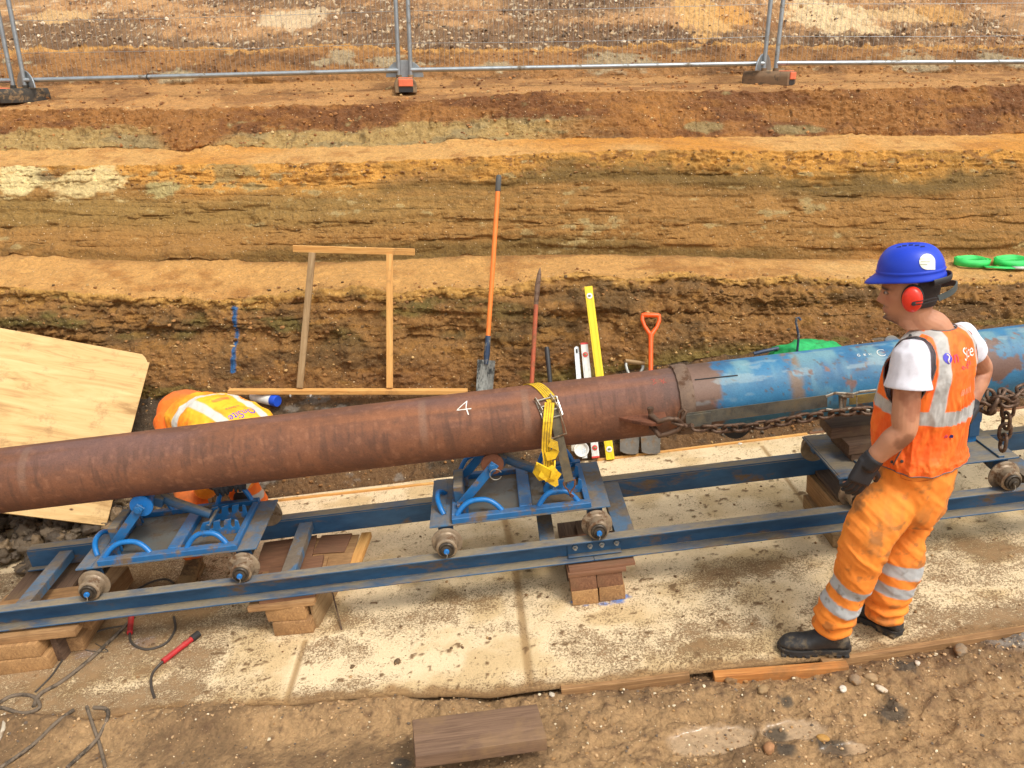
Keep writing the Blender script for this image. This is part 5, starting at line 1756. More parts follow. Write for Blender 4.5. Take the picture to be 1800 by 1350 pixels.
bk = thing("ratchet_strap", "x", "x") if False else r
f1_ = [pp(942, 705), pp(978, 696), pp(989, 729), pp(955, 738)]
m = MB()
for i in range(4): m.bar(f1_[i], f1_[(i + 1) % 4], .007, .006, N, bev=.001)
for t_ in (.35, .62): m.bar(f1_[0].lerp(f1_[3], t_), f1_[1].lerp(f1_[2], t_), .009, .007, N, bev=.002)
m.bar(pp(940, 700, .02), pp(953, 722, .02), .003, .022, N); m.bar(pp(966, 693, .02), pp(984, 722, .02), .003, .022, N)
part("buckle", m, M_SILVER, r, world=True)
m = MB().tube([pp(972, 695, .016), pp(983, 722, .022), pp(992, 748, .022), pp(996, 763, .02)], .0028, 6)
m.tube([pp(953, 722, .014), pp(962, 745, .02), pp(970, 771, .02)], .0028, 6)
m.tube([pp(970, 771, .02), pp(996, 762, .02)], .0045, 8)
part("buckle_handle", m, M_WHEEL, r, world=True)
# lower grey webbing down to the hook on the handle
he = rf(.045 + .20, -.195, .235)
hp = at(1001, 852, Y=3.62)
pts = [pp(972, 716, .006), pp(978, 742, .006), pp(981, 760, .008)]
pts += [pts[-1].lerp(at(1000, 846, Y=3.59), k / 5) for k in range(1, 6)]
part("lower_webbing", ribbon(pts, A, .046, .004), M_GW, r, world=True)
m = MB()
hb = at(1000, 846, Y=3.59)
h1, h2 = at(990, 848, Y=3.59), at(1011, 843, Y=3.60)
he2 = at(1003, 872, Y=3.585)
m.tube([h1, at(993, 856, Y=3.585), at(999, 862, Y=3.58), at(1002, 868, Y=3.575), he2, at(1006, 874, Y=3.60)], .0042, 8)
m.tube([h2, at(1010, 856, Y=3.585), at(1004, 863, Y=3.58), at(1003, 868, Y=3.575), at(1008, 872, Y=3.60)], .0042, 8)
m.tube([h1, h2], .0042, 8)
part("hook", m, M_RUST, r, world=True)

# grey strap with the ratchet beside the standing worker
YS = 3.585
r = thing("ratchet_strap", "dirty grey strap with a silver ratchet, tight along the pipes towards the standing worker", "ratchet strap", at(1330, 725, Y=YS))
pts = [at(1206 + k * 31, 737 - k * 4.05, Y=YS + .02 * k / 8) for k in range(9)]
part("webbing", ribbon(pts, N, .062, .005), M_GW2, r, world=True)
m = ribbon([at(1206 + k * 11, 741 - k * 1.5, Y=YS - .004) for k in range(5)], N, .064, .010)
part("sewn_end", m, M_GW2, r, world=True)
pts = [at(1493 + k * 12, 704 - k * 1.6, Y=YS + .02) for k in range(9)]
part("webbing", ribbon(pts, N, .045, .005), web_mat("mustard_webbing", srgb(150, 126, 62), srgb(110, 94, 54)), r, world=True)
m = MB()
for yo in (0, 1):
    m.tube([at(x, y + yo * 26, Y=YS - .012) for x, y in ((1452, 697), (1468, 691), (1500, 693), (1512, 689), (1540, 686))] if not yo else
           [at(x, y, Y=YS - .012) for x, y in ((1452, 720), (1470, 722), (1500, 718), (1515, 720), (1536, 723))], .0045, 6, sq=(1.6, .7))
m.box(tuple(at(1482, 707, Y=YS - .01)), (.03, .01, .075), None, .003)
m.box(tuple(at(1490, 697, Y=YS - .014)), (.055, .014, .012), None, .003)
m.box(tuple(at(1486, 719, Y=YS - .014)), (.045, .014, .012), None, .003)
m.tube([at(1506, 695, Y=YS - .015), at(1506, 716, Y=YS - .015)], .003, 6)
part("ratchet", m, M_SILD, r, world=True)
part("ratchet_drum", MB().tube([at(1480, 694, Y=YS), at(1481, 720, Y=YS)], .016, 12), M_GW2, r, world=True)

# =================================================================== CHAINS
def link_mesh(L=.068, W=.042, r=.0080):
    pts = []
    a_ = (L - W) / 2; R_ = W / 2 - r * 0
    for k in range(9): t_ = -pi / 2 + pi * k / 8; pts.append((a_ + R_ * cos(t_), R_ * sin(t_), 0))
    for k in range(9): t_ = pi / 2 + pi * k / 8; pts.append((-a_ + R_ * cos(t_), R_ * sin(t_), 0))
    return MB().tube(pts, r, 8, closed=True).mesh("link", 60)


LINK = link_mesh()
LINK.materials.append(M_CHAIN)


def lay_chain(root, path, pitch=.0505, roll0=0.0, jit=.12, me=LINK):
    path = [Vector(p) for p in path]
    seg = [(path[i + 1] - path[i]).length for i in range(len(path) - 1)]
    tot = sum(seg); n = max(1, int(tot / pitch)); inv = base_matrix(root).inverted()
    def ev(d_):
        for i, s_ in enumerate(seg):
            if d_ <= s_ or i == len(seg) - 1: return path[i].lerp(path[i + 1], d_ / s_)
            d_ -= s_
    for k in range(n):
        p0, p1 = ev(k * pitch), ev(min((k + 1) * pitch, tot))
        x = (p1 - p0).normalized()
        up = Vector((0, 0, 1)) if abs(x.z) < .8 else Vector((0, -1, 0))
        y = up.cross(x).normalized(); z = x.cross(y)
        M_ = Matrix.Translation((p0 + p1) / 2) @ Matrix((x, y, z)).transposed().to_4x4() @ Matrix.Rotation(roll0 + (pi / 2) * (k % 2) + random.uniform(-jit, jit), 4, 'X')
        o = bpy.data.objects.new("link", me); COL.objects.link(o); o.parent = root; o.matrix_local = inv @ M_


r = thing("tow_chain", "rusty chain stretched below the grey strap from the shackle to the worker's waist", "chain", at(1350, 745, Y=3.58))
YC = 3.565
lay_chain(r, [at(1218, 751, Y=YC), at(1260, 754, Y=YC), at(1300, 752, Y=YC), at(1350, 746, Y=YC), at(1400, 737, Y=YC), at(1450, 728, Y=YC), at(1500, 722, Y=YC), at(1560, 722, Y=YC + .02), at(1640, 712, Y=YC + .02), at(1712, 704, Y=3.52)], roll0=.5)
# shackle with pin through the lug
r = thing("bow_shackle", "rusty bow shackle pinned through the pipe's lug plate", "shackle", at(1165, 745, Y=3.56))
lp = pipe_pt(sl0 + .150, thl, PR + .055)
m = MB()
arc = []
q1, q2 = lp + N * .022, lp - N * .030
tip = at(1208, 745, Y=3.56)
m.tube([q1, at(1158, 741, Y=3.545), at(1175, 736, Y=3.54), at(1190, 737, Y=3.54), at(1199, 745, Y=3.54), at(1192, 755, Y=3.54), at(1176, 762, Y=3.545), at(1160, 766, Y=3.55), q2], [.016, .0125, .012, .012, .012, .012, .0125, .014, .015], 12)
part("bow", m, M_CHAIN, r, world=True)
part("pin", MB().tube([lp - N * .05, lp + N * .060], .012, 12), M_CHAIN, r, world=True)
part("pin_eye", MB().tube([lp + N * .05, lp + N * .062], .016, 10), M_CHAIN, r, world=True)
r = thing("chain_hook", "rusty hook joining the shackle to the strap and chain", "hook", at(1205, 742, Y=3.55))
m = MB().tube([at(1186, 746, Y=3.545), at(1196, 741, Y=3.54), at(1203, 730, Y=3.545), at(1206, 723, Y=3.55), at(1201, 720, Y=3.55), at(1194, 725, Y=3.55), at(1192, 733, Y=3.55)], [.008, .008, .009, .009, .008, .007, .005], 10)
part("hook_body", m, M_CHAIN, r, world=True)
m = MB().tube([at(1180, 742, Y=3.55), at(1196, 747, Y=3.535), at(1208, 749, Y=3.54)], [.008, .011, .012], 10)
part("shank", m, M_CHAIN, r, world=True)
part("clevis", MB().tube([at(1206, 751, Y=3.55), at(1217, 748, Y=3.53)], .013, 12), M_CHAIN, r, world=True)
# bundle at the right
BIG = link_mesh(.082, .050, .0085); BIG.materials.append(M_CHAIN)
r = thing("lifting_chain", "heavy rusty chain looped in a bundle behind the standing worker, one strand hanging down", "chain", at(1745, 710, Y=3.5))
lay_chain(r, [at(1700, 695, Y=3.50), at(1722, 704, Y=3.47), at(1738, 690, Y=3.46), at(1750, 708, Y=3.45), at(1762, 690, Y=3.47), at(1778, 702, Y=3.45), at(1795, 686, Y=3.48), at(1840, 672, Y=3.5)], .056, .4, .5, BIG)
lay_chain(r, [at(1706, 714, Y=3.5), at(1728, 712, Y=3.44), at(1740, 722, Y=3.43), at(1752, 700, Y=3.43), at(1768, 710, Y=3.44), at(1790, 700, Y=3.45)], .056, .9, .6, BIG)
lay_chain(r, [at(1773, 712, Y=3.46), at(1769, 740, Y=3.47), at(1765, 770, Y=3.47), at(1760, 797, Y=3.46)], .056, .2, .25, BIG)

# =================================================================== CABLES, TORCHES
M_CABLE = plain("dusty_black_cable", srgb(70, 62, 54), .7)
M_CABLE2 = paint("mud_coated_cable", srgb(118, 102, 84), srgb(70, 60, 48), .5, 20, .85)
M_REDL = paint("scuffed_red_sleeve", srgb(190, 40, 44), srgb(124, 58, 50), .25, 16, .45, dust=(srgb(160, 110, 90), .38))


def spline(pts, n=8):
    pts = [Vector(p) for p in pts]; out = []
    P_ = [pts[0]] + pts + [pts[-1]]
    for i in range(1, len(P_) - 2):
        for k in range(n):
            t_ = k / n; a_, b_, c_, d_ = P_[i - 1], P_[i], P_[i + 1], P_[i + 2]
            out.append(.5 * ((2 * b_) + (c_ - a_) * t_ + (2 * a_ - 5 * b_ + 4 * c_ - d_) * t_ * t_ + (3 * b_ - a_ - 3 * c_ + d_) * t_ ** 3))
    out.append(pts[-1]); return out


def gnd(x, y, h=.008):
    p = slab_at(x, y)
    if (p - O).dot(B) < np.interp((p - O).dot(A), fs_, fb_):
        q_ = soil_at(x, y); p = q_ if q_ is not None else p
    return p + Vector((0, 0, h))


def cable(label, pxs, r_=.007, mat=None, name="cable"):
    pts = spline([gnd(x, y, r_ * .8) for x, y in pxs])
    return solo(name, MB().tube(pts, r_, 8), mat or M_CABLE, label, "cable", "welding cables on the ground", origin=pts[len(pts) // 2], angle=60)


cable("long muddy cable leading from under the rail down to the left coil", [(236, 1086), (205, 1118), (160, 1160), (110, 1200), (72, 1222), (60, 1244)], .010, M_CABLE2)
cable("thin dark cable beside the long muddy one, left of the first torch", [(225, 1100), (170, 1112), (120, 1150), (90, 1190), (62, 1218)], .005)
cable("coil of cable at the left edge of the photo", [(-20, 1252), (20, 1226), (58, 1226), (70, 1246), (40, 1256), (0, 1246), (-20, 1262)], .009, M_CABLE2)
cable("pale muddy cable crossing the bottom left corner diagonally", [(130, 1250), (100, 1272), (60, 1310), (10, 1346), (-30, 1370)], .009, M_CABLE2)
cable("forked muddy cable, the right one standing upright in the mud", [(153, 1244), (165, 1280), (176, 1312), (186, 1352)], .008, M_CABLE2)
cable("bent cable looping right of the forked one near the bottom edge", [(165, 1246), (186, 1248), (190, 1262), (172, 1300), (140, 1332), (118, 1352)], .009, M_CABLE2)
cable("short whitish cable end at the left edge of the photo", [(10, 1258), (6, 1285), (-6, 1310)], .010, paint("white_dusty_cable", srgb(196, 182, 158), srgb(140, 116, 90), .5, 14, .8))
cable("thin curved wire between the two red torches and the left pile", [(168, 1132), (190, 1146), (150, 1143), (148, 1130), (165, 1112)], .0028)
cable("black cable curving behind the rail under the left trolley", [(238, 1040), (262, 1026), (290, 1019), (306, 1026)], .006)


def torch(label, p, q, cab, cap=False):
    a_, b_ = gnd(*p, .018), gnd(*q, .018)
    r = thing("welding_connector", label, "cable connector", (a_ + b_) / 2, "red cable connectors")
    x = (b_ - a_).normalized()
    L = (b_ - a_).length
    ring = [(.0125, 0), (.0145, .002), (.0145, L * .72), (.016, L * .73), (.016, L * .80), (.0145, L * .81), (.0145, L - .002), (.012, L)]
    Mx = Matrix.Translation(a_) @ x.to_track_quat('Z', 'Y').to_matrix().to_4x4()
    part("sleeve", MB().lathe(ring, 20, Mx), M_REDL, r, world=True)
    if cap: part("cap", MB().tube([b_ - x * .002, b_ + x * .045], .018, 14), M_DARK, r, world=True)
    pts = spline([a_] + [gnd(x_, y_, .006) for x_, y_ in cab])
    part("lead", MB().tube(pts, .0065, 8), M_CABLE, r, world=True, angle=60)
    return r


torch("red cable connector just under the rail, with a looped black lead", (229, 1118), (233, 1078), [(230, 1128), (240, 1138), (262, 1143), (292, 1132), (308, 1108), (306, 1086)])
torch("red cable connector with a black cap lying alone on the slab", (287, 1168), (338, 1128), [(272, 1180), (266, 1194), (267, 1212), (272, 1228)], True)

# =================================================================== STONES, CLODS, GRAVEL
def ico(sub):
    bm = bmesh.new(); bmesh.ops.create_icosphere(bm, subdivisions=sub, radius=1)
    bm.verts.index_update()
    V = np.array([tuple(v.co) for v in bm.verts], np.float32); F = np.array([[v.index for v in f.verts] for f in bm.faces], np.int32)
    bm.free(); return V, F


def scatter(name, pos, rad, sub=1, squash=(.6, 1.0), rough=.25, mat=None, colf=None, ang=1.2, sink=.3):
    V, F = ico(sub); n = len(pos); nv = len(V)
    g = np.random.default_rng(5)
    off = g.uniform(0, 100, (n, 1, 3)).astype(np.float32)
    P = V[None] * 1.0 + off
    q = fbm(P, ang, 3, 77)
    VV = V[None] * (1 + q[..., None] * rough * 2)
    sc = np.stack([g.uniform(.75, 1.25, n), g.uniform(.75, 1.25, n), g.uniform(*squash, n)], -1)[:, None]
    VV = VV * sc * rad[:, None, None]
    a_ = g.uniform(0, 2 * pi, n); ca, sa2 = np.cos(a_)[:, None], np.sin(a_)[:, None]
    x = VV[..., 0] * ca - VV[..., 1] * sa2; y = VV[..., 0] * sa2 + VV[..., 1] * ca
    VV = np.stack([x, y, VV[..., 2]], -1) + pos[:, None] + np.array([0, 0, 1]) * (rad * (1 - sink) * .5)[:, None, None]
    FF = (F[None] + (np.arange(n) * nv)[:, None, None]).reshape(-1, 3)
    me = bpy.data.meshes.new(name)
    me.vertices.add(n * nv); me.vertices.foreach_set("co", VV.reshape(-1).astype(np.float32))
    me.loops.add(FF.size); me.loops.foreach_set("vertex_index", FF.reshape(-1).astype(np.int32))
    me.polygons.add(len(FF)); me.polygons.foreach_set("loop_start", (np.arange(len(FF)) * 3).astype(np.int32))
    me.polygons.foreach_set("use_smooth", np.full(len(FF), sub > 1)); me.update(calc_edges=True)
    if colf is not None:
        cc = colf(g, n); add_col(me, np.repeat(cc, nv, 0))
    return put(name, me, mat)


M_GRAV = attr_mat("gravel", .2, 120, .002, 80, .85)


def gcols(pal, wts):
    pal = np.array([srgb(*p) for p in pal])
    def f(g, n): return pal[g.choice(len(pal), n, p=wts)] * g.uniform(.8, 1.1, (n, 1))
    return f


def pick(mask, n, w=None):
    idx = np.argwhere(mask)
    p = None
    if w is not None:
        p = w[mask]; p = p / p.sum()
    k = RNG.choice(len(idx), n, p=p); ii = idx[k]
    return PX[ii[:, 0], ii[:, 1]] + RNG.uniform(-.004, .004, (n, 3))


vis = np.abs(PX[..., 0]) < PX[..., 1] * .72 + .3
mk_ = fore & (PX[..., 1] > 2.15) & (PX[..., 1] < 3.15) & vis
wgt_ = (0.25 + np.clip(rm + .3 * m1, 0, 1.2) * 1.0 + 1.2 * np.exp(-((PX[..., 1] - 2.93) / .08) ** 2)) * mk_
pos = pick(mk_, 3600, wgt_)
rad = .0025 + .006 * RNG.random(3600) ** 3
tag(scatter("gravel", pos, rad, 1, (.5, .9), .22, M_GRAV, gcols([(196, 160, 116), (150, 116, 80), (224, 206, 172), (112, 96, 80), (168, 128, 80)], [.33, .32, .10, .1, .15])), kind="stuff")
mk_ = (K == 9) & (PX[..., 1] < 14) & vis
pos = pick(mk_, 5200, (sstep(.2, -.3, Z0 * 0 + (c[..., 0] - .25)) + .15) * mk_)
rad = .006 + .022 * RNG.random(5200) ** 3
tag(scatter("gravel", pos, rad, 1, (.5, .9), .22, M_GRAV, gcols([(206, 172, 130), (156, 120, 82), (228, 206, 176), (112, 90, 66)], [.34, .34, .12, .2])), kind="stuff")
mk_ = ((K == 8) | (K == 5) | (K == 6) | (K == 7)) & vis
pos = pick(mk_, 3000); rad = .004 + .016 * RNG.random(3000) ** 3
tag(scatter("gravel", pos, rad, 1, (.5, .9), .25, M_GRAV, gcols([(184, 128, 70), (156, 106, 60), (204, 172, 120), (126, 84, 50)], [.36, .36, .10, .18])), kind="stuff")
mk_ = ((K == 1) | ((K == 0) & (PX[..., 1] > 4.7)) | ((K == 3) & (T > .75)) | ((K == 2) & (T < .2))) & vis
pos = pick(mk_, 6000); rad = .003 + .014 * RNG.random(6000) ** 4
tag(scatter("gravel", pos, rad, 1, (.5, .9), .3, M_GRAV, gcols([(158, 112, 62), (134, 94, 52), (190, 152, 96), (104, 78, 46)], [.40, .34, .10, .16])), kind="stuff")
# clods of dark clay under the left end of the pipe
n_ = 420
xs_ = RNG.uniform(-3.9, -2.05, n_); ys_ = RNG.uniform(4.12, 4.95, n_)
kp = (xs_ < -2.5) | (ys_ > 4.35)
kp &= ~((np.abs(xs_ + 2.7) < .5) & (ys_ < 4.2))
xs_, ys_ = xs_[kp], ys_[kp]
zs_ = np.array([slab_z(x, y) if y < 4.8 else drop(x, y) for x, y in zip(xs_, ys_)]) + .11 * np.exp(-((ys_ - 4.62) / .25) ** 2)
rad = .02 + .045 * RNG.random(len(xs_)) ** 1.8
M_CLOD = attr_mat("wet_clay", .25, 60, .006, 45, .6)
tag(scatter("clay_clods", np.stack([xs_, ys_, zs_], -1), rad, 3, (.6, 1.0), .3, M_CLOD, gcols([(104, 88, 68), (84, 70, 54), (128, 106, 78)], [.45, .35, .2]), 2.0), kind="stuff")
# clods behind the slab near the right trolley
n_ = 260
px_ = RNG.uniform(1150, 1520, n_); k_ = []
for x_ in px_:
    p = at(x_, 770 - (x_ - 1150) * .10 + RNG.uniform(-26, 22), Y=RNG.uniform(5.10, 5.32)); p.z = drop(p.x, p.y); k_.append(tuple(p))
tag(scatter("clay_clods", np.array(k_), .006 + .020 * RNG.random(n_) ** 2.5, 3, (.6, 1), .3, M_CLOD, gcols([(110, 92, 70), (90, 76, 60), (140, 122, 100)], [.4, .35, .25]), 2.0), kind="stuff")
# crumbs on the slab and timber
n_ = 900
k_ = []
for i in range(n_):
    s_ = RNG.uniform(-3.3, 3.2); b_ = RNG.uniform(-1.05, .72)
    if b_ < np.interp(s_, fs_, fb_) + .03: continue
    k_.append(tuple(rf(s_, b_, SLAB_N + .001)))
tag(scatter("mud_crumbs", np.array(k_), .002 + .008 * RNG.random(len(k_)) ** 3, 1, (.4, .8), .25, M_GRAV, gcols([(140, 106, 68), (110, 84, 56), (170, 136, 92)], [.5, .3, .2])), kind="stuff")
M_STONE = {}
def stone(label, x, y, r_, colr, sq=(.7, .8)):
    p = gnd(x, y, 0)
    V, F = ico(3)
    q = fbm(V[None] + np.array([x * .1, y * .1, 0]), 1.1, 3, 9)[0]
    VV = V * (1 + q[:, None] * .35) * np.array([r_ * 1.2, r_ * .9, r_ * sq[0]])
    m = MB(); m.v = [Vector(v) for v in VV.tolist()]; m.f = [tuple(f) for f in F.tolist()]
    if colr not in M_STONE: M_STONE[colr] = paint("stone_%d" % len(M_STONE), srgb(*colr), srgb(150, 112, 70), .5, 22, .8, bump=.002)
    o = put("stone", m.mesh("stone", 60), M_STONE[colr], None, p + Vector((0, 0, r_ * .28)))
    o.rotation_euler.z = x
    return tag(o, label, "stone", "larger stones at the front of the slab")


for a_ in (("small white stone at the slab front below the worker's boots", 1481, 1212, .016, (222, 210, 192)),
           ("second white stone, flatter, right of the small white one", 1548, 1213, .019, (214, 196, 170), (.45, 0)),
           ("grey brown cobble left of the white stones near the edging", 1503, 1195, .025, (150, 126, 98)),
           ("rounded brown cobble between the white stones and the edging", 1530, 1193, .022, (164, 134, 96)),
           ("large grey cobble at the slab corner by the pale grit heap", 1688, 1146, .036, (146, 124, 98)),
           ("brown cobble under the split orange edging board", 1283, 1195, .032, (134, 100, 62)),
           ("smaller round brown cobble right of the one under the split edging board", 1306, 1195, .020, (168, 122, 70)),
           ("pale angular stone in the mud left of the two white stones", 1342, 1215, .022, (160, 130, 90)),
           ("rusty orange stone near the bottom right mud", 1352, 1318, .026, (176, 126, 84)),
           ("small white pebble at the left end of the edging", 970, 1222, .014, (214, 200, 178)),
           ("dark grey pebble left of the white pebble at the edging's end", 950, 1216, .012, (110, 104, 96)),
           ("pale pebble above the bottom right corner of the mud", 1613, 1167, .012, (218, 202, 180)),
           ("dark lump lying on the pale slab in the middle", 699, 1164, .016, (104, 82, 58)),
           ("dark small lump left of the other on the pale slab", 620, 1172, .011, (110, 88, 60)),
           ("ochre stone at the right edge of the puddle", 1445, 1300, .020, (180, 134, 66)),
           ("chalky lump of mortar behind the slab near the left trolley", 528, 849, .030, (178, 170, 158)),
           ("white pebble behind the slab below the skid shoe", 1301, 781, .012, (226, 216, 200))):
    stone(*a_)
p0 = slab_at(580, 1042); p1 = slab_at(601, 1108)
solo("steel_rod", MB().tube([p0 + Vector((0, 0, .10)), p1 + Vector((0, 0, .004))], .0045, 6), M_WOLD, "thin dark stick leaning against the middle-left pile", "stick")
# =================================================================== PEOPLE
def evald(mb, voxel, smooth_it=6, smooth_f=.6):
    """union of closed shapes as one smooth skin"""
    me = mb.mesh("tmp", None) if isinstance(mb, MB) else mb
    o = bpy.data.objects.new("tmp", me); COL.objects.link(o)
    md = o.modifiers.new("r", 'REMESH'); md.mode = 'VOXEL'; md.voxel_size = voxel; md.use_smooth_shade = True
    if smooth_it:
        ms = o.modifiers.new("s", 'SMOOTH'); ms.iterations = smooth_it; ms.factor = smooth_f
    dg = bpy.context.evaluated_depsgraph_get()
    out = bpy.data.meshes.new_from_object(o.evaluated_get(dg))
    bpy.data.objects.remove(o); bpy.data.meshes.remove(me)
    out.polygons.foreach_set("use_smooth", [True] * len(out.polygons))
    return out


def vco(me):
    a_ = np.empty(len(me.vertices) * 3, np.float32); me.vertices.foreach_get("co", a_); return a_.reshape(-1, 3)


def vno(me):
    a_ = np.empty(len(me.vertices) * 3, np.float32); me.vertices.foreach_get("normal", a_); return a_.reshape(-1, 3)


def setco(me, P): me.vertices.foreach_set("co", P.reshape(-1).astype(np.float32)); me.update()


def limb(m, pts, rads, n=20, sq=None):
    sp = []; rr = []
    pts = [Vector(p) for p in pts]
    out = spline(pts, 6)
    for i in range(len(pts) - 1):
        for k in range(6):
            t_ = k / 6; t_ = t_ * t_ * (3 - 2 * t_)
            rr.append(rads[i] + (rads[i + 1] - rads[i]) * t_)
    rr.append(rads[-1])
    # round ends
    d0 = (out[0] - out[1]).normalized(); d1 = (out[-1] - out[-2]).normalized()
    out = [out[0] + d0 * rr[0] * .6] + out + [out[-1] + d1 * rr[-1] * .6]
    rr = [rr[0] * .55] + rr + [rr[-1] * .55]
    return m.tube(out, rr, n, sq=sq)


def ell(m, c_, rx, ry, rz, R=None):
    V, F = ico(3)
    R = R or Matrix.Identity(3)
    return m.add([Vector(c_) + R @ Vector((v[0] * rx, v[1] * ry, v[2] * rz)) for v in V.tolist()], [tuple(f) for f in F.tolist()])


def axis_dist(P, poly):
    """distance to and arc position along a polyline"""
    best = np.full(len(P), 1e9); arc = np.zeros(len(P)); acc = 0
    for a_, b_ in zip(poly[:-1], poly[1:]):
        a_ = np.array(a_); b_ = np.array(b_); d_ = b_ - a_; L = np.linalg.norm(d_)
        t_ = np.clip(((P - a_) @ d_) / (L * L), -.0, 1.0)
        ds = np.linalg.norm(P - (a_ + t_[:, None] * d_), axis=1)
        k_ = ds < best; best[k_] = ds[k_]; arc[k_] = acc + t_[k_] * L; acc += L
    return best, arc


def cloth_mat(name, rough=.75, bump=.0005):
    return attr_mat(name, .05, 40, bump, 260, rough)


def hand(m, wrist, fwd, palm_n, side, curl=.5, sc=1.0, thumb=1):
    """palm and five curled fingers; palm_n points out of the palm, side towards the thumb"""
    W = Vector(wrist); f = Vector(fwd).normalized(); n_ = Vector(palm_n); n_ = (n_ - f * n_.dot(f)).normalized(); s_ = n_.cross(f) * (1 if n_.cross(f).dot(Vector(side)) > 0 else -1)
    R = Matrix((f, s_, n_)).transposed()
    pc_ = W + f * .045 * sc
    m.tube([W - f * .01 * sc, W + f * .02 * sc, W + f * .06 * sc, W + f * .092 * sc], [.026 * sc, .036 * sc, .041 * sc, .037 * sc], 14, sq=(1, .45)) if False else None
    m.box(tuple(pc_), (.095 * sc, .082 * sc, .030 * sc), None, .012 * sc, R, 3)
    for k, (off, L, r_) in enumerate(((.030, .078, .0100), (.010, .086, .0102), (-.010, .080, .0098), (-.029, .062, .0088))):
        p = W + f * .085 * sc + s_ * off * sc
        pts = [p - f * .02 * sc, p]; ang = .15 + curl * .25 * (1 + .12 * k)
        for seg in (.45, .32, .23):
            d_ = f * cos(ang) + n_ * sin(ang) + s_ * off * .8
            p = p + d_.normalized() * L * seg * sc; pts.append(p); ang += curl * (.75 + .1 * k)
        m.tube(pts, [r_ * sc, r_ * 1.05 * sc, r_ * sc, r_ * .92 * sc, r_ * .72 * sc], 10)
    p = W + f * .028 * sc + s_ * .034 * sc * thumb
    pts = [p - s_ * .012 * thumb * sc, p, p + (f * .5 + s_ * thumb * .8 + n_ * .25).normalized() * .036 * sc]
    pts.append(pts[-1] + (f * .85 + s_ * thumb * .35 + n_ * .4).normalized() * .030 * sc)
    m.tube(pts, [.014 * sc, .013 * sc, .0115 * sc, .0085 * sc], 10)


# ---------------------------------------------------------------- standing worker
vh = Vector((.447, .894, 0)); rr_ = Vector((.894, -.447, 0))
def facing(deg):
    """deg = turned away from a pure profile"""
    a_ = radians(deg); f = (-rr_ * cos(a_) + vh * sin(a_)).normalized(); return f, Vector((0, 0, 1)).cross(f)


fT, lT = facing(29); fH, lH = facing(1); fP, lP = facing(18)
Zv = Vector((0, 0, 1))
YP = 3.02
W1 = thing("person", "standing worker in orange hi-vis vest and trousers, blue helmet and red ear defenders, seen from behind his left side", "person", slab_at(1500, 1122))
W1["label"] = "standing worker in blue helmet, red ear defenders, orange vest and orange trousers"
# torso stations: px centre, py, half depth, half width
TS = [(1648, 572, .060, .075), (1650, 580, .082, .140), (1648, 592, .100, .180), (1644, 610, .124, .203), (1638, 632, .148, .212), (1633, 655, .160, .214), (1630, 690, .168, .210), (1626, 725, .172, .204),
      (1623, 752, .172, .203), (1620, 774, .170, .206), (1619, 791, .166, .210), (1620, 804, .164, .213)]
TS = [(x, y, dd * .90, ww * .88) for x, y, dd, ww in TS]
tc_ = [at(x, y, Y=YP) for x, y, d_, w_ in TS]


def torso_pt(t, ph, off=0.0):
    """t 0..1 from neck to hem, ph 0 front, 90 left, 180 back"""
    k = t * (len(TS) - 1)
    zs_t = np.arange(len(TS))
    X = np.interp(k, zs_t, [p.x for p in tc_]); Y = np.interp(k, zs_t, [p.y for p in tc_]); Z = np.interp(k, zs_t, [p.z for p in tc_])
    d_ = np.interp(k, zs_t, [q[2] for q in TS]) + off; w_ = np.interp(k, zs_t, [q[3] for q in TS]) + off
    cp_, sp2 = np.cos(ph), np.sin(ph)
    ex = 2.35
    q_ = (np.abs(cp_) ** ex + np.abs(sp2) ** ex) ** (-1 / ex)
    a_, b_ = cp_ * q_ * d_, sp2 * q_ * w_
    P = np.stack([X + fT.x * a_ + lT.x * b_, Y + fT.y * a_ + lT.y * b_, Z + 0 * a_], -1)
    # belly a little forward, back hollow at the waist
    sh = .018 * np.exp(-((t - .72) / .18) ** 2)
    P[..., 0] += fT.x * sh; P[..., 1] += fT.y * sh
    return P, a_, b_


def torso_loft(m, off, t0=0.0, t1=1.0, n=60, nt=50):
    ts = np.linspace(t0, t1, nt)
    rings = []
    for t_ in ts:
        P, _, _ = torso_pt(np.full(n, t_), np.linspace(0, 2 * pi, n, endpoint=False), off)
        rings.append([Vector(p) for p in P.tolist()])
    m.loft(rings)


cS = torso_pt(np.array([.22]), np.array([0.0]), 0)[0][0]
cSh = at(1647, 600, Y=YP)
shL = cSh + lT * .172 + Vector((0, 0, -.015)); shR = cSh - lT * .165 + Vector((0, 0, -.015))
elL = at(1589, 757, Y=2.86); wrL = at(1533, 808, Y=2.90)
elR = at(1724, 648, Y=3.24); wrR = at(1702, 712, Y=3.16)
# the upper arm bulges: joint path
pelv = at(1608, 838, Y=YP + .01)
hipL = at(1578, 868, Y=2.97); hipR = at(1628, 862, Y=3.07)
kneeL = at(1518, 975, Y=2.90); ankL = at(1468, 1092, Y=2.945)
kneeR = at(1588, 950, Y=3.04); ankR = at(1556, 1078, Y=3.03)
# --- head in its own frame
Oh = at(1599, 562, Y=3.03)
tilt = radians(9)
fh = (fH * cos(tilt) - Zv * sin(tilt)).normalized(); uh = (Zv * cos(tilt) + fH * sin(tilt)).normalized(); lh = lH
def hp_(x, y, z): return Oh + fh * x + lh * y + uh * z


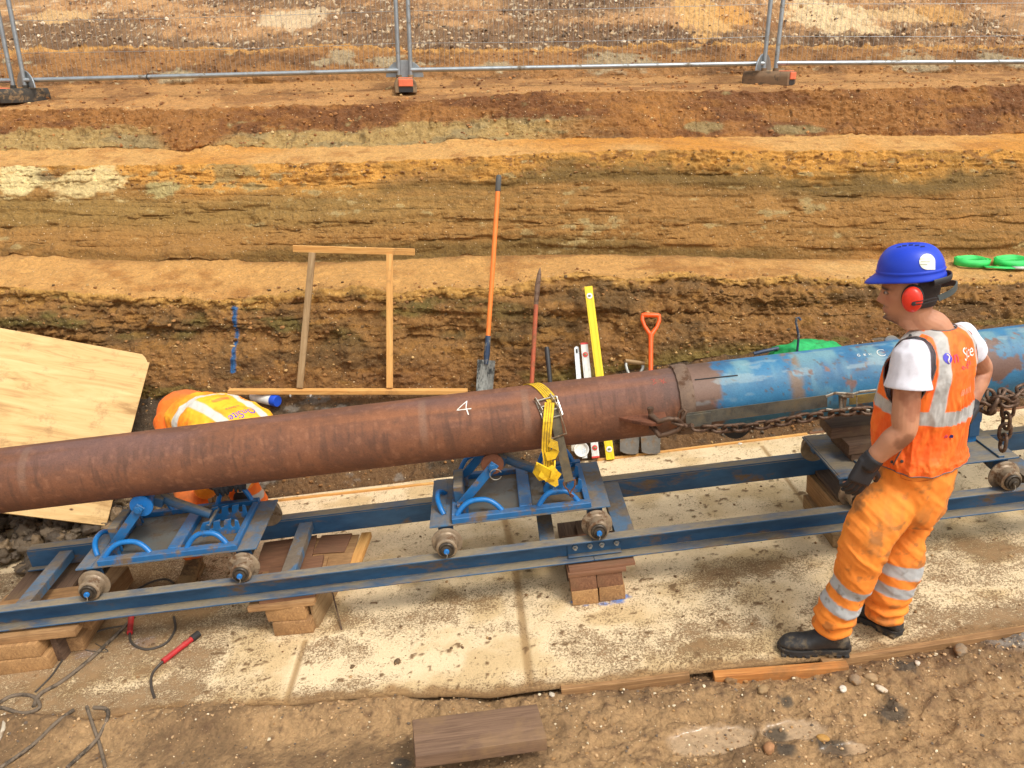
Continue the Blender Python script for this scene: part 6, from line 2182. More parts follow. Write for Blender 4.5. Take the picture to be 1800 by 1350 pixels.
zk = np.array([-.03, 0, .012, .03, .047, .062, .078, .098, .118, .135, .16, .19, .215, .232, .240])
xf_ = np.array([.020, .066, .087, .083, .088, .086, .089, .090, .091, .097, .096, .086, .066, .036, .005])
xb_ = np.array([-.052, -.060, -.062, -.068, -.078, -.085, -.091, -.097, -.101, -.102, -.101, -.092, -.072, -.040, -.008])
yw_ = np.array([.050, .052, .052, .058, .063, .068, .071, .074, .076, .077, .078, .073, .058, .034, .006])


def head_grid(off=0.0, nz=110, na=120):
    zz_ = np.linspace(zk[0], zk[-1], nz)[:, None] + np.zeros(na)[None]
    an = np.linspace(0, 2 * pi, na, endpoint=False)[None] + np.zeros(nz)[:, None]
    from_f = np.interp(zz_, zk, xf_) + off; from_b = -np.interp(zz_, zk, xb_) + off; ww = np.interp(zz_, zk, yw_) + off
    cx = np.cos(an); sy = np.sin(an)
    ex = np.where(cx > 0, 2.15, 2.1)
    q_ = (np.abs(cx) ** ex + np.abs(sy) ** ex) ** (-1 / ex)
    x = np.where(cx > 0, from_f, from_b) * cx * q_; y = ww * sy * q_
    G = lambda v, c0, w0: np.exp(-((v - c0) / w0) ** 2)
    front = cx > 0
    ya = np.abs(y)
    nose = np.interp(zz_, [.064, .070, .078, .084, .100, .118, .132], [0, .5, 1.0, .98, .70, .34, 0]) * G(y, 0, np.interp(zz_, [.066, .080, .12], [.0175, .0150, .0105]))
    dx = nose * .028
    dx += -G(zz_, .118, .012) * G(ya, .033, .017) * .014              # eye sockets
    dx += G(zz_, .134, .008) * G(ya, .028, .024) * .005               # brow
    dx += G(zz_, .1165, .008) * G(ya, .031, .011) * .0055             # eyelid
    dx += G(zz_, .051, .0060) * G(y, 0, .028) * .0095 + G(zz_, .0380, .0065) * G(y, 0, .025) * .0090   # lips
    dx += -G(zz_, .0445, .0032) * G(y, 0, .028) * .006
    dx += -G(zz_, .026, .007) * G(y, 0, .03) * .004 + G(zz_, .008, .012) * G(y, 0, .028) * .012      # chin
    dx += G(zz_, .070, .008) * G(ya, .013, .006) * .006               # nostrils' wings
    x = x + np.where(front, dx, 0)
    y = y + np.sign(y) * G(zz_, .095, .018) * G(x, .055, .022) * .003
    return x, y, zz_


def grid_world(x, y, z):
    f_, l_, u__ = [np.array(v) for v in (fh, lh, uh)]
    return np.array(Oh) + x[..., None] * f_ + y[..., None] * l_ + z[..., None] * u__


hx_, hy_, hz_ = head_grid()
HP = grid_world(hx_, hy_, hz_)
m = MB()
m.loft([[Vector(p) for p in row] for row in HP.tolist()])
# ear
ell(m, hp_(-.012, .078, .105), .018, .008, .030, Matrix((fh, lh, uh)).transposed())
ell(m, hp_(-.012, -.078, .105), .018, .008, .030, Matrix((fh, lh, uh)).transposed())
nk = [hp_(-.030, 0, .06), hp_(-.028, 0, .010), at(1642, 576, Y=YP), at(1646, 600, Y=YP)]
limb(m, nk, [.050, .052, .060, .085])
torso_loft(m, -.034, .08, 1.0, 40, 30)
ell(m, pelv - Zv * .02, .125, .115, .12)
for s_, e_, w_ in ((shL, elL, wrL), (shR, elR, wrR)):
    mid = s_.lerp(e_, .5)
    limb(m, [s_ - Zv * .0, s_.lerp(e_, .35), s_.lerp(e_, .8), e_, e_.lerp(w_, .3), e_.lerp(w_, .75), w_], [.050, .052, .050, .045, .048, .039, .031])
# left hand hooked at the waistband, right hand behind the hip
hd = (at(1512, 843, Y=2.90) - wrL).normalized()
hand(m, wrL + (wrL - elL).normalized() * .01, hd, (-.1, .9, -.1), (1, -.2, .2), .42)
hand(m, wrR, at(1688, 736, Y=3.10) - wrR, (-.6, -.6, .1), (0, .3, 1), .5)
for h_, k_, a_ in ((hipL, kneeL, ankL), (hipR, kneeR, ankR)):
    limb(m, [h_, h_.lerp(k_, .5), k_, k_.lerp(a_, .35), a_], [.078, .068, .052, .050, .040])
body = evald(m, .0032, 2, .5)
P = vco(body)
q = P - np.array(Oh); hx = q @ np.array(fh); hy = q @ np.array(lh); hz = q @ np.array(uh)
skin = np.zeros_like(P) + np.array(srgb(198, 140, 106)) * .94
nz_ = fbm(P, 14, 4, 501); nz2 = fbm(P, 60, 3, 503)
skin = lerpc(skin, np.array(srgb(166, 106, 76)) * .9, sstep(-.2, .6, nz_))
hm = hz > -.02
G = lambda v, c0, w0: np.exp(-((v - c0) / w0) ** 2)
skin = lerpc(skin, np.array(srgb(190, 112, 92)) * .9, (G(hz, .095, .02) * G(np.abs(hy), .045, .02) + G(hz, .082, .012) * G(hy, 0, .014)) * (hx > .03) * .5)
skin = lerpc(skin, np.array(srgb(172, 96, 82)) * .85, G(hz, .0445, .0085) * G(hy, 0, .030) * (hx > .06) * .7)
brow = G(hz, .134, .0060) * G(np.abs(hy), .034, .022) * (hx > .035)
skin = lerpc(skin, np.array(srgb(52, 36, 28)), np.clip(brow * 2.2, 0, .92))
lash = G(hz, .1145, .0034) * G(np.abs(hy), .031, .010) * (hx > .05)
skin = lerpc(skin, np.array(srgb(40, 28, 24)), np.clip(lash * 1.8, 0, .9))
must = G(hz, .060, .0062) * G(hy, 0, .034) * (hx > .07)
goat = (G(hz, .004, .021) * G(hy, 0, .040) * 1.25 + G(hz, .026, .006) * G(hy, 0, .014) * .7) * (hx > .035)
skin = lerpc(skin, np.array(srgb(48, 34, 28)), np.clip(must * .9 + goat * 1.25, 0, .88) * sstep(-.9, .1, nz2 + .4))
jaw = sstep(.055, .02, hz) * sstep(-.02, .05, hx) * hm
skin = lerpc(skin, np.array(srgb(132, 92, 74)), jaw * .38)
hair = (hx < -.03) * sstep(.045, .065, hz) * hm
skin = lerpc(skin, np.array(srgb(46, 34, 30)), hair * .85)
# mud smear on the forearm
b_, a_ = axis_dist(P, [tuple(elL), tuple(wrL)])
skin = lerpc(skin, np.array(srgb(120, 84, 60)), (b_ < .07) * sstep(.1, .6, nz_ + .1) * .5)
add_col(body, skin)
body.transform(base_matrix(W1).inverted())
t = NT("skin"); a_n = t.n("ShaderNodeAttribute", attribute_name="Col", attribute_type='GEOMETRY')
v_ = t.coords(); nn_ = t.noise(v_, 180, 4, .6)
t.b.inputs["Subsurface Weight"].default_value = .12
t.b.inputs["Subsurface Radius"].default_value = (.012, .005, .003)
M_SKIN = t.done(a_n.outputs["Color"], .52, 0, t.bump(nn_, .0005, .8))
put("body", body, M_SKIN, W1)
# eye
for k in (1, -1):
    ec = hp_(.0790, .0310 * k, .1175)
    m = MB(); ell(m, ec, .0095, .0115, .0068, Matrix((fh, lh, uh)).transposed())
    e = part("eye", m, plain("eye_white", srgb(170, 150, 138), .3), W1, world=True)
    m = MB(); ell(m, ec + fh * .0065 + lh * .0045 * k, .0035, .0052, .0050, Matrix((fh, lh, uh)).transposed()); part("iris", m, plain("iris", srgb(40, 28, 22), .2), W1, world=True)
# hair at the nape
sel = MB(); x_, y_, z_ = head_grid(.0045)
HPo = grid_world(x_, y_, z_)
rows = [i for i in range(len(HPo)) if .058 < z_[i, 0] < .20]
na_ = HPo.shape[1]; a0 = [j for j in range(na_) if x_[rows[0], j] < -.028]
V_ = [Vector(HPo[i, j]) for i in rows for j in a0]
F_ = [(r_ * len(a0) + c_, r_ * len(a0) + c_ + 1, (r_ + 1) * len(a0) + c_ + 1, (r_ + 1) * len(a0) + c_) for r_ in range(len(rows) - 1) for c_ in range(len(a0) - 1)]
sel.add(V_, F_)
part("hair", sel, plain("dark_short_hair", srgb(44, 34, 30), .8, 0, .003, 160), W1, world=True, angle=None)

# --- t-shirt
m = MB(); torso_loft(m, -.020, .10, .80, 60, 50)
for s_, e_ in ((shL, elL), (shR, elR)):
    rs_ = [.068, .074, .084] if s_ is shL else [.066, .070, .072]
    limb(m, [s_ + (s_ - e_) * .02 - Zv * 0, s_.lerp(e_, .25), s_.lerp(e_, .44)], rs_)
ts = evald(m, .0055, 8, .6)
P = vco(ts); Nn_ = vno(ts)
# open cuff: cut flat
f1n = fbm(P, (7, 7, 3), 3, 511, ridged=True); f2n = fbm(P, (16, 16, 6), 3, 513)
P2 = P + Nn_ * ((f1n - .3) * .010 + f2n * .004)[:, None]
for s_, e_ in ((shL, elL), (shR, elR)):     # flat hem on the sleeve
    ax_ = (e_ - s_).normalized(); an_ = np.array(ax_)
    L_ = (s_.lerp(e_, .47) - s_).length; d_, _ = axis_dist(P2, [tuple(s_), tuple(e_)])
    al = (P2 - np.array(s_)) @ an_
    k_ = (d_ < .13) & (al > L_ - .01)
    P2[k_] -= an_ * (al[k_] - (L_ - .01))[:, None] * .92
setco(ts, P2)
tcol = np.zeros_like(P2) + np.array(srgb(232, 230, 238)) * .92
add_col(ts, lerpc(tcol, np.array(srgb(205, 200, 205)), sstep(.2, .7, f2n) * .3))
ts.transform(base_matrix(W1).inverted())
put("t_shirt", ts, cloth_mat("white_cotton", .85), W1)

# --- vest (open at the arms)
nT, nA = 190, 330
tt_ = np.linspace(.004, 1.0, nT)[:, None] + np.zeros(nA)[None]
ph = np.linspace(0, 2 * pi, nA, endpoint=False)[None] + np.zeros(nT)[:, None]
VP, va, vb = torso_pt(tt_, ph, .006)
fold = fbm(np.stack([ph * 1.6, tt_ * 1.2, tt_ * 0], -1), (1.7, 2.4, 1), 4, 521, ridged=True)
fold2 = fbm(np.stack([ph * 1.6 + tt_ * .6, tt_ * 2.0, tt_ * 0], -1), (4, 5, 1), 4, 523)
gath = np.sin(ph * 44 + 2.5 * np.sin(tt_ * 30)) * np.exp(-((tt_ - .60) / .09) ** 2) * sstep(2.55, 2.9, ph) * sstep(4.2, 3.6, ph)
rad_ = np.stack([fT.x * np.cos(ph) + lT.x * np.sin(ph), fT.y * np.cos(ph) + lT.y * np.sin(ph), 0 * ph], -1)
amp_ = sstep(.05, .3, tt_)
VP = VP + rad_ * ((fold - .35) * .012 * amp_ + fold2 * .006 * amp_ + gath * .005)[..., None]
# hem dips at the front / side
VP[..., 2] += (.010 * np.sin(ph * 2 + .6) - .012 * np.cos(ph)) * sstep(.8, 1.0, tt_)
vc = np.zeros_like(VP) + np.array(srgb(255, 104, 30)) * .98
vc = lerpc(vc, np.array(srgb(255, 134, 44)), sstep(-.2, .6, fold2) * .5)
tp = np.array(srgb(196, 192, 186)) * .95
du = np.abs(vb)
dz_ = VP[..., 2]
zb = at(1620, 730, Y=2.86).z; zb2 = at(1690, 722, Y=3.1).z
bz = 1.168 - .012 * np.cos(ph - radians(150))
band = np.clip((0.031 - np.abs(dz_ - bz)) / .003, 0, 1)
ub = np.interp(tt_, [.0, .2, .45, .62, .74], [.080, .105, .120, .135, .175])
brace = np.clip((.026 - np.abs(du - ub)) / .003, 0, 1) * (dz_ > bz - .02)
brf = np.clip((.026 - np.abs(du - .12)) / .003, 0, 1) * (dz_ > bz)
msk = np.maximum(band, np.where(np.cos(ph) < 0, brace, brf))
crease = .82 + .18 * sstep(-.4, .3, fbm(VP, 30, 3, 531))
vc = lerpc(vc, tp, msk) * np.where(msk > .5, crease, 1)[..., None]
# small printed marks low on the back
me = grid_mesh("vest", VP.transpose(1, 0, 2)[::-1].copy(), vc.transpose(1, 0, 2)[::-1].copy(), wrap=True)
bm = bmesh.new(); bm.from_mesh(me)
kill = []
for s_, sgn in ((shL, 1), (shR, -1)):
    cA = s_ - Zv * .055 - fT * .004 + lT * .02 * sgn
    for v in bm.verts:
        d_ = v.co - cA; lat = d_.dot(lT) * sgn
        if lat < -.115: continue
        x_ = d_.dot(fT); z_ = d_.z
        r_z = .112 if z_ > 0 else .165
        if (x_ / (.088 if x_ < 0 else .095)) ** 2 + (z_ / r_z) ** 2 < 1: kill.append(v)
bmesh.ops.delete(bm, geom=list(set(kill)), context='VERTS')
bmesh.ops.recalc_face_normals(bm, faces=bm.faces)
# relax the cut edge
for _ in range(3):
    be = [v for v in bm.verts if v.is_boundary]
    new = {}
    for v in be:
        nb = [e.other_vert(v) for e in v.link_edges if e.is_boundary]
        if len(nb) == 2: new[v] = v.co * .4 + (nb[0].co + nb[1].co) * .3
    for v, c_ in new.items(): v.co = c_
loops = []; seen = set()
for e in [e for e in bm.edges if e.is_boundary]:
    if e in seen: continue
    seen.add(e); a_, b_ = e.verts; lp_ = [a_.co.copy(), b_.co.copy()]; cur = b_
    while True:
        nx_ = [x for x in cur.link_edges if x.is_boundary and x not in seen]
        if not nx_: break
        seen.add(nx_[0]); cur = nx_[0].other_vert(cur); lp_.append(cur.co.copy())
    if len(lp_) > 30: loops.append(lp_)
bm.to_mesh(me); bm.free()
me.polygons.foreach_set("use_smooth", [True] * len(me.polygons))
VBVH = None
bmv = bmesh.new(); bmv.from_mesh(me); VBVH = BVHTree.FromBMesh(bmv); bmv.free()
me.transform(base_matrix(W1).inverted())
vo_ = put("vest", me, cloth_mat("hi_vis_orange", .62), W1)
so = vo_.modifiers.new("thick", 'SOLIDIFY'); so.thickness = .003; so.offset = -1
M_PIPING = plain("grey_piping", srgb(104, 92, 88), .7)
for lp_ in loops:
    m = MB().tube(lp_[::3], .0026, 6, closed=True)
    pz = part("piping", m, M_PIPING, W1, world=True, angle=None)


def onto_vest(p, dirv, off=.002):
    h = VBVH.ray_cast(Vector(p), Vector(dirv))
    return (h[0] - Vector(dirv).normalized() * off) if h[0] is not None else None


def vest_text(s, size, c_, xdir, ydir, mat, name="lettering", aim=None, sx=1.0):
    aim = Vector(aim); xdir = Vector(xdir).normalized()
    bm = text_mesh(s, size); bad = []
    for v in bm.verts:
        p = Vector(c_) + xdir * v.co.x * sx + Vector(ydir) * v.co.y
        h = onto_vest(p, aim, .0022)
        if h is None: bad.append(v); v.co = p
        else: v.co = h
    bmesh.ops.delete(bm, geom=bad, context='VERTS')
    bmesh.ops.transform(bm, matrix=base_matrix(CUR).inverted(), verts=bm.verts)
    me = bpy.data.meshes.new(name); bm.to_mesh(me); bm.free(); me.materials.append(mat)
    return put(name, me, None, CUR)


CUR = W1
M_WPR = plain("white_print", srgb(240, 226, 214), .7); M_PPR = plain("violet_print", srgb(84, 76, 190), .7); M_RPR = plain("magenta_print", srgb(214, 70, 96), .7)
M_GPR = plain("silver_print", srgb(220, 176, 150), .7)
zt_ = at(1690, 592, Y=3.12).z
bc = cSh - fT * .4; bc.z = zt_ - .005
xd = -lT
M_PPW = M_PPR
up_ = Zv
vest_text("n", .066, bc + lT * .062, xd, up_, M_RPR, aim=fT)
vest_text("Site", .066, bc + lT * -.026, xd, up_, M_WPR, aim=fT)
vest_text("e-Store", .030, bc - Zv * .040 - lT * .005, xd, up_, M_RPR, aim=fT)
vest_text("||||||||||||||", .026, Vector((bc.x, bc.y, at(1690, 650, Y=3.12).z)) + lT * .0, xd, up_, M_GPR, aim=fT)
m = MB(); ctr = bc + lT * .104
dv = []
for k in range(20):
    a_ = 2 * pi * k / 20; h = onto_vest(ctr + xd * .019 * cos(a_) + Zv * .019 * sin(a_), fT, .0022); dv.append(h or ctr)
h0 = onto_vest(ctr, fT, .0024) or ctr
m.add(dv + [h0], [(k, (k + 1) % 20, 20) for k in range(20)]); part("logo_disc", m, M_PPR, W1, world=True, angle=None)
m = MB(); sv = []
for k in range(9):
    t_ = k / 8 - .5; p = ctr + xd * (.007 * sin(t_ * 2 * pi)) + Zv * t_ * .030
    h = onto_vest(p, fT, .0038) or p; sv.append(h)
m.tube(sv, .0028, 6); part("logo_stroke", m, M_WPR, W1, world=True, angle=None)
# little printed squares low at the side
sd_ = (lT * .9 - fT * .5).normalized()
for k, (x, y) in enumerate(((1662, 767), (1672, 767))):
    p = at(x, y, Y=2.9) ; d_ = (at(x, y, Y=3.4) - Vector((0, 0, CAM_H))).normalized()
    h = onto_vest(at(x, y, Y=2.5), d_, .0015)
    if h is not None:
        part("print_mark", MB().box(tuple(h), (.014, .003, .012), None, .0005, Matrix.Rotation(-.5, 3, 'Z')), (M_RPR, M_NAVY)[k], W1, world=True)
# side closure: piping line and poppers
dn = lambda x, y: onto_vest(at(x, y, Y=2.4), (at(x, y, Y=3.4) - at(x, y, Y=2.4)).normalized(), .002)
ln = [dn(x, y) for x, y in ((1606, 742), (1600, 757), (1594, 772), (1585, 790), (1576, 806), (1570, 817))]
ln = [p for p in ln if p is not None]
if len(ln) > 2: part("side_seam", MB().tube(spline(ln), .0028, 6), M_PIPING, W1, world=True, angle=None)
for x, y in ((1588, 782), (1568, 812), (1585, 811), (1616, 573), (1600, 590)):
    p = dn(x, y)
    if p is not None:
        d_ = Vector((0, -1, .3)).normalized()
        part("popper", MB().lathe([(.0065, 0), (.006, .003), (.003, .004)], 14, Matrix.Translation(p) @ d_.to_track_quat('Z', 'Y').to_matrix().to_4x4()), M_DARK, W1, world=True)

# --- trousers
legL = [hipL, at(1547, 905, Y=2.94), at(1523, 950, Y=2.91), at(1507, 1000, Y=2.905), at(1489, 1040, Y=2.92), at(1471, 1075, Y=2.935), at(1463, 1103, Y=2.945)]
legR = [hipR, at(1602, 905, Y=3.06), at(1591, 945, Y=3.045), at(1578, 1000, Y=3.03), at(1563, 1040, Y=3.03), at(1554, 1078, Y=3.03)]
m = MB()
rings = []
for (x, y, d_, w_) in ((1616, 778, .132, .164), (1612, 826, .142, .170), (1607, 850, .140, .168), (1601, 880, .128, .155), (1596, 905, .105, .125)):
    c_ = at(x, y, Y=YP); rings.append([c_ + fP * d_ * cos(a_) + lP * w_ * sin(a_) for a_ in np.linspace(0, 2 * pi, 40, endpoint=False)])
m.loft(rings)
limb(m, legL, [.096, .100, .090, .084, .075, .080, .072], 28)
limb(m, legR, [.096, .090, .082, .084, .080, .073], 28)
tr = evald(m, .0055, 10, .6)
P = vco(tr); Nn_ = vno(tr)
dL, aL = axis_dist(P, [tuple(p) for p in legL]); dR, aR = axis_dist(P, [tuple(p) for p in legR])
isL = dL < dR
arc = np.where(isL, aL, aR)
totL = sum((legL[i + 1] - legL[i]).length for i in range(len(legL) - 1)); totR = sum((legR[i + 1] - legR[i]).length for i in range(len(legR) - 1))
rem = np.where(isL, totL - aL, totR - aR)
n1 = fbm(P, (3.2, 3.2, 2.0), 4, 541, ridged=True); n2_ = fbm(P, (9, 9, 5), 4, 543, ridged=True)
# folds pulled diagonally from the crotch, stacked rings above the boot
R3 = Matrix.Rotation(.7, 3, 'Y'); Pd = P @ np.array(R3)
n3_ = fbm(Pd, (2.2, 2.2, 11), 4, 547, ridged=True)
stack = np.sin(rem * 95 + 3 * n1 + 2.5 * fbm(P, 9, 2, 549)) * sstep(.20, .02, rem)
disp = (n1 - .3) * .018 + (n2_ - .3) * .006 + (n3_ - .35) * .010 * sstep(.0, .15, rem) + stack * .0075
knee_ = np.exp(-((rem - .40) / .08) ** 2)
disp += knee_ * (n3_ - .2) * .012
P2 = P + Nn_ * disp[:, None]
# flat trouser hems
for leg, sel_, tot in ((legL, isL, totL), (legR, ~isL, totR)):
    e_ = np.array(leg[-1]); ax_ = np.array((leg[-1] - leg[-2]).normalized())
    al = (P2 - e_) @ ax_
    k_ = sel_ & (al > .012); P2[k_] -= ax_ * ((al[k_] - .012) * .95)[:, None]
setco(tr, P2)
oc = np.zeros_like(P) + np.array(srgb(250, 142, 48)) * .97
oc = lerpc(oc, np.array(srgb(255, 158, 48)), sstep(-.2, .6, fbm(P, 6, 3, 551)) * .35)
mudm = sstep(.12, .6, fbm(P, (8, 8, 5), 5, 553) + .34 * np.exp(-((P[:, 2] - .62) / .22) ** 2) * 1.0 - .12)
oc = lerpc(oc, np.array(srgb(176, 112, 52)), mudm * .65)
oc = lerpc(oc, np.array(srgb(110, 84, 52)), sstep(.35, .75, fbm(P, 26, 4, 557) + .35 * mudm) * .5)
tape = np.array(srgb(188, 188, 186)) * .92
for a0_, a1_ in ((.125, .178), (.222, .275)):
    k_ = np.clip((rem - a0_ - .010 * (1 - isL)) / .003, 0, 1) * np.clip((a1_ + .014 * (1 - isL) - rem) / .003, 0, 1)
    stn = sstep(.25, .6, fbm(P, 34, 3, 559))
    oc = lerpc(oc, lerpc(np.zeros_like(P) + tape, np.array(srgb(116, 104, 88)), stn * .6), k_)
add_col(tr, oc)
tr.transform(base_matrix(W1).inverted())
put("trousers", tr, cloth_mat("orange_work_cloth", .8), W1)
# seams and pocket flap
TB = bmesh.new(); TB.from_mesh(tr); TB.transform(base_matrix(W1)); TBV = BVHTree.FromBMesh(TB); TB.free()
def on_tr(x, y, off=.0015):
    o_ = at(x, y, Y=2.0); d_ = (at(x, y, Y=3.5) - o_).normalized(); h = TBV.ray_cast(o_, d_); return (h[0] - d_ * off) if h[0] is not None else None
M_SEAM = plain("orange_seam", srgb(206, 96, 24), .85)
for pxs in (((1582, 828), (1583, 834), (1584, 840), (1592, 843), (1600, 845), (1614, 846), (1628, 845), (1638, 842), (1645, 838)),):
    ps = [on_tr(x, y, .0004) for x, y in pxs]; ps = [p for p in ps if p is not None]
    if len(ps) > 1: part("pocket_flap", MB().tube(ps, .0016, 5), M_SEAM, W1, world=True, angle=None)

# --- boots
M_BOOT = paint("scuffed_black_leather", srgb(54, 52, 50), srgb(104, 92, 74), .38, 16, .5, 0, srgb(40, 38, 38), bump=.0012)
M_SOLE = paint("muddy_rubber_sole", srgb(50, 47, 44), srgb(112, 94, 68), .45, 20, .8)


def boot(root, heel, toe, ank, nm="boot"):
    heel, toe = Vector(heel), Vector(toe); f = toe - heel; L = .305; f.normalize()
    n_ = N if root is W1 else Zv
    f = (f - n_ * f.dot(n_)).normalized(); s_ = n_.cross(f)
    def W(x, y, z): return heel + f * x + s_ * y + n_ * z
    m = MB(); rings = []
    # stations along the foot: x, half width, top height
    st = [(0.0, .020, .050), (.012, .034, .085), (.05, .040, .125), (.095, .042, .128), (.135, .043, .105), (.175, .047, .086), (.215, .050, .078), (.25, .048, .072), (.280, .038, .060), (.298, .022, .045), (.303, .010, .032)]
    for x, w_, h in st:
        ring = []
        for k in range(24):
            a_ = 2 * pi * k / 24; cy, sz = cos(a_), sin(a_)
            ex = 2.6 if sz < 0 else 2.0
            q_ = (abs(cy) ** ex + abs(sz) ** ex) ** (-1 / ex)
            ring.append(W(x, cy * q_ * w_, .026 + (h - .026) / 2 + sz * q_ * (h - .020) / 2))
        rings.append(ring)
    m.loft(rings)
    limb(m, [W(.06, 0, .08), W(.062, 0, .13), Vector(ank) + n_ * .02], [.045, .047, .05])
    up = evald(m, .005, 4, .5)
    P = vco(up); Nn_ = vno(up)
    lx = (P - np.array(heel)) @ np.array(f); lz = (P - np.array(heel)) @ np.array(n_)
    cre = fbm(P, (16, 16, 22), 4, 571, ridged=True) * np.exp(-((lx - .16) / .06) ** 2)
    lace = np.exp(-((lx - .195) / .004) ** 2) + np.exp(-((lz - .118) / .005) ** 2) * .6
    setco(up, P + Nn_ * (cre * .004 + fbm(P, 30, 3, 573) * .0012 - lace * .002)[:, None])
    up.transform(base_matrix(root).inverted())
    b_ = put(nm, up, M_BOOT, root)
    # sole with lugs
    outl = []
    for k in range(40):
        a_ = 2 * pi * k / 40
        xx = .152 + .158 * cos(a_)
        wv = np.interp(xx, [0, .02, .08, .14, .2, .25, .29, .31], [.018, .036, .041, .038, .050, .052, .038, .012])
        outl.append((xx, (wv + .004) * (1 if sin(a_) >= 0 else -1) * min(1, abs(sin(a_)) * 2.2)))
    Ms = Matrix.Translation(heel) @ Matrix((f, s_, n_)).transposed().to_4x4()
    m = MB().prism(outl, .024, Ms @ Matrix.Translation((0, 0, .008)), .002)
    for k in range(9):
        if k == 3: continue
        for e in (-1, 1):
            m.box((.02 + k * .033, e * (.030 + .010 * (k > 4)), .006), (.022, .030, .014), Ms, .002)
    s2 = part("sole", m, M_SOLE, root, world=True)
    return b_


pL1, pL0 = slab_at(1383, 1142), slab_at(1494, 1146)
boot(W1, pL0 + N * .002, pL1, ankL)
pR0, pR1 = slab_at(1584, 1119), slab_at(1502, 1078)
boot(W1, pR0 + N * .002, pR1, ankR)
# --- gloves
M_GLOVE = plain("black_work_glove", srgb(38, 36, 38), .6, 0, .0012, 120)
m = MB()
hand(m, wrL + (wrL - elL).normalized() * .01, hd, (-.1, .9, -.1), (1, -.2, .2), .42, 1.12)
limb(m, [wrL - (wrL - elL).normalized() * .015, wrL + (wrL - elL).normalized() * .03], [.041, .040])
g = evald(m, .0035, 3, .5); g.transform(base_matrix(W1).inverted()); put("glove", g, M_GLOVE, W1)
m = MB()
hand(m, wrR, at(1688, 736, Y=3.10) - wrR, (-.6, -.6, .1), (0, .3, 1), .5, 1.12)
limb(m, [wrR - (wrR - elR).normalized() * .02, wrR + (wrR - elR).normalized() * .03], [.040, .040])
g = evald(m, .0035, 3, .5); g.transform(base_matrix(W1).inverted()); put("glove", g, M_GLOVE, W1)
# --- helmet
M_HEL = plain("blue_helmet_shell", srgb(24, 62, 196), .38, 0, .0002, 60, .04)
HB = .166      # rim height in the head frame


def helmet(root, hpf, frame, mat):
    nr, na = 46, 96
    an = np.linspace(0, 2 * pi, na, endpoint=False)[None] + np.zeros((nr, 1)); tt = np.linspace(0, 1, nr)[:, None] + np.zeros((1, na))
    cx, sy = np.cos(an), np.sin(an)
    # tt 0 rim .. 1 crown
    a0 = np.where(cx > 0, .116, .120); b0 = .102
    prof = np.cos(np.clip((tt - .12) / .88, 0, 1) * pi / 2) ** .72
    hgt = np.where(tt < .12, tt / .12 * .030, .030 + np.sin(np.clip((tt - .12) / .88, 0, 1) * pi / 2) ** 1.0 * .098)
    fl = sstep(.12, .0, tt) * .006 + .004 * np.exp(-((tt - .13) / .015) ** 2)
    peak = np.where(cx > 0, np.clip(cx, 0, 1) ** 3, 0) * sstep(.11, .0, tt) * .038
    ridge = np.exp(-(sy / .22) ** 2) * .005 * sstep(.3, .7, tt)
    x = cx * (a0 * prof + fl) + peak; y = sy * (b0 * prof + fl)
    z = HB + hgt + ridge - peak * .35
    f_, l_, u__ = [np.array(v) for v in frame]
    O_ = np.array(hpf(0, 0, 0))
    P = O_ + x[..., None] * f_ + y[..., None] * l_ + z[..., None] * u__
    me = grid_mesh("shell", P.transpose(1, 0, 2).copy(), None, wrap=True)
    bm = bmesh.new(); bm.from_mesh(me)
    top = [v for v in bm.verts if (np.array(v.co) - O_) @ u__ > HB + .1275]
    bmesh.ops.remove_doubles(bm, verts=bm.verts, dist=.0004)
    bmesh.ops.recalc_face_normals(bm, faces=bm.faces); bm.to_mesh(me); bm.free()
    me.polygons.foreach_set("use_smooth", [True] * len(me.polygons))
    bb_ = bmesh.new(); bb_.from_mesh(me); bv = BVHTree.FromBMesh(bb_); bb_.free()
    me.transform(base_matrix(root).inverted())
    o = put("helmet", me, mat, root); s = o.modifiers.new("t", 'SOLIDIFY'); s.thickness = .003; s.offset = -1
    return o, bv


ho, hbv = helmet(W1, hp_, (fh, lh, uh), M_HEL)
def on_h(x, y, off=.001):
    o_ = at(x, y, Y=2.2); d_ = (at(x, y, Y=3.3) - o_).normalized(); h = hbv.ray_cast(o_, d_); return (h[0] - d_ * off) if h[0] is not None else None
M_STK = plain("white_sticker", srgb(232, 232, 214), .4); M_SLOT = plain("helmet_slot", srgb(12, 26, 84), .8)
def h_part(name, poly, mat, off=.0028):
    vs = [on_h(x, y, off) for x, y in poly]
    if any(v is None for v in vs): return
    cc = sum(vs, Vector()) / len(vs)
    c2 = on_h(sum(p[0] for p in poly) / len(poly), sum(p[1] for p in poly) / len(poly), off) or cc
    n_ = len(vs)
    mid = [on_h((p[0] + sum(q[0] for q in poly) / len(poly)) / 2, (p[1] + sum(q[1] for q in poly) / len(poly)) / 2, off) or v.lerp(c2, .5) for p, v in zip(poly, vs)]
    m = MB().add(vs + mid + [c2], [(k, (k + 1) % n_, n_ + (k + 1) % n_, n_ + k) for k in range(n_)] + [(n_ + k, n_ + (k + 1) % n_, 2 * n_) for k in range(n_)])
    part(name, m, mat, ho_root, world=True, angle=None)


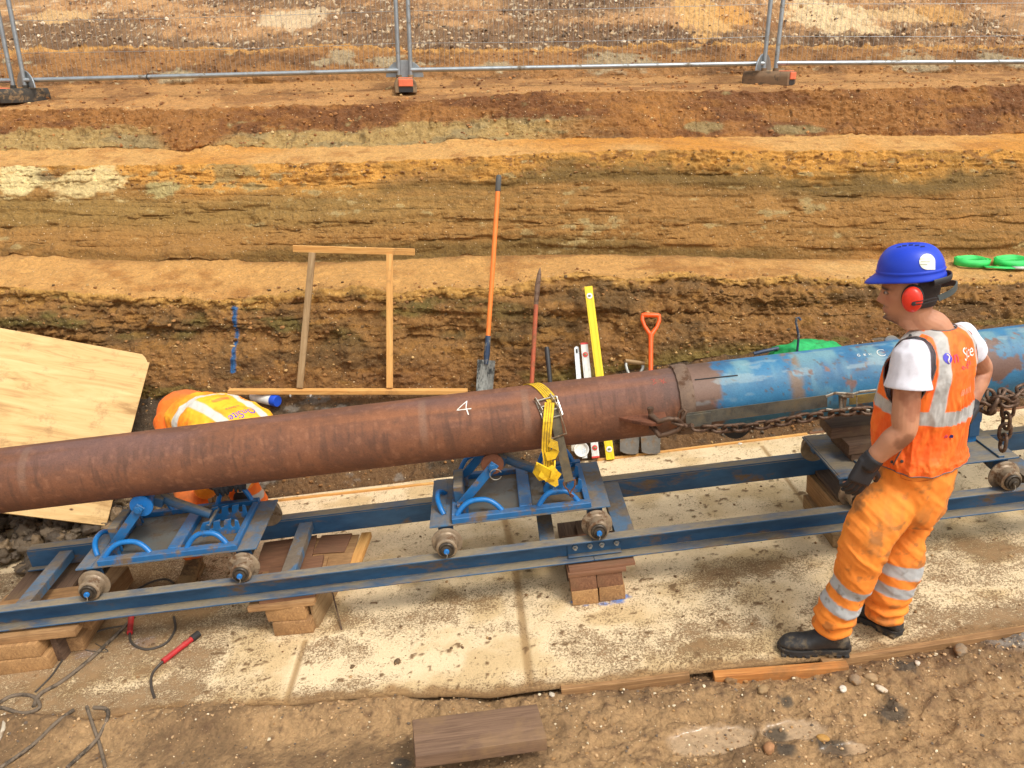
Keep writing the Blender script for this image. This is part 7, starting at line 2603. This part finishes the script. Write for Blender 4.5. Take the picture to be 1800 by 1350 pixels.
ho_root = W1
pl_ = [(1630 + 14 * cos(a_), 460 + 14 * sin(a_)) for a_ in np.linspace(pi / 2, 2 * pi, 18)] + [(1644, 474)]
h_part("sticker", pl_, M_STK)
for k, (x, y, w_) in enumerate(((1626, 455, 9), (1627, 460, 8), (1624, 465, 6))):
    h_part("sticker_print", [(x - w_, y - .8), (x + w_, y - .8), (x + w_, y + .6), (x - w_, y + .6)], plain("grey_print", srgb(176, 176, 150), .5), .0042)
for (x, y) in ((1580, 433.5), (1590, 431.5), (1601, 430.5), (1612, 431), (1622, 433)):
    h_part("vent_slot", [(x - 4, y - .8 + (x < 1585)), (x + 4, y - 1.2), (x + 4, y + .8), (x - 4, y + 1.4)], M_SLOT)

# --- ear defenders
Re = Matrix((fh, uh, lh)).transposed().to_4x4()
M_EMR = plain("red_ear_cup", srgb(232, 56, 36), .35)
for k in (1, -1):
    ce = hp_(-.014, k * .088, .104)
    Mx = Matrix.Translation(ce) @ (Matrix((fh, uh, lh * k)).transposed().to_4x4()) @ Matrix.Diagonal((.80, 1.08, 1, 1))
    cu = part("ear_cushion", MB().lathe([(.034, -.016), (.046, -.014), (.049, -.006), (.047, .002), (.040, .006)], 36, Mx), M_BLK_P, W1, world=True)
    part("ear_cup", MB().lathe([(.044, .003), (.045, .010), (.0435, .022), (.038, .031), (.028, .036), (.010, .038), (.001, .038)], 36, Mx), M_EMR, W1, world=True)
    part("cup_pivot", MB().lathe([(.0075, .034), (.0075, .043), (.005, .045)], 14, Matrix.Translation(ce - uh * .010 - fh * .006) @ Matrix((fh, uh, lh * k)).transposed().to_4x4()), M_BLK_P, W1, world=True)
pts = [hp_(-.02, .131, .095), hp_(-.055, .128, .100), hp_(-.10, .112, .108), hp_(-.142, .075, .122), hp_(-.158, .0, .130), hp_(-.142, -.075, .122), hp_(-.10, -.112, .108), hp_(-.055, -.128, .100), hp_(-.02, -.131, .095)]
for dz2 in (-.005, .006):
    part("neck_band_wire", MB().tube([p + uh * dz2 for p in spline(pts[:3])], .0022, 6), M_BLK_P, W1, world=True)
    part("neck_band_wire", MB().tube([p + uh * dz2 for p in spline(pts[-3:])], .0022, 6), M_BLK_P, W1, world=True)
part("neck_band", ribbon(spline(pts[2:-2]), uh, .022, .005), plain("grey_neck_band", srgb(72, 78, 76), .45), W1, world=True)
part("neck_band", MB().tube(spline([hp_(-.085, .085, .16), hp_(-.128, .05, .165), hp_(-.140, 0, .166), hp_(-.128, -.05, .165), hp_(-.085, -.085, .16)]), .006, 8, sq=(2.0, .6)), M_BLK_P, W1, world=True)

# ---------------------------------------------------------------- bent worker behind the pipe
CUR = W2 = thing("person", "bent worker in yellowish orange vest behind the rusty pipe, his head hidden", "person", Vector((-1.75, 4.3, drop(-1.75, 4.6) - .05)))
pv = Vector((-2.03, 4.68, .385)); ch = Vector((-1.52, 4.28, .40)); shc = Vector((-1.40, 4.19, .365))
ax2 = (ch - pv).normalized(); lat = Vector((ax2.y, -ax2.x, 0)).normalized() * -1   # his left/right across
upb = ax2.cross(lat); upb = upb if upb.z > 0 else -upb
def tor2(m, off, t0=0, t1=1, n=48, nt=40, cf=None):
    rings = []
    for t_ in np.linspace(t0, t1, nt):
        c_ = pv.lerp(shc, t_) + Zv * .05 * sin(t_ * pi)
        w_ = np.interp(t_, [0, .15, .4, .75, .9, 1], [.14, .205, .21, .23, .20, .11]) + off
        h = np.interp(t_, [0, .15, .4, .75, .9, 1], [.10, .150, .165, .150, .12, .07]) + off
        rings.append([c_ + lat * w_ * cos(a_) + upb * h * sin(a_) for a_ in np.linspace(0, 2 * pi, n, endpoint=False)])
    m.loft(rings)


kL, kR = Vector((-1.58, 4.30, .045)), Vector((-1.86, 4.17, .02))
fL, fR = Vector((-1.60, 4.52, -.17)), Vector((-1.84, 4.02, slab_z(-1.84, 4.02) + .075))
hL, hR = pv + lat * .09, pv - lat * .09
if hL.x < hR.x: hL, hR = hR, hL
m = MB(); tor2(m, -.03)
hd2 = Vector((-1.36, 4.10, .40))
ell(m, hd2, .085, .10, .115)
ell(m, hd2 + Vector((.06, -.075, -.02)), .018, .018, .022)      # nose
for k in (-1, 1): ell(m, hd2 + Vector((.0, 0, 0)) + lat * .085 * k, .02, .02, .03)
limb(m, [shc, hd2], [.07, .055])
sl2, sr2 = shc.lerp(pv, .12) + lat * .17, shc.lerp(pv, .12) - lat * .17
hands2 = []
for s_, e_, w_ in ((sl2, Vector((-1.56, 4.22, .17)), Vector((-1.52, 4.08, .26))), (sr2, Vector((-1.75, 4.14, .17)), Vector((-1.66, 4.06, .24)))):
    limb(m, [s_, s_.lerp(e_, .5), e_, e_.lerp(w_, .5), w_], [.06, .055, .045, .042, .03]); hands2.append((s_, e_, w_))
    hand(m, w_, w_ - e_ + Vector((0, -.05, -.03)), (0, .3, -1), (1, 0, 0), .5)
for h_, k_, a_ in ((hL, kL, fL), (hR, kR, fR)):
    limb(m, [h_, h_.lerp(k_, .5), k_, k_.lerp(a_, .4), a_ + Vector((0, .06, .04))], [.085, .075, .058, .055, .04])
b2 = evald(m, .006, 3, .5); P = vco(b2)
add_col(b2, lerpc(np.zeros_like(P) + np.array(srgb(196, 138, 106)) * .9, np.array(srgb(48, 36, 30)), ((P - np.array(hd2))[:, 1] > -.02) * (np.linalg.norm(P - np.array(hd2), axis=1) < .13) * .85))
b2.transform(base_matrix(W2).inverted()); put("body", b2, M_SKIN, W2)
for s_, e_, w_ in hands2:
    m = MB(); hand(m, w_, w_ - e_ + Vector((0, -.05, -.03)), (0, .3, -1), (1, 0, 0), .5, 1.12)
    limb(m, [w_ + (e_ - w_) * .15, w_ - (e_ - w_) * .1], [.042, .042])
    g = evald(m, .004, 3, .5); g.transform(base_matrix(W2).inverted()); put("glove", g, M_GLOVE, W2)
# jacket / vest: closed torso with sleeves
m = MB(); tor2(m, .0, .02, .97)
for s_, e_, w_ in hands2: limb(m, [s_, s_.lerp(e_, .5), e_, e_.lerp(w_, .6)], [.085, .075, .062, .052])
j = evald(m, .006, 8, .6); P = vco(j); Nn_ = vno(j)
u2 = (P - np.array(pv)) @ np.array(ax2); v2_ = (P - np.array(pv)) @ np.array(lat)
LL = (shc - pv).length
f1n = fbm(P, (5, 5, 5), 4, 601, ridged=True); f2n = fbm(P, (13, 13, 13), 4, 603)
setco(j, P + Nn_ * ((f1n - .3) * .022 + f2n * .006)[:, None])
oc = np.zeros_like(P) + np.array(srgb(255, 140, 26))
oc = lerpc(oc, np.array(srgb(255, 196, 40)), sstep(-.2, .5, f2n * .6 + .8 * (u2 / LL) - .1) * .72 * sstep(.30, .42, P[:, 2]))
oc = lerpc(oc, np.array(srgb(206, 202, 190)), np.clip((.030 - np.abs(u2 - .36 * LL - .05 * v2_ / .2)) / .004, 0, 1))
for sg in (-1, 1):
    oc = lerpc(oc, np.array(srgb(206, 202, 190)), np.clip((.026 - np.abs(v2_ - sg * .11)) / .004, 0, 1) * (u2 > .36 * LL) * (u2 < LL))
add_col(j, oc)
bmv = bmesh.new(); bmv.from_mesh(j); VBVH = BVHTree.FromBMesh(bmv); bmv.free()
j.transform(base_matrix(W2).inverted()); put("vest", j, cloth_mat("hi_vis_orange_yellowed", .65), W2)
# print, upside down as he bends towards the camera
tcx = pv.lerp(shc, .80) + Zv * .6
vest_text("OnSite", .062, tcx + Vector((0, 0, 0)), -lat if (-lat).x < 0 else lat, -ax2 if True else ax2, M_PPR, aim=(0, 0, -1)) if False else None
xd2 = Vector((-lat.x, -lat.y, 0)); yd2 = Vector((ax2.x, ax2.y, 0))
if xd2.cross(yd2).z < 0: xd2 = -xd2
vest_text("OnSite", .060, pv.lerp(shc, .77) + Zv * .6, xd2, yd2, M_PPR, aim=(0, 0, -1))
vest_text("e-Store", .030, pv.lerp(shc, .66) + Zv * .6, xd2, yd2, M_RPR, aim=(0, 0, -1))
vest_text("||||||||||||||", .030, pv.lerp(shc, .52) + Zv * .6, xd2, yd2, M_RPR, aim=(0, 0, -1))
# trousers
m = MB(); ell(m, pv, .17, .16, .15)
for h_, k_, a_ in ((hL, kL, fL), (hR, kR, fR)):
    limb(m, [h_, h_.lerp(k_, .5), k_, k_.lerp(a_, .5), a_ + (k_ - a_) * .25], [.11, .10, .088, .08, .075])
tq = evald(m, .007, 8, .6); P = vco(tq); Nn_ = vno(tq)
setco(tq, P + Nn_ * ((fbm(P, 5, 4, 611, ridged=True) - .3) * .018)[:, None])
oc = lerpc(np.zeros_like(P) + np.array(srgb(250, 116, 28)), np.array(srgb(150, 100, 56)), sstep(.0, .6, fbm(P, 7, 4, 613)) * .6)
oc = lerpc(oc, np.array(srgb(190, 188, 180)), (np.abs(P[:, 2] + .03 - (P[:, 0] > -1.6) * .06) < .026) * (P[:, 1] < 4.6) * .95)
add_col(tq, oc); tq.transform(base_matrix(W2).inverted()); put("trousers", tq, cloth_mat("orange_work_cloth_2", .8), W2)
M_BT = paint("mud_caked_boot", srgb(150, 116, 74), srgb(104, 80, 54), .5, 14, .85)
_mb, _ms = M_BOOT, M_SOLE
M_BOOT = M_BT; M_SOLE = M_BT
fb0 = Vector((-1.86, 4.14, slab_z(-1.86, 4.14) + .012)); fb1 = Vector((-1.83, 3.80, slab_z(-1.83, 3.80) + .012))
boot(W2, fb0, fb1, fR + Vector((0, .03, .06)))
fb0 = Vector((-1.60, 4.62, drop(-1.6, 4.62))); boot(W2, fb0, fb0 + Vector((.02, -.3, 0)), fL + Vector((0, .02, .06)))
for k_ in (kL, kR):
    m = MB(); ell(m, k_ + Vector((0, -.075, -.01)), .055, .025, .065); part("knee_pad", m, M_GLOVE, W2, world=True)
# dark cap of the bent worker's helmet under the pipe
def hp2(x, y, z):
    return hd2 + fr2[0] * x + fr2[1] * y + fr2[2] * z
u2v = (hd2 - shc).normalized(); l2v = lat; f2v = l2v.cross(u2v)
fr2 = (f2v, l2v, u2v)
M_HEL2 = plain("blue_helmet_shell_2", srgb(24, 62, 190), .4)
HB = .01
helmet(W2, hp2, fr2, M_HEL2)
for o in bpy.data.objects:
    if "_m" in o: del o["_m"]
